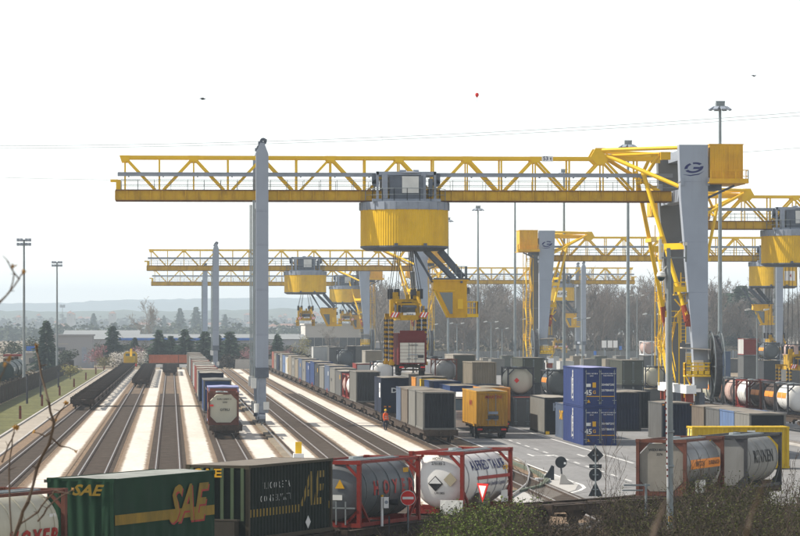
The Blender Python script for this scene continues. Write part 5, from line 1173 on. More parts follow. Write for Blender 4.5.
FARC = [(476, 5.6, c_tan), (489, 5.2, c_rooflt), (498, 5.5, c_lgrey), (508, 4.8, c_green), (520, 5.3, c_rooflt), (553, 5.0, c_white), (567, 5.6, c_white), (579, 4.9, c_tan), (590, 5.4, c_lgrey), (601, 5.0, c_green), (612, 5.2, c_tan), (622, 4.8, c_lgrey), (638, 5.1, c_rooflt), (668, 5.6, c_grey), (684, 5.2, c_tan), (732, 5.2, c_grey)]
nmc = {c_tan: 'tan', c_rooflt: 'cream', c_lgrey: 'pale grey', c_green: 'grey-green', c_white: 'white', c_grey: 'mid grey'}
for i, (px, s, m) in enumerate(FARC):
    far(px, s, 0.06, 'c', '%s container, %s along the far row before the bare wood' % (nmc[m], (ordn[i])), m, 6, 2.6+rr.random()*0.4)
# group behind the long train, before the big concrete building
for i, (px, s, z, m, em, lb, L) in enumerate([(321, 6.2, 2.75, c_white, c_white, 'white container with orange mark behind the long train', 7), (329, 6.0, 2.75, c_lgrey, c_lgrey, 'pale container next to the white one behind the long train', 7), (337, 6.3, 2.75, c_grey, c_grey, 'grey container with orange mark stacked behind the long train', 7), (355, 6.0, 2.75, c_dgrey, c_dgrey, 'dark ribbed container stack beside the round grey tank', 9), (363, 6.0, 2.75, c_grey, c_grey, 'mid grey container at the outer end of the rear stack', 9), (374, 7.0, 2.6, c_rooflt, c_tan, 'cream container near the grapple arms of the nearest crane', 9)]):
    far(px, s, z, 'c', lb, m, L, 2.9, em); far(px, s, 0.06, 'c', 'grey lower container under the '+lb.split(' behind')[0].split(' beside')[0].split(' at the')[0].split(' near')[0].split(' next')[0], c_grey, L, z-0.1)
far(346, 6.6, 2.75, 't', 'round grey tank between the dark stacks behind the long train', t_grey); far(346, 6.6, 0.06, 'c', 'lower container under the round grey tank', c_dgrey, 6, 2.6)
far(383, 8.6, 2.3, 't', 'white tank close to the striped grapple arms', t_white); far(383, 8.6, 0.06, 'c', 'lower container under the tank by the grapple arms', c_dgrey, 6, 2.2)
k = far(366, 8.0, 1.9, 'c', 'bright red tarpaulin roof showing above the long train', c_red, 9, 2.4, c_white); 

# ---------------------------------------------------------------- the foreground train on the connecting track
def row(X, Z, th): 
    p = CW(X, Z); return (p.x, p.y), -(R(th)+YAW)
gf = 'boxes of the foreground train'
(p, rz) = row(-14.25, 109.0, 24)
k = tank('pale green tank with red lettering at the frame edge behind bare twigs', (p[0], p[1], 1.2), t_cream, FRAME_RUST, rz=rz, group=gf, bands=6)
letter(k, 'HOYER', 0.78, RED_INK, 'barrel', (4.0, 1.05), 0.035, 0.04, spacing=1.35, R_=(1.17, 1.39))
for z_ in (1.75, 1.55, 1.35): decal(k, WHITE_INK, 'right', (5.25, z_), 1.11, (0.4, 0.12), 'info_label')
(p, rz) = row(-10.65, 118.3, 22.3)
c_sae = C('tarp_green', (0.006, 0.032, 0.014), 0.15, (0.012, 0.026, 0.014), 0.2, 0.75)
k = container('dark green tarpaulin swap body with wrinkled sides and yellow stripe', 'swap body', (p[0], p[1], 1.22), 7.82, c_sae, 2.7, 2.5, gf, 'curtain', 'curtain', rz, rm=C('tarp_roof', (0.25, 0.26, 0.235), 0.15))
letter(k, 'SAE', 0.5, C('stripe_gold', (0.24, 0.15, 0.012), 0.2, (0.06, 0.06, 0.015), 0.5, 0.6, 3), 'front', (0.25, 2.3), 0.09, 0.03, 0.35, sx=1.3)
sl = C('stripe_gold', (0.20, 0.125, 0.012), 0.25, (0.03, 0.045, 0.015), 0.62, 0.6, 3)
decal(k, sl, 'right', (3.9, 1.32), 1.26, (7.7, 0.34), 'stripe')
letter(k, 'SAE', 1.75, RED_INK, 'right', (5.53, 1.53), 1.274, 0.022, 0.35); letter(k, 'SAE', 1.75, sl, 'right', (5.45, 1.60), 1.28, 0.022, 0.35)
(p, rz) = row(-6.6, 128.3, 21.6)
c_sag = C('fridge_green', (0.010, 0.016, 0.012), 0.2, (0.03, 0.026, 0.02), 0.25)
k = container('blackish green ribbed swap body with faded gold lettering', 'swap body', (p[0], p[1], 1.22), 7.82, c_sag, 2.75, 2.5, gf, 'corr', 'flat', rz, rm=c_dusty, fm=C('frame_olive', (0.06, 0.05, 0.033)))
P('end_rib', C('rib_green', (0.07, 0.10, 0.055)), k, lambda b: [b.box((-1.0+0.4*i, -0.02, 1.7), (0.12, 0.06, 1.9)) for i in range(6)])
P('end_box', C('end_olive', (0.045, 0.04, 0.03)), k, lambda b: b.box((-0.1, -0.2, 0.42), (1.9, 0.4, 0.62)).box((-0.1, -0.25, 0.78), (2.1, 0.3, 0.06)))
letter(k, 'SAE', 0.42, YEL_INK, 'front', (-0.35, 2.45), 0.06, 0.03, 0.0, sx=1.6)
def ribbed(s, size, m, at, bold, sh=0.0, sx=1.0, spacing=1.0):       # lettering broken by the ribs: printed on the proud part of every rib
    V, fs = text_pts(s, size, bold, sh, spacing)
    return letter(k, s, size, m, 'right', at, 1.192, bold, sh, spacing, sx)
ribbed('FRIGORETA', 0.34, WHITE_INK, (2.55, 1.95), 0.012, spacing=1.6); ribbed('CONSERVATI', 0.34, WHITE_INK, (2.55, 1.48), 0.012, spacing=1.5)
for i in range(26):
    y = 0.3+0.29*i
    if 4.7 < y < 7.3: continue
    decal(k, sl, 'right', (y, 1.0), 1.168, (0.2, 0.28), 'stripe_dash')
ribbed('AE', 1.7, sl, (5.9, 1.62), 0.03, 0.3)
decal(k, WHITE_INK, 'right', (5.4, 0.45), 1.256, (0.34, 0.34), 'placard', rot=PI/4)
(p, rz) = row(-2.65, 137.6, 23)
k = tank('grey steel tank with spaced red letters in a red frame', (p[0], p[1], 1.2), t_grey, FRAME_RED, rz=rz, group=gf, bands=5, em=C('end_dark_steel', (0.14, 0.15, 0.155), 0.1, GRIME, 0.3, 0.4))
letter(k, 'HOYER', 0.72, RED_INK, 'barrel', (3.35, 1.45), 0.035, 0.04, spacing=2.1, R_=(1.17, 1.39))
P('warning_triangle', YEL_INK, k, lambda b: b.prism([(0.1, 1.5), (0.5, 1.5), (0.3, 1.85)], 'y', 0.1, 0.12)); decal(k, YEL_INK, 'right', (5.0, 2.0), 1.0, (0.5, 0.3), 'yellow_plate'); decal(k, G_LIGHT, 'front', (0.2, 1.15), -0.11, (0.4, 0.2), 'data_plate')
P('ladder', STEEL, k, lambda b: [b.bar((x_, -0.02, 0.1), (x_, -0.02, 1.0), 0.05) for x_ in (0.2, 0.6)] + [b.bar((-0.6, -0.02, 0.75), (1.0, -0.02, 0.75), 0.05)])
(p, rz) = row(1.5, 147.4, 21.5)
k = tank('white tank with navy lettering and red band in a bright red frame', (p[0], p[1], 1.2), t_white, FRAME_RED, rz=rz, group=gf, bands=5, bandm=mat('band_grey', (0.33, 0.33, 0.34), 0.6))
letter(k, 'ALFRED TALKE', 0.62, NAVY_INK, 'barrel', (3.35, 1.95), 0.036, 0.012, spacing=1.08, R_=(1.17, 1.39), sx=0.92)
band_strip(k, RED_INK, 1.17, 1.39, 1.75, 5.75, 1.36, 1.5, 0.034, (1,))
letter(k, 'Internationale Spedition Logistik', 0.24, NAVY_INK, 'barrel', (3.6, 1.16), 0.036, 0.012, R_=(1.17, 1.39))
decal(k, YEL_INK, 'right', (5.35, 1.72), 1.12, (0.55, 0.26), 'yellow_plate')
letter(k, 'HOYU', 0.16, BLACK_INK, 'front', (0.02, 2.28), -0.12); letter(k, '270185 2', 0.16, BLACK_INK, 'front', (0.05, 2.08), -0.12)
decal(k, BLACK_INK, 'front', (-0.08, 1.25), -0.125, (0.46, 0.46), 'corrosive_placard', rot=PI/4)
P('placard_top', WHITE_INK, k, lambda b: b.prism([(-0.36, 1.25), (0.2, 1.25), (-0.08, 1.53)], 'y', 0.098, 0.106)); decal(k, mat('placard_olive', (0.33, 0.29, 0.2), 0.7), 'front', (0.58, 1.42), -0.13, (0.42, 0.42), 'hazard_placard', rot=PI/4)
letter(k, 'UN 1805', 0.12, BLACK_INK, 'front', (0.1, 0.85), -0.13)
P('placard_board', G_LIGHT, k, lambda b: b.box((0.7, -0.03, 0.28), (1.0, 0.05, 0.6)).box((0.45, -0.065, 0.28), (0.36, 0.02, 0.36), 0, Matrix.Rotation(PI/4, 3, 'Y')).box((0.95, -0.065, 0.28), (0.36, 0.02, 0.36), 0, Matrix.Rotation(PI/4, 3, 'Y')))
decal(k, G_LIGHT, 'right', (5.0, 0.55), 1.2, (0.8, 0.5), 'document_box'); P('valve_cover', mat('valve_grime', (0.14, 0.12, 0.09), 0.8, var=0.4), k, lambda b: b.box((1.13, 2.6, 0.5), (0.12, 1.4, 0.6)))
(p, rz) = row(11.98, 163.0, 22)
k = tank('steel tank with orange name band in a rust-red frame behind the hedge', (p[0], p[1], 1.2), t_steel, FRAME_RUST, rz=rz, group=gf, bands=4, octa=True, em=C('end_grey', (0.22, 0.205, 0.175)))
band_strip(k, ORANGE, 1.17, 1.39, 0.8, 5.4, 1.2, 1.62, 0.034, (1,)); letter(k, 'BERTSCHI', 0.3, BLACK_INK, 'barrel', (2.2, 1.41), 0.04, 0.02, R_=(1.17, 1.39)); letter(k, 'DURRENASCH', 0.26, BLACK_INK, 'barrel', (4.4, 1.41), 0.04, 0.02, R_=(1.17, 1.39))
decal(k, WHITE_INK, 'right', (3.25, 1.41), 1.155, (0.26, 0.42), 'white_cross_plate'); decal(k, RED, 'right', (3.25, 1.41), 1.17, (0.16, 0.3), 'red_shield')
letter(k, 'WSDU 407142 0', 0.15, BLACK_INK, 'front', (-0.1, 2.1), -0.1); letter(k, '2276', 0.15, BLACK_INK, 'front', (-0.1, 1.9), -0.1); decal(k, G_LIGHT, 'right', (2.2, 0.35), 1.2, (1.6, 0.6), 'equipment_box')
(p, rz) = row(15.35, 169.0, 22)
k = tank('pale tank with large black lettering in a black frame behind the hedge', (p[0], p[1], 1.2), C('tank_pale_grey', (0.25, 0.25, 0.24), 0.1, GRIME, 0.3), FRAME_DARK, rz=rz, group=gf, bands=4, octa=True)
letter(k, 'RINNEN', 0.85, BLACK_INK, 'barrel', (3.0, 1.5), 0.036, 0.014, spacing=1.1, R_=(1.17, 1.39), sx=1.0)
# their wagons
for i, (X, Z, th, L_, lb) in enumerate([(-14.9, 107.4, 24, 9, 'dark wagon under the pale green tank'), (-11.1, 117.2, 22.3, 9.6, 'dark wagon under the green tarpaulin swap body'), (-7.0, 127.3, 21.6, 9.6, 'dark wagon under the ribbed green swap body'), (-3.2, 136.2, 23, 10.5, 'dark wagon under the grey tank with red letters'), (1.0, 146.2, 24, 10, 'dark wagon under the white tank with navy lettering'), (5.6, 155.5, 38, 9.5, 'bare wagon deck between the white tank and the steel tank'), (11.3, 162.6, 21, 7.5, 'dark wagon under the steel tank with orange band'), (14.6, 169.2, 21, 9, 'dark wagon under the black-framed pale tank')]):
    (p, rz) = row(X, Z, th)
    wagon((p[0], p[1], 0), lb, 'wagons of the foreground train', L_, rz)

# ---------------------------------------------------------------- masts, street lamps, signs
gmst = 'tall floodlight masts along the apron'
for i, (px, s, h, lb) in enumerate([(720, 8.6, 34.6, 'tall floodlight mast with ring of lamps rising over the yellow electrical house'), (628, 7.1, 34.6, 'floodlight mast whose lamps just clear the nearest crane beam'), (564, 6.0, 34.6, 'floodlight mast crossing the emblem-marked crane beam'), (515, 5.2, 34.6, 'floodlight mast between the emblem-marked crane and the driver cab'), (478, 4.6, 34.6, 'floodlight mast standing free beside the yellow drum'), (448, 4.15, 34.6, 'small distant floodlight mast peeping past the drum edge')]):
    uu, vv = UV(px, s); mast(lb, (uu, vv, 0), h, 'ring', gmst, 0.30)
for i, (px, s, h, lb) in enumerate([(24, 7.2, 21.0, 'floodlight mast nearest the grass verge, four lamps each side'), (57, 5.33, 21.0, 'second floodlight mast behind the verge fence'), (62.5, 2.6, 17.0, 'faint distant lamp mast beyond the grey flat-roofed building')]):
    uu, vv = UV(px, s); mast(lb, (uu, vv, 0), h, 'bar', 'floodlight masts beyond the verge', 0.24 if i < 2 else 0.12)
gsl = 'double-headed street lamps across the yard'
for px, py, s, lb in [(757, 311, 8.0, 'double street lamp before the turret of the second-nearest crane'), (652, 315, 6.2, 'double street lamp beside the camera mast'), (582, 319, 5.6, 'double street lamp in front of the distant slender crane legs'), (637, 296, 4.8, 'taller street lamp above the bare wood'), (530, 320, 5.2, 'double street lamp before the stair of the emblem crane'), (491, 322.5, 4.9, 'double street lamp right of the driver cab'), (502, 329, 4.4, 'small street lamp low before the bare trees'), (457, 324, 4.8, 'double street lamp under the driver cab gangway'), (431, 325, 4.6, 'double street lamp behind the spreader')]:
    uu, vv = UV(px, s); street_lamp(lb, (uu, vv, 0), EYE+(326-py)/s, gsl)
# camera mast in the hedge
p = PT(670, 536, 128); p.z = 0
k = thing('camera_mast', 'slim grey mast with dome camera and cross arm rising out of the hedge', 'camera mast', (p.x, p.y, 0))
hm = EYE+(326-248)/F*128
P('pole', STEEL, k, lambda b: b.tube((0, 0, 0), (0, 0, 5.2), 0.13, 0.115, n=12).tube((0, 0, 5.2), (-0.05, 0, hm), 0.115, 0.07, n=12), smooth=True)
P('cross_arm', STEEL, k, lambda b: b.bar((-0.35, 0, hm-0.35), (0.6, 0, hm-0.35), 0.05).bar((0.58, 0, hm-0.5), (0.58, 0, hm+0.1), 0.06))
P('antenna', G_LIGHT, k, lambda b: b.box((-0.36, 0, hm-0.05), (0.09, 0.1, 0.75)).tube((-0.25, 0, hm-0.35), (-0.25, 0, hm+0.15), 0.025).box((0.55, 0, hm+0.15), (0.14, 0.1, 0.12)))
P('dome_camera', G_LIGHT, k, lambda b: b.lathe([(0.001, 0.16), (0.14, 0.12), (0.17, 0.0), (0.15, -0.04)], 'z', 14).bar((0, 0, 0.1), (0.2, 0, 0.35), 0.04), loc=(-0.32, 0, hm-1.0), smooth=True)
P('dome', GLASS, k, lambda b: b.lathe([(0.15, -0.04), (0.13, -0.12), (0.07, -0.18), (0.001, -0.2)], 'z', 14), loc=(-0.32, 0, hm-1.0), smooth=True)
P('fall_line', WHITE, k, lambda b: b.bar((-0.1, -0.1, 3.2), (-0.16, -0.1, hm-2.5), 0.05)); P('marker_dots', FRAME_RED, k, lambda b: [b.box((-0.112-0.0055*i, -0.135, 3.6+0.22*i), (0.045, 0.03, 0.07)) for i in range(15)])
P('sticker', YEL_INK, k, lambda b: b.box((0, -0.128, 2.05), (0.16, 0.02, 0.2))); P('sticker_mark', BLACK_INK, k, lambda b: b.box((0.0, -0.142, 2.05), (0.06, 0.01, 0.1)))
P('clip', STEEL, k, lambda b: [b.lathe([(0.135, z), (0.16, z+0.02), (0.16, z+0.08), (0.135, z+0.1)], 'z', 12) for z in (3.9, 5.15)])
# no-entry sign
p = PT(408, 498, 141)
k = thing('no_entry_sign', 'round red no-entry sign on a grey post before the grey tank', 'road sign', (p.x, p.y, 0), -YAW)
P('post', STEEL, k, lambda b: b.tube((0, 0.04, 0), (0, 0.04, p.z), 0.035, n=8))
P('disc', RED, k, lambda b: b.lathe([(0.001, -0.02), (0.29, -0.02), (0.3, -0.015), (0.3, 0.01), (0.001, 0.01)], 'y', 32, (0, 0, p.z)))
P('rim', WHITE, k, lambda b: b.lathe([(0.285, -0.024), (0.3, -0.024), (0.302, 0.0)], 'y', 32, (0, 0, p.z)))
P('bar', WHITE, k, lambda b: b.box((0, -0.028, p.z), (0.44, 0.012, 0.1)))
p = PT(483, 491, 141)
k = thing('give_way_sign', 'red-edged give-way triangle turned almost edge-on before the white tank', 'road sign', (p.x, p.y, 0), -YAW-R(58))
P('post', STEEL, k, lambda b: b.tube((0, 0.04, 0), (0, 0.04, p.z+0.1), 0.035, n=8))
P('triangle', RED, k, lambda b: b.prism([(-0.42, p.z+0.3), (0.42, p.z+0.3), (0, p.z-0.45)], 'y', -0.02, 0.01)); P('face', WHITE, k, lambda b: b.prism([(-0.27, p.z+0.21), (0.27, p.z+0.21), (0, p.z-0.27)], 'y', -0.03, -0.021))
# light signal on a white post
p = PT(382, 500, 139)
k = thing('signal_post', 'white post with small hooded signal box beside the no-entry sign', 'signal', (p.x, p.y, 0), -YAW)
P('post', WHITE, k, lambda b: b.tube((0, 0, 0), (0, 0, p.z+0.12), 0.06, 0.05, n=10)); P('cap', YEL_INK, k, lambda b: b.tube((0, 0, p.z+0.12), (0, 0, p.z+0.2), 0.055, n=10))
P('signal_box', WHITE, k, lambda b: b.box((0.17, 0, p.z-0.1), (0.2, 0.24, 0.42))); P('hood', BLACK, k, lambda b: b.lathe([(0.1, 0.0), (0.13, 0.35)], 'x', 12, (0.28, 0, p.z-0.08)).box((0.28, 0, p.z-0.1), (0.03, 0.26, 0.4))); P('lens', G_MID, k, lambda b: b.lathe([(0.001, -0.13), (0.07, -0.12)], 'y', 12, (0.17, 0, p.z-0.08)))
P('cabinet', STEEL, k, lambda b: b.box((0.75, 0.2, 0.55), (0.7, 0.4, 0.35)).box((0.75, 0.2, 0.2), (0.1, 0.1, 0.4))); P('side_post', FRAME_DARK, k, lambda b: b.box((0.28, 0.1, 0.8), (0.07, 0.07, 1.5)))
# group of signs seen from behind
uu, vv = UV(595.5, 19.0)
k = thing('sign_post', 'post carrying backs of diamond, plate, disc and triangle signs on the apron', 'road sign', (uu, vv, 0), -YAW)
SB = mat('sign_back', (0.035, 0.04, 0.045), 0.7, var=0.15)
P('post', STEEL, k, lambda b: b.tube((0, -0.03, 0), (0, -0.03, 2.75), 0.04, n=8))
P('diamond_plate', SB, k, lambda b: b.box((0, 0.02, 2.2), (0.62, 0.03, 0.62), 0, Matrix.Rotation(PI/4, 3, 'Y'))); P('small_plate', SB, k, lambda b: b.box((0, 0.02, 1.62), (0.66, 0.03, 0.2)))
P('disc', SB, k, lambda b: b.lathe([(0.001, 0.0), (0.34, 0.0), (0.34, 0.03), (0.001, 0.03)], 'y', 28, (0, 0, 1.17))); P('triangle', SB, k, lambda b: b.prism([(-0.4, 0.0), (0.4, 0.0), (0.05, 0.72), (-0.05, 0.72)], 'y', 0.0, 0.03))
P('clamp', STEEL, k, lambda b: [b.box((0, -0.04, z), (0.3, 0.05, 0.05)) for z in (2.2, 1.62, 1.17, 0.4)])
uu, vv = UV(561, 17.7)
k = thing('island_sign', 'round sign seen from behind in a concrete foot at the island tip', 'road sign', (uu, vv, 0.05), -YAW)
P('foot', CONC, k, lambda b: b.prism([(-0.1, 0.02), (0.75, 0.02), (0.35, 0.3), (0.2, 0.55), (0.0, 0.6)], 'y', -0.2, 0.2)); P('post', FRAME_DARK, k, lambda b: b.tube((0.05, 0, 0.4), (0, 0, 1.0), 0.05, n=8))
P('disc', SB, k, lambda b: b.lathe([(0.001, -0.02), (0.33, -0.02), (0.33, 0.03), (0.001, 0.03)], 'y', 28, (0, 0, 1.25))); P('tail_mark', WHITE, k, lambda b: b.box((0.22, -0.028, 1.2), (0.12, 0.01, 0.12)))
uu, vv = UV(548, 17.2)
k = thing('marker_bollard', 'squat black and white marker on the gravel island', 'bollard', (uu, vv, 0.05), -YAW)
P('body', SB, k, lambda b: b.prism([(-0.35, 0), (0.35, 0), (0.35, 0.8), (0.2, 0.86), (0.05, 0.55)], 'y', -0.25, 0.25)); P('base', WHITE, k, lambda b: b.box((-0.3, -0.05, 0.06), (0.9, 0.5, 0.1)))
# end post at the crane rail
uu, vv = UV(298.5, 15.6)
k = thing('rail_end_post', 'yellow post on a white block closing the near crane rail', 'buffer stop', (uu, vv, 0))
P('block', WHITE, k, lambda b: b.box((0, 0, 0.48), (0.66, 0.9, 0.7))); P('upright', Y_TUBE, k, lambda b: b.box((0, 0.05, 1.2), (0.4, 0.3, 0.74)))
# bollards along the verge
b0 = None
for i in range(11):
    s = 10.3/(1+0.155*i+0.006*i*i); y = F/s; x = -14.55+0.0018*(y-340)
    if b0 is None:
        b0 = thing('marker_post', 'nearest rust-red marker post on the grass verge', 'marker post', (x, y, 0), 0, 'rust-red marker posts on the verge')
        P('post', WOOD, b0, lambda b: b.prism([(-0.13, -0.1), (0.13, -0.1), (0.11, 1.22), (0.0, 1.32), (-0.11, 1.22)], 'y', -0.12, 0.12)); P('band', FRAME_DARK, b0, lambda b: b.box((0, 0, 0.95), (0.27, 0.27, 0.06)))
    else: dup(b0, (x, y, 0), 0, '%s rust-red marker post along the verge after the nearest' % ordn[i-1])
# fence beyond the verge
FM = mat('fence_brown_grey', (0.07, 0.058, 0.045), 0.9, var=0.3, scale=0.4, dirt=(0.2, 0.17, 0.13), amt=0.3)
k = thing('boundary_fence', 'weathered brown-grey panel fence between grass verge and sidings', 'fence', (-19.6, 330, 0))
pm = None
for i in range(150):
    if i % 2 == 0: P('post', FM, k, lambda b: b.box((0, 0, 1.1), (0.2, 0.2, 2.2)), 'fpost', loc=(0.0002*i, i*2.6, 0))
    P('panel', FM, k, lambda b: b.corr((0, 0.1, 0), (0, 1, 0), (1, 0, 0), 2.4, 0.05, 2.05, 0.3, 0.04), 'fpanel', loc=(0, i*2.6, 0))
for i, (y, h) in enumerate([(412, 3.4), (452, 3.0), (520, 2.6)]):
    k = thing('dark_post', ['near', 'middle', 'far'][i]+' dark slim post standing in the grass by the fence', 'post', (-16.6+0.1*i, y, 0)); P('upright', FRAME_DARK, k, lambda b: b.tube((0, 0, 0), (0, 0, h), 0.13, 0.1, n=8)); P('cap', FRAME_DARK, k, lambda b: b.box((0, 0, h), (0.35, 0.3, 0.12)))

# ---------------------------------------------------------------- people
uu, vv = UV(385.5, 11.75)
person('worker in orange jacket and yellow helmet walking between the tracks', (uu, vv, 0.11), 0.5)

# ---------------------------------------------------------------- yellow shunter, sidings wagons, orange boxes at the buffer end
k = thing('shunting_locomotive', 'small yellow shunting engine behind the empty wagons', 'locomotive', (T1(735)+0.2, 733, 0))
P('frame', UNDER, k, lambda b: b.box((0, 4, 0.95), (2.7, 8, 0.6))); P('hood', c_yellow, k, lambda b: b.box((0, 1.9, 2.0), (1.9, 3.6, 1.5)))
cbb = P('cab', c_yellow, k, lambda b: b.prism([(-1.4, 1.25), (1.4, 1.25), (1.4, 3.2), (1.0, 3.7), (-1.0, 3.7), (-1.4, 3.2)], 'y', 3.8, 6.6)); P('window', GLASS, cbb, lambda b: b.box((-0.6, 3.78, 3.0), (0.8, 0.04, 0.6)).box((0.6, 3.78, 3.0), (0.8, 0.04, 0.6)))
P('exhaust', Y_TUBE, k, lambda b: b.tube((0.2, 2.6, 2.7), (0.2, 2.6, 4.3), 0.2, n=8)); P('buffer_beam', RED, k, lambda b: b.box((0, -0.06, 1.0), (2.7, 0.14, 0.5)))
for y in (1.8, 6.2): P('wheelset', UNDER, k, lambda b: [b.lathe([(0.1, sg*0.78-0.06), (0.5, sg*0.78-0.06), (0.5, sg*0.78+0.06), (0.1, sg*0.78+0.06)], 'x', 14, (0, 0, 0.6)) for sg in (-1, 1)], 'shw', loc=(0, y, 0))
for i, (x0_, L_) in enumerate([(-4.6, 6.1), (1.6, 2.6)]):
    container(['orange-red container lying across the end of the middle track', 'shorter orange-red container beside the long one at the track end'][i], 'container', (x0_, 742, 1.3), L_, mat('box_orange_red', (0.30, 0.085, 0.035), 0.7, var=0.15), 1.7, 2.4, 'orange boxes at the track end', 'corr', 'flat', rz=-PI/2)
k = thing('loading_platform', 'white loading bank below the orange boxes', 'platform', (0, 740, 0)); P('slab', WHITE, k, lambda b: b.box((0, 0, 0.7), (11.5, 2.8, 0.6))); P('leg', CONC, k, lambda b: [b.box((x, 0, 0.2), (0.5, 2, 0.5)) for x in (-5, -2, 2, 5)]); P('fender', UNDER, k, lambda b: b.box((0, -1.5, 0.8), (3.4, 0.3, 0.8)))
# low concrete blocks at the end of the loading tracks
for i, (px, wd) in enumerate([(243, 3.4), (263, 4.6), (281, 5.0), (297, 4.0), (311, 4.0)]):
    uu, vv = UV(px, 4.75)
    k = thing('concrete_block', '%s pale concrete block before the dark hedge at the track end' % ordn[i], 'concrete block', (uu, vv, 0), 0, 'concrete blocks at the track end'); P('body', CONC, k, lambda b: b.prism([(-wd/2, 0), (wd/2, 0), (wd/2-0.15, 2.0), (-wd/2+0.15, 2.0)], 'y', -0.4, 0.4)); P('lifting_eye', RAILSIDE, k, lambda b: b.box((0, 0, 2.05), (0.3, 0.1, 0.15)))
# tank wagons in the siding beyond the fence
for i, y in enumerate((452, 468, 484)):
    k = thing('tank_wagon', ['dark green tank wagon behind the fence, nearest', 'dark tank wagon behind the fence, middle', 'dark tank wagon behind the fence, farthest'][i], 'wagon', (-23.4, y+48, 0), 0, 'tank wagons beyond the fence')
    P('barrel', mat('wagon_dark_green', (0.02, 0.035, 0.03), 0.5, var=0.3), k, lambda b: b.lathe([(0.001, 0.3), (0.9, 0.4), (1.4, 0.8), (1.4, 13.2), (0.9, 13.6), (0.001, 13.7)], 'y', 24, (0, 0, 2.6)), 'twb', smooth=True)
    P('underframe', UNDER, k, lambda b: b.box((0, 7, 1.05), (2.6, 14, 0.35)), 'twu'); P('wheelset', UNDER, k, lambda b: [b.lathe([(0.1, x-0.06), (0.46, x-0.06), (0.46, x+0.06), (0.1, x+0.06)], 'x', 14, (0, y2, 0.47)) for x in (-0.75, 0.75) for y2 in (2, 3.8, 10.2, 12)], 'tww'); P('dome', UNDER, k, lambda b: b.tube((0, 7, 3.9), (0, 7, 4.4), 0.4, n=12), 'twd')
    P('label_plate', G_LIGHT, k, lambda b: b.box((1.35, 3.0, 2.9), (0.2, 1.4, 0.5)), 'twl')

# ---------------------------------------------------------------- buildings
W_GREY = mat('wall_grey', (0.30, 0.30, 0.31), 0.85, var=0.08, scale=0.1, dirt=(0.22, 0.215, 0.21), amt=0.25); W_PALE = mat('wall_pale', (0.36, 0.345, 0.31), 0.85, var=0.07, scale=0.1)
W_CONC = mat('wall_concrete', (0.50, 0.485, 0.45), 0.85, var=0.07, scale=0.08, dirt=(0.3, 0.28, 0.25), amt=0.2); R_TILE = mat('roof_tile', (0.24, 0.125, 0.085), 0.9, var=0.2, scale=0.3); R_SHEET = mat('roof_sheet', (0.22, 0.23, 0.23), 0.6, var=0.08, scale=0.1)
DARKWIN = mat('dark_window', (0.05, 0.06, 0.07), 0.2, var=0.2, spec=0.6)
def building(label, name, x0, x1, y, d, h, wall, roof='flat', rmat=None, wins=(), cat='building', rh=2.5, group=None, hipped=True):
    k = thing(name, label, cat, ((x0+x1)/2, y, 0), 0, group); w_ = x1-x0
    wl = P('wall', wall, k, lambda b: b.box((0, d/2, h/2), (w_, d, h)))
    if roof == 'flat': P('roof', rmat or CONC, k, lambda b: b.box((0, d/2, h+0.15), (w_+0.5, d+0.5, 0.35)))
    elif roof == 'hip':
        e = 0.5; i_ = min(w_, d)*0.42
        rf = P('roof', rmat or R_TILE, k, lambda b: b.add([(-w_/2-e, -e, h), (w_/2+e, -e, h), (w_/2+e, d+e, h), (-w_/2-e, d+e, h), (-w_/2+i_, d/2, h+rh), (w_/2-i_, d/2, h+rh)], [(0, 1, 5, 4), (1, 2, 5), (2, 3, 4, 5), (3, 0, 4), (3, 2, 1, 0)]))
        P('chimney', wall, rf, lambda b: b.box((w_*0.2, d*0.5, h+rh*0.9), (0.7, 0.7, 1.8)))
    elif roof == 'saw':
        n = max(2, int(w_/12)); q = w_/n
        P('roof', rmat or R_SHEET, k, lambda b: [b.prism([(-w_/2+q*i, h), (-w_/2+q*(i+1), h), (-w_/2+q*(i+0.5), h+rh)], 'y', 0, d) for i in range(n)])
    elif roof == 'low':
        P('roof', rmat or R_SHEET, k, lambda b: b.add([(-w_/2-.3, -.3, h), (w_/2+.3, -.3, h), (w_/2+.3, d/2, h+rh), (-w_/2-.3, d/2, h+rh), (w_/2+.3, d, h), (-w_/2-.3, d, h)], [(0, 1, 2, 3), (3, 2, 4, 5)]))
    for (cx_, cz_, ww, hh, m_) in wins:
        f = P('window', m_ or DARKWIN, k, lambda b: b.box((cx_, -0.03, cz_), (ww, 0.08, hh)))
        if hh > 0.8: P('frame', wall, f, lambda b: b.box((cx_, -0.09, cz_-hh/2), (ww+0.2, 0.16, 0.12)))
    return k
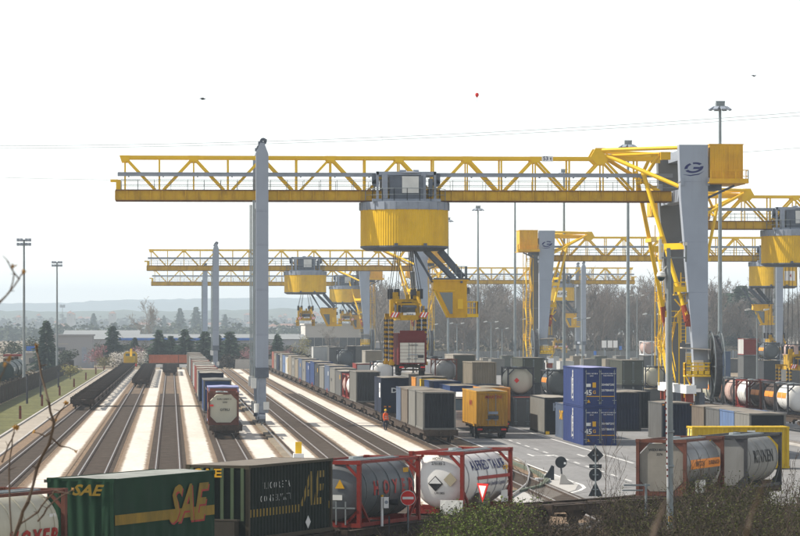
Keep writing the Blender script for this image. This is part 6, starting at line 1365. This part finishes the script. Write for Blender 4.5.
# positions: U = (px-171)/s with s = F/y
def bpx(px0, px1, y): s = F/y; return (px0-171)/s, (px1-171)/s
x0_, x1_ = bpx(52, 93, 760)
building('grey flat-roofed building with dark openings beside the blossom trees', 'workshop', x0_, x1_, 760, 14, 6.9, W_GREY, 'flat', W_GREY, [(-2.3, 4.0, 1.8, 0.9, DARKWIN), (-2.2, 5.2, 2.8, 0.25, W_PALE), (2.6, 2.8, 1.0, 3.4, G_MID), (-0.6, 1.6, 0.8, 3.0, DARKWIN)])
x0_, x1_ = bpx(26, 52, 700)
building('low pale service building with a blue sign on its roof', 'service_building', x0_, x1_, 700, 10, 3.6, W_PALE, 'flat', CONC, [(-1.2, 2.2, 1.2, 1.0, DARKWIN), (1.4, 1.6, 0.9, 2.6, DARKWIN)])
k = thing('roof_sign', 'plain blue sign board on the low pale service building', 'sign', ((34.5-171)/(F/700), 699.5, 3.95)); P('board', mat('sign_blue', (0.05, 0.16, 0.5), 0.5), k, lambda b: b.box((0, 0, 0.65), (2.8, 0.12, 0.9))); P('leg', STEEL, k, lambda b: b.box((-1, 0, 0.1), (0.1, 0.1, 0.25)).box((1, 0, 0.1), (0.1, 0.1, 0.25)))
x0_, x1_ = bpx(6, 21, 640)
building('small white cabin with red trim at the view edge behind the fence', 'cabin', x0_, x1_, 640, 4, 3.6, W_PALE, 'flat', FRAME_RED, [(-0.5, 2.0, 0.9, 1.2, DARKWIN), (0.6, 2.2, 0.5, 0.8, RED)])
x0_, x1_ = bpx(64, 123, 900)
building('long pale warehouse with skylight roof behind the grey flat-roofed building', 'warehouse', x0_, x1_+4, 900, 40, 6.3, W_PALE, 'low', R_SHEET, [(0, 3, 10, 1.6, G_MID)], rh=1.6)
x0_, x1_ = bpx(93, 306, 815)
k = building('very long grey warehouse with blue eaves stripe behind the conifers', 'warehouse', x0_, x1_, 815, 50, 6.0, W_GREY, 'low', R_SHEET, [(-14+9*i, 2.5, 4, 2.2, G_MID) for i in range(5)], rh=1.1)
P('eaves_stripe', mat('stripe_blue', (0.09, 0.19, 0.48), 0.5), k, lambda b: b.box((-1.5, -0.36, 6.0), (34, 0.12, 0.55)))
x0_, x1_ = bpx(305, 373, 880)
building('concrete industrial hall with a dark band of windows behind the long train', 'industrial_hall', x0_, x1_, 880, 30, 9.3, W_CONC, 'flat', W_CONC, [(-7.2+2.05*i, 4.9, 1.9, 2.4, DARKWIN) for i in range(8)] + [(-4, 1.2, 5, 1.4, G_MID), (5, 1.2, 4, 1.4, DARKWIN)])
x0_, x1_ = bpx(360, 402, 960)
building('low white-banded hall beside the concrete industrial hall', 'industrial_hall', x0_, x1_, 960, 24, 4.4, W_GREY, 'flat', W_PALE, [(0, 2.4, 9, 1.2, DARKWIN)])
HS = [(57, 70, 1150, 'hip', 9), (136, 150, 1250, 'hip', 10), (160, 181, 1300, 'hip', 9.6), (205, 224, 1300, 'hip', 10), (227, 242, 1420, 'hip', 10), (268, 301, 1010, 'hip', 8.8), (246, 262, 1350, 'hip', 11), (108, 116, 1500, 'flat', 14), (30, 42, 1500, 'hip', 13), (6, 20, 1700, 'hip', 15), (84, 93, 1650, 'hip', 16), (285, 297, 1500, 'hip', 14)]
rr = random.Random(5)
hn = ['ochre', 'cream', 'white', 'pale pink', 'sand', 'long low', 'beige', 'square tower-like', 'whitish', 'edge', 'greyish', 'upper']
for i, (a_, b_, y, rf, h) in enumerate(HS):
    x0_, x1_ = bpx(a_, b_, y); y = 3000+(y-1000)*3.0; k_ = y/(1000+(y-3000)/3.0); x0_ *= k_; x1_ *= k_; h = 9+(h-9)*k_*0.5+2; w_ = x1_-x0_; n = max(2, int(w_/3.5))
    building('%s red-roofed house, %s of those beyond the warehouses' % (hn[i], ordn[i]) if rf == 'hip' else 'square tower-like house beyond the warehouse roofs', 'house', x0_, x1_, y, 9, h-2.0, [W_PALE, W_CONC][i % 2], rf, R_TILE if rf == 'hip' else None, [(-w_/2+w_*(j+0.5)/n, h*q, 0.8, 1.2, DARKWIN) for j in range(n) for q in (0.35, 0.62)], 'house', 2.3, 'red-roofed houses beyond the warehouses')
for i in range(26):
    y = rr.uniform(3600, 4600); px = rr.uniform(-5, 330); x0_, x1_ = bpx(px, px+rr.uniform(4, 9), y); w_ = x1_-x0_
    zb = rr.uniform(6, 18)
    k = building('faint pale house scattered at the foot of the hazy hills', 'house', x0_, x1_, y, 8, 5+zb, W_PALE, 'hip', R_TILE, [(0, 3+zb, 1.0, 1.2, DARKWIN)], 'house', 2.2, 'faint houses at the foot of the hills')
# billboard-like white frame sign before the wood
x_, y_ = UV(610, 4.2)
k = thing('white_sign', 'white double sign board in front of the bare wood', 'sign', (x_, y_, 0)); P('board', WHITE, k, lambda b: b.box((-1.4, 0, 4.7), (1.1, 0.1, 1.7)).box((0, 0, 4.7), (1.1, 0.1, 1.7)).box((1.3, 0, 4.7), (1.0, 0.1, 1.7))); P('leg', STEEL, k, lambda b: b.box((-1.4, 0.1, 2), (0.15, 0.1, 4)).box((1.3, 0.1, 2), (0.15, 0.1, 4)))
for i, (px, py) in enumerate([(595, 353), (620.5, 348)]):
    x_, y_ = UV(px, 4.4); k = thing('road_sign', ['small blue sign low before the bare wood', 'blue sign beneath the white double board'][i], 'sign', (x_, y_, 0)); P('board', mat('sign_blue', (0.05, 0.16, 0.5)), k, lambda b: b.box((0, 0, 9-(py-326)/4.4), (0.6, 0.08, 0.9))); P('post', STEEL, k, lambda b: b.tube((0, 0.1, 0), (0, 0.1, 3), 0.05))
# noise wall along the edge of the yard
W_DARK = mat('wall_weathered', (0.15, 0.15, 0.145), 0.9, var=0.15, scale=0.2)
k = thing('boundary_wall', 'long grey boundary wall at the foot of the bare wood', 'wall', (150, 985, 0)); 
for i in range(48): P('wall_panel', W_DARK, k, lambda b: b.corr((0, 0, 0), (1, 0, 0), (0, -1, 0), 5.8, 0.0, 2.0, 0.6, 0.08), 'nwp', loc=(-95+6*i, 0, 0))
for i in range(49): P('post', G_MID, k, lambda b: b.box((0, 0, 1.1), (0.25, 0.3, 2.2)), 'nwpost', loc=(-95.1+6*i, 0.05, 0))

# ---------------------------------------------------------------- trees and plants
BARK = mat('bark_grey', (0.19, 0.165, 0.14), 0.95, var=0.2, rnd=0.25); BARKB = mat('bark_brown', (0.15, 0.115, 0.09), 0.95, var=0.2, rnd=0.25)
CONI = mat('conifer_green', (0.06, 0.09, 0.06), 0.9, var=0.4, scale=0.5, rnd=0.2); PINKB = mat('blossom_pink', (0.30, 0.15, 0.16), 0.9, var=0.25); WHITEB = mat('blossom_white', (0.66, 0.62, 0.56), 0.9, var=0.12); YELB = mat('blossom_yellow', (0.55, 0.38, 0.02), 0.9, var=0.25); WILLOW = mat('willow_yellow_green', (0.27, 0.24, 0.09), 0.9, var=0.2)
bare = []
for sd in range(6):
    for nm, lv0 in (('trunk', 0),):
        pass
    def tr_(b, sd=sd): trunk_of(b, 5.0, 0.26, sd)
    bare.append((cached(('bare_trunk', sd), tr_), cached(('bare_crown', sd), lambda b, sd=sd: limb_tree(b, sd+40, 15.5, 4, 0.035, 0.5, 0.24, 0.3, 0.18, (9, 7, 5, 3)))))
def bare_tree(x, y, sc_, i, label, group, m):
    k = thing('bare_tree', label, 'tree', (x, y, 0), rr.uniform(0, 6.28), group); k.scale = (sc_*rr.uniform(0.9, 1.15), sc_*rr.uniform(0.9, 1.15), sc_)
    t, c = bare[i % 6]; put('trunk', t, m, k); put('crown', c, m, k)
    return k
gb = 'bare trees of the wood behind the yard'
for row_, (yy, n, hh) in enumerate([(1010, 62, 0.88), (1050, 62, 1.0), (1110, 62, 1.15)]):
    for i in range(n):
        px = 372+(445)*(i+rr.uniform(-.45, .45))/n; s = F/yy
        bare_tree((px-171)/s, yy+rr.uniform(-14, 14), hh*rr.uniform(0.72, 1.15), rr.randrange(6), 'leafless grey-brown tree in the wood behind the yard', gb, BARK if rr.random() < 0.6 else BARKB)
for i, (px, yy, sc_, lb) in enumerate([(382, 905, 1.25, 'bare tree showing between the farthest crane leg and the lifted trailer'), (392, 930, 1.05, 'smaller bare tree beside the one behind the lifted trailer'), (371, 925, 1.0, 'bare tree against the concrete industrial hall'), (330, 870, 0.45, 'small bare bush before the concrete industrial hall'), (145, 1180, 0.9, 'bare reddish tree above the warehouse roof')]):
    bare_tree((px-171)/(F/yy), yy, sc_, i, lb, None, BARK)
UG = mat('undergrowth_brown', (0.13, 0.11, 0.075), 0.95, var=0.35, scale=0.3)
def brush(name, x0, x1, y, d, h, n, sz, m, seed=1, green=None):
    r2 = random.Random(seed)
    def fn(b):
        for _ in range(n):
            x = r2.uniform(x0, x1); yy = y+r2.uniform(-d, d); hh = h*(0.65+0.5*noise.noise(Vector((x*0.2, yy*0.1, seed))))*r2.uniform(0.5, 1.1)
            leaf_cloud(b, r2, (x, yy, hh*0.5), (sz*2.2, sz*2.2, hh*0.5), 7, sz, 0.6)
    o = P(name, m, None, fn); o['kind'] = 'stuff'; return o
brush('undergrowth', 55, 190, 1000, 6, 4.5, 900, 0.7, UG, 3)
brush('undergrowth', 60, 190, 1125, 4, 11.0, 1500, 1.0, mat('wood_mass', (0.17, 0.15, 0.125), 0.95, var=0.25, scale=0.1), 8)
# conifers
cm = [(cached(('con_c', i), lambda b, i=i: conifer_crown(b, i+3, 9.0, 3.1)), cached(('con_t', i), lambda b: trunk_of(b, 8.6, 0.2))) for i in range(4)]
for i, (px, yy, h, wd, lb) in enumerate([(47, 690, 10.2, 1.0, 'tall dark spruce standing behind the second verge mast'), (113, 785, 9.2, 1.1, 'conifer behind the pink and white blossom'), (135, 795, 6.6, 0.9, 'small conifer between the blossom and the first pair'), (159, 778, 8.2, 1.35, 'broad conifer before the blue eaves stripe'), (185, 776, 8.4, 1.3, 'conifer left of the far slender crane legs'.replace('left of', 'next to')), (205, 780, 8.0, 1.3, 'conifer hidden partly by the far slender crane legs'), (230, 782, 8.0, 1.25, 'conifer between the slender legs of near and far cranes'), (171, 781, 6.9, 1.2, 'low conifer filling the gap between the broad pair'), (218, 784, 7.2, 1.2, 'conifer just past the middle slender leg'), (277, 776, 7.4, 1.1, 'conifer just past the nearest slender crane leg'), (196, 2500, 23, 1.3, 'hazy conifer far beyond the warehouses'), (180, 2560, 22, 1.3, 'second hazy conifer far beyond the warehouses'), (94, 2700, 19, 1.2, 'hazy dark conifer over the pale warehouse roof'), (152, 2760, 19, 0.9, 'slim hazy conifer by the red-roofed houses'), (164, 2840, 18, 0.9, 'slimmer hazy conifer among the red-roofed houses'), (225, 2660, 18, 1.3, 'hazy conifer behind the far slender legs'), (745, 1020, 21, 2.2, 'dark evergreen inside the bare wood'), (731, 1030, 19, 2.0, 'second dark evergreen inside the bare wood')]):
    k = thing('conifer_tree', lb, 'tree', ((px-171)/(F/yy), yy, 0), i*1.3); f = h/9.0; wd *= 1.1; k.scale = (f*wd*(9.2/h)**0.4, f*wd*(9.2/h)**0.4, f)
    c, t = cm[i % 4]; put('trunk', t, BARK, k); put('crown', c, CONI, k)
def bush(name, label, px, yy, h, rw, m, n, sz, seed, cat='shrub'):
    k = thing(name, label, cat, ((px-171)/(F/yy), yy, 0)); r2 = random.Random(seed)
    P('stem', BARK, k, lambda b: limb_tree(b, seed, h*0.95, 2, 0.03, 0.6, 0.09, 0.3, 0.1, (6, 4)))
    def fn(b):
        for _ in range(12):
            a = r2.uniform(0, 6.28); q = r2.uniform(0, 0.75)*rw
            leaf_cloud(b, r2, (q*math.cos(a), q*math.sin(a), h*r2.uniform(0.35, 0.85)), (rw*0.42, rw*0.42, h*0.22), n//12, sz)
    P('crown', m, k, fn); return k
bush('blossom_tree', 'pink blossoming tree beside the grey flat-roofed building', 96, 745, 5.2, 2.4, PINKB, 900, 0.16, 21, 'tree'); bush('blossom_tree', 'second pink blossoming tree behind the white blossom', 137, 770, 4.6, 1.9, PINKB, 700, 0.16, 22, 'tree')
for i, px in enumerate((116, 124, 133, 141)): bush('blossom_bush', '%s white blossoming bush in the row behind the yellow shunter' % ordn[i], px, 752, 3.6+0.3*(i % 2), 1.9, WHITEB, 800, 0.14, 30+i)
for i, (px, h) in enumerate([(248, 4.6), (266, 4.8), (286, 4.6)]): bush('blossom_bush', '%s dull pink bush before the long grey warehouse' % ordn[i], px, 775, h, 2.0, PINKB, 700, 0.15, 40+i)
for i, (px, yy, h, rw) in enumerate([(80, 790, 5.5, 3.2), (103, 800, 5.0, 3.0), (124, 803, 5.8, 3.4), (147, 800, 5.6, 3.2), (172, 800, 5.2, 3.4), (195, 800, 5.6, 3.2), (242, 800, 5.0, 3.4), (258, 802, 5.6, 3.2), (290, 803, 4.6, 3.0), (30, 760, 6.5, 3.5), (12, 770, 6.0, 3.6), (66, 730, 4.2, 2.6)]): bush('round_tree', '%s rounded dark tree along the front of the long grey warehouse' % ordn[i], px, yy, h, rw, mat('round_tree_green', (0.07, 0.085, 0.06), 0.9, var=0.35, scale=0.4), 1100, 0.24, 80+i, 'tree')
bush('willow_tree', 'yellow-green budding tree before the concrete industrial hall', 301, 800, 6.8, 2.3, WILLOW, 1500, 0.14, 51, 'tree')
for i, (px, s) in enumerate([(648, 7.9), (657, 8.2), (634, 7.6)]): bush('forsythia_bush', '%s yellow blossoming bush by the white round tank' % ordn[i], px, F/s, 1.9, 1.3, YELB, 500, 0.1, 60+i)
bush('shrub', 'olive shrub behind the verge fence', 71, 600, 2.6, 2.2, WILLOW, 600, 0.15, 71); bush('shrub', 'reddish shrub near the end of the verge', 104, 700, 3.2, 2.4, mat('shrub_tan', (0.2, 0.17, 0.08), 0.9, var=0.2), 700, 0.15, 72)
k = brush('dark_hedge', (190-171)/4.7, (310-171)/4.7, 752, 1.0, 4.0, 620, 0.32, mat('hedge_dark', (0.05, 0.042, 0.032), 0.95, var=0.3), 5)
brush('town_trees', -260, 200, 2100, 80, 14, 3000, 1.5, mat('town_green', (0.06, 0.07, 0.045), 0.95, var=0.35, scale=0.05), 15)
brush('town_trees', -560, 430, 4200, 190, 26, 3600, 3.0, mat('town_brown', (0.075, 0.07, 0.05), 0.95, var=0.35, scale=0.05), 16)
brush('town_trees', -1000, 800, 7600, 400, 36, 3000, 5.5, mat('town_grey', (0.07, 0.075, 0.055), 0.95, var=0.35, scale=0.03), 18)
brush('verge_scrub', -30, -20.0, 470, 120, 2.6, 900, 0.25, UG, 17)

# ---------------------------------------------------------------- the hedge in front, twigs close to the viewpoint
TWG = mat('twig_brown', (0.09, 0.068, 0.052), 0.9, var=0.25); LEAFG = mat('leaf_spring_green', (0.085, 0.115, 0.02), 0.8, var=0.3, scale=3); LEAFO = mat('leaf_olive', (0.055, 0.06, 0.016), 0.85, var=0.35, scale=2); LEAFR = mat('leaf_red_brown', (0.036, 0.03, 0.014), 0.9, var=0.3, scale=2)
def thicket(name, px0, px1, Z0, Z1, h, n, m, seed, leaf=0.05, nl=26, top=None):
    r2 = random.Random(seed); ST = MB(); LV = MB()
    for _ in range(n):
        px = r2.uniform(px0, px1); Z = r2.uniform(Z0, Z1); p = CW((px-400)/F*Z, Z)
        zg = 0.0 if Z > 104 else (104-Z)*0.045
        hh = h*(0.75+0.55*noise.noise(Vector((p.x*0.35, p.y*0.12, seed*1.7))))*r2.uniform(0.7, 1.1)
        if top: hh *= top(px)
        lean = Vector((r2.uniform(-.28, .28), r2.uniform(-.28, .28), 1))
        base = Vector((p.x, p.y, zg)); tip = base+lean*hh; mid = base.lerp(tip, 0.5)+Vector((r2.uniform(-.1, .1), r2.uniform(-.1, .1), 0))
        ST.tube(base, mid, 0.022, 0.016, 3, cap=False); ST.tube(mid, tip, 0.016, 0.006, 3, cap=False)
        for q in range(3):
            a = base.lerp(tip, r2.uniform(0.35, 0.85)); ST.tube(a, a+Vector((r2.uniform(-.45, .45), r2.uniform(-.45, .45), r2.uniform(0.2, 0.6))), 0.010, 0.005, 3, cap=False)
        for q in range(nl):
            t = r2.uniform(0.3, 1.0); c = base.lerp(tip, t)+Vector((r2.gauss(0, .18), r2.gauss(0, .18), r2.gauss(0, .08)))
            leaf_cloud(LV, r2, c, (0.02, 0.02, 0.02), 1, leaf, 0.55)
    o = put(name, ST.mesh(name), TWG); o['kind'] = 'stuff'
    l_ = put('leaves', LV.mesh('leaves'), m, o); l_['kind'] = 'stuff'
    return o
thicket('green_thicket', 425, 530, 120, 142, 2.5, 800, LEAFG, 1, 0.05, 34, lambda px: 0.62+0.5*min(1, max(0, (px-425)/70)))
thicket('green_thicket', 240, 440, 136, 142, 1.05, 260, LEAFO, 6, 0.05, 12)
thicket('brown_thicket', 515, 660, 112, 136, 2.4, 1300, LEAFR, 2, 0.04, 30)
thicket('olive_thicket', 610, 820, 118, 148, 2.95, 1700, LEAFO, 3, 0.042, 34)
thicket('brown_thicket', 640, 820, 92, 116, 3.2, 900, LEAFR, 4, 0.04, 24)
def sapling(label, px, Z, h, seed, lv=3):
    p = CW((px-400)/F*Z, Z); k = thing('bare_sapling', label, 'sapling', (p.x, p.y, 0 if Z > 104 else (104-Z)*0.045))
    P('trunk', TWG, k, lambda b: trunk_of(b, h*0.6, 0.03, seed)); P('crown', TWG, k, lambda b: limb_tree(b, seed, h, lv, 0.006, 0.4, 0.028, 0.45, 0.2, (7, 4, 2)))
sapling('thin bare sapling in front of the backs of the road signs', 603, 138, 4.7, 5); sapling('bare sapling in the hedge before the pale black-lettered tank', 688, 120, 3.8, 8); sapling('bare sapling by the edge of the brown thicket', 782, 118, 4.0, 9); sapling('slim bare sapling beside the give-way sign', 534, 140, 3.0, 10)
k = thing('slim_post', 'slim grey post in the hedge beside the camera mast', 'post', CW((646-400)/F*135, 135)); P('upright', STEEL, k, lambda b: b.tube((0, 0, 0), (0, 0, 3.0), 0.045, n=8)); P('arm', STEEL, k, lambda b: b.box((-0.35, 0, 2.95), (1.0, 0.06, 0.06)).box((-0.5, 0.1, 2.75), (0.8, 0.06, 0.05)))
# twigs of a shrub on the bank close to the viewpoint
def near_twig(label, Z, stems, buds, r, seed):
    r2 = random.Random(seed); root = PT(stems[0][0][0], stems[0][0][1], Z); gz = 7.1 if Z < 24 else 6.4
    k = thing('budding_shrub', label, 'shrub', (root.x, root.y, gz)); o_ = Vector((root.x, root.y, gz))
    P('trunk', TWG, k, lambda b: b.path([Vector((-0.02, 0.05, -0.2)), Vector((0.01, 0.02, (root.z-gz)*0.5)), root-o_], [r*1.5, r*1.25, r*1.05], 7), smooth=True)
    for st in stems:
        n = len(st); zs = 0.0; pts = []
        for i, (px, py) in enumerate(st):
            if i: zs += r2.uniform(-0.12, 0.12)
            pts.append(PT(px, py, Z+zs)-o_)
        q = st is stems[0]; rs = [r*(1.0 if q else 0.55)*(1-0.6*i/(n-1)) for i in range(n)]
        def fn(b):
            fine = []; fr = []
            for i in range(n-1):
                for t in (0, 0.5):
                    c = pts[i].lerp(pts[i+1], t)
                    if t: c = c+Vector((r2.uniform(-1, 1), r2.uniform(-1, 1), r2.uniform(-1, 1)))*r*0.7
                    fine.append(c); fr.append((rs[i]*(1-t)+rs[i+1]*t)*(1.25 if t == 0 and i else 1))
            fine.append(pts[-1]); fr.append(rs[-1]); b.path(fine, fr, 6)
            for i in range(1, n-1): b.tube(pts[i], pts[i]+Vector((r2.uniform(-1, 1), 0, r2.uniform(0, 1)))*r*4, rs[i]*0.6, rs[i]*0.3, 5)
        P('branch', TWG, k, fn, smooth=True)
    for px, py, sz in buds:
        c = PT(px, py, Z)-o_
        P('bud', mat('bud_ochre', (0.34, 0.19, 0.05), 0.7, var=0.3), k, lambda b: [b.add([c+Vector((r2.gauss(0, 1), r2.gauss(0, 1), r2.gauss(0, 1)))*sz*0.5 for _ in range(4)], [(0, 1, 2), (0, 2, 3), (0, 3, 1), (1, 2, 3)]) for _ in range(7)])
    return k
near_twig('budding shrub with long thin twigs close to the viewpoint over the tracks', 22, [
    [(10, 545), (20, 522), (28, 502), (37, 468), (49, 444), (54, 422), (49, 403), (45, 388), (40, 366), (37, 352), (36, 345)],
    [(54, 422), (60, 411), (66, 403)], [(53, 431), (45, 436), (34, 432)], [(52, 438), (60, 446), (76, 451)],
    [(20, 524), (38, 512), (48, 498), (55, 490), (71, 494)], [(38, 521), (47, 508), (60, 497), (74, 489)], [(12, 540), (9, 470), (12, 446), (15, 428)], [(2, 462), (8, 446), (15, 432)]],
    [(36.5, 345, 0.022), (66, 403, 0.018), (34, 432, 0.012), (76, 451, 0.012), (15, 428, 0.022), (107, 390, 0.001), (56, 420, 0.012), (73, 489, 0.012)], 0.0115, 4)
near_twig('second budding shrub, blurred twigs crossing the sky beside the first mast', 13, [
    [(-6, 560), (-8, 470), (-10, 380), (-6, 310), (0, 302), (10, 291), (19, 279), (23, 273)], [(10, 291), (14, 274), (13, 267)], [(19, 279), (8, 262), (3, 256)], [(-8, 400), (0, 378), (6, 366), (9, 358)]],
    [(13, 266, 0.012), (23, 272, 0.010), (9, 359, 0.014), (5, 364, 0.010)], 0.0055, 9)
near_twig('pale branches far out of focus low in front of the hedge', 5, [[(640, 570), (650, 545), (656, 526), (663, 510), (668, 500)], [(738, 570), (748, 530), (754, 508), (760, 492), (770, 478)]], [], 0.005, 14)

# ---------------------------------------------------------------- sky: birds, a balloon, wires
for i, (px, py, Z) in enumerate([(203, 99, 240), (754, 76, 300)]):
    p = PT(px, py, Z); k = thing('bird', ['small dark bird high over the yard', 'tiny bird near the upper corner of the sky'][i], 'bird', p, 0.6*i)
    P('body', SB, k, lambda b: b.lathe([(0.001, -0.16), (0.05, -0.1), (0.06, 0.0), (0.03, 0.14), (0.001, 0.2)], 'x', 8).prism([(-0.3, 0.02), (-0.02, 0.10), (-0.02, 0.0)], 'y', 0.0, 0.01)); 
    for sg in (-1, 1): P('wing', SB, k, lambda b: b.add([(-0.08, sg*0.03, 0.02), (0.08, sg*0.03, 0.02), (0.02, sg*0.22, 0.1), (-0.06, sg*0.36, 0.02)], [(0, 1, 2, 3)]))
p = PT(477, 95, 260); k = thing('balloon', 'small red balloon drifting high in the sky', 'balloon', p)
P('skin', RED, k, lambda b: b.lathe([(0.001, -0.2), (0.05, -0.16), (0.12, -0.05), (0.14, 0.04), (0.1, 0.13), (0.001, 0.17)], 'z', 14), smooth=True); P('string', FRAME_DARK, k, lambda b: b.tube((0, 0, -0.2), (0.03, 0, -0.7), 0.008, n=4))
WM = mat('wire_grey', (0.16, 0.16, 0.17), 0.6)
for i, (a_, b_) in enumerate([((-30, 146), (830, 110)), ((-30, 148.5), (830, 113.5)), ((690, 155), (830, 145)), ((-30, 176), (140, 180))]):
    p, q = PT(*a_, 700+30*i), PT(*b_, 640+30*i)
    k = thing('overhead_wire', ['upper line of the twin power wires across the sky', 'lower line of the twin power wires across the sky', 'single wire leaving behind the yellow electrical house', 'faint wire ending behind the crane beam tip'][i], 'wire', p)
    P('cable', WM, k, lambda b: b.path([Vector((0, 0, 0)).lerp(q-p, t/16)-Vector((0, 0, 4*(1.6 if i < 2 else 0.2)*(t/16)*(1-t/16))) for t in range(17)], 0.042, 4)); P('splice', WM, k, lambda b: b.tube((q-p)*0.5-Vector((0, 0, 1.6 if i < 2 else 0.2)), (q-p)*0.502-Vector((0, 0, 1.6 if i < 2 else 0.2)), 0.06, n=5))

# ---------------------------------------------------------------- haze
def hz(b): b.b2((-6000, -55, -3), (6000, 12000, 130))
hm_ = bpy.data.materials.new('haze'); hm_.use_nodes = True; n = hm_.node_tree.nodes; n.clear()
vo = n.new('ShaderNodeVolumePrincipled'); vo.inputs['Color'].default_value = (0.79, 0.91, 1.0, 1); vo.inputs['Density'].default_value = 0.00017; vo.inputs['Anisotropy'].default_value = 0.0
oo = n.new('ShaderNodeOutputMaterial'); hm_.node_tree.links.new(vo.outputs[0], oo.inputs['Volume'])
o = P('haze', hm_, None, hz); o['kind'] = 'stuff'; o.display_type = 'WIRE'
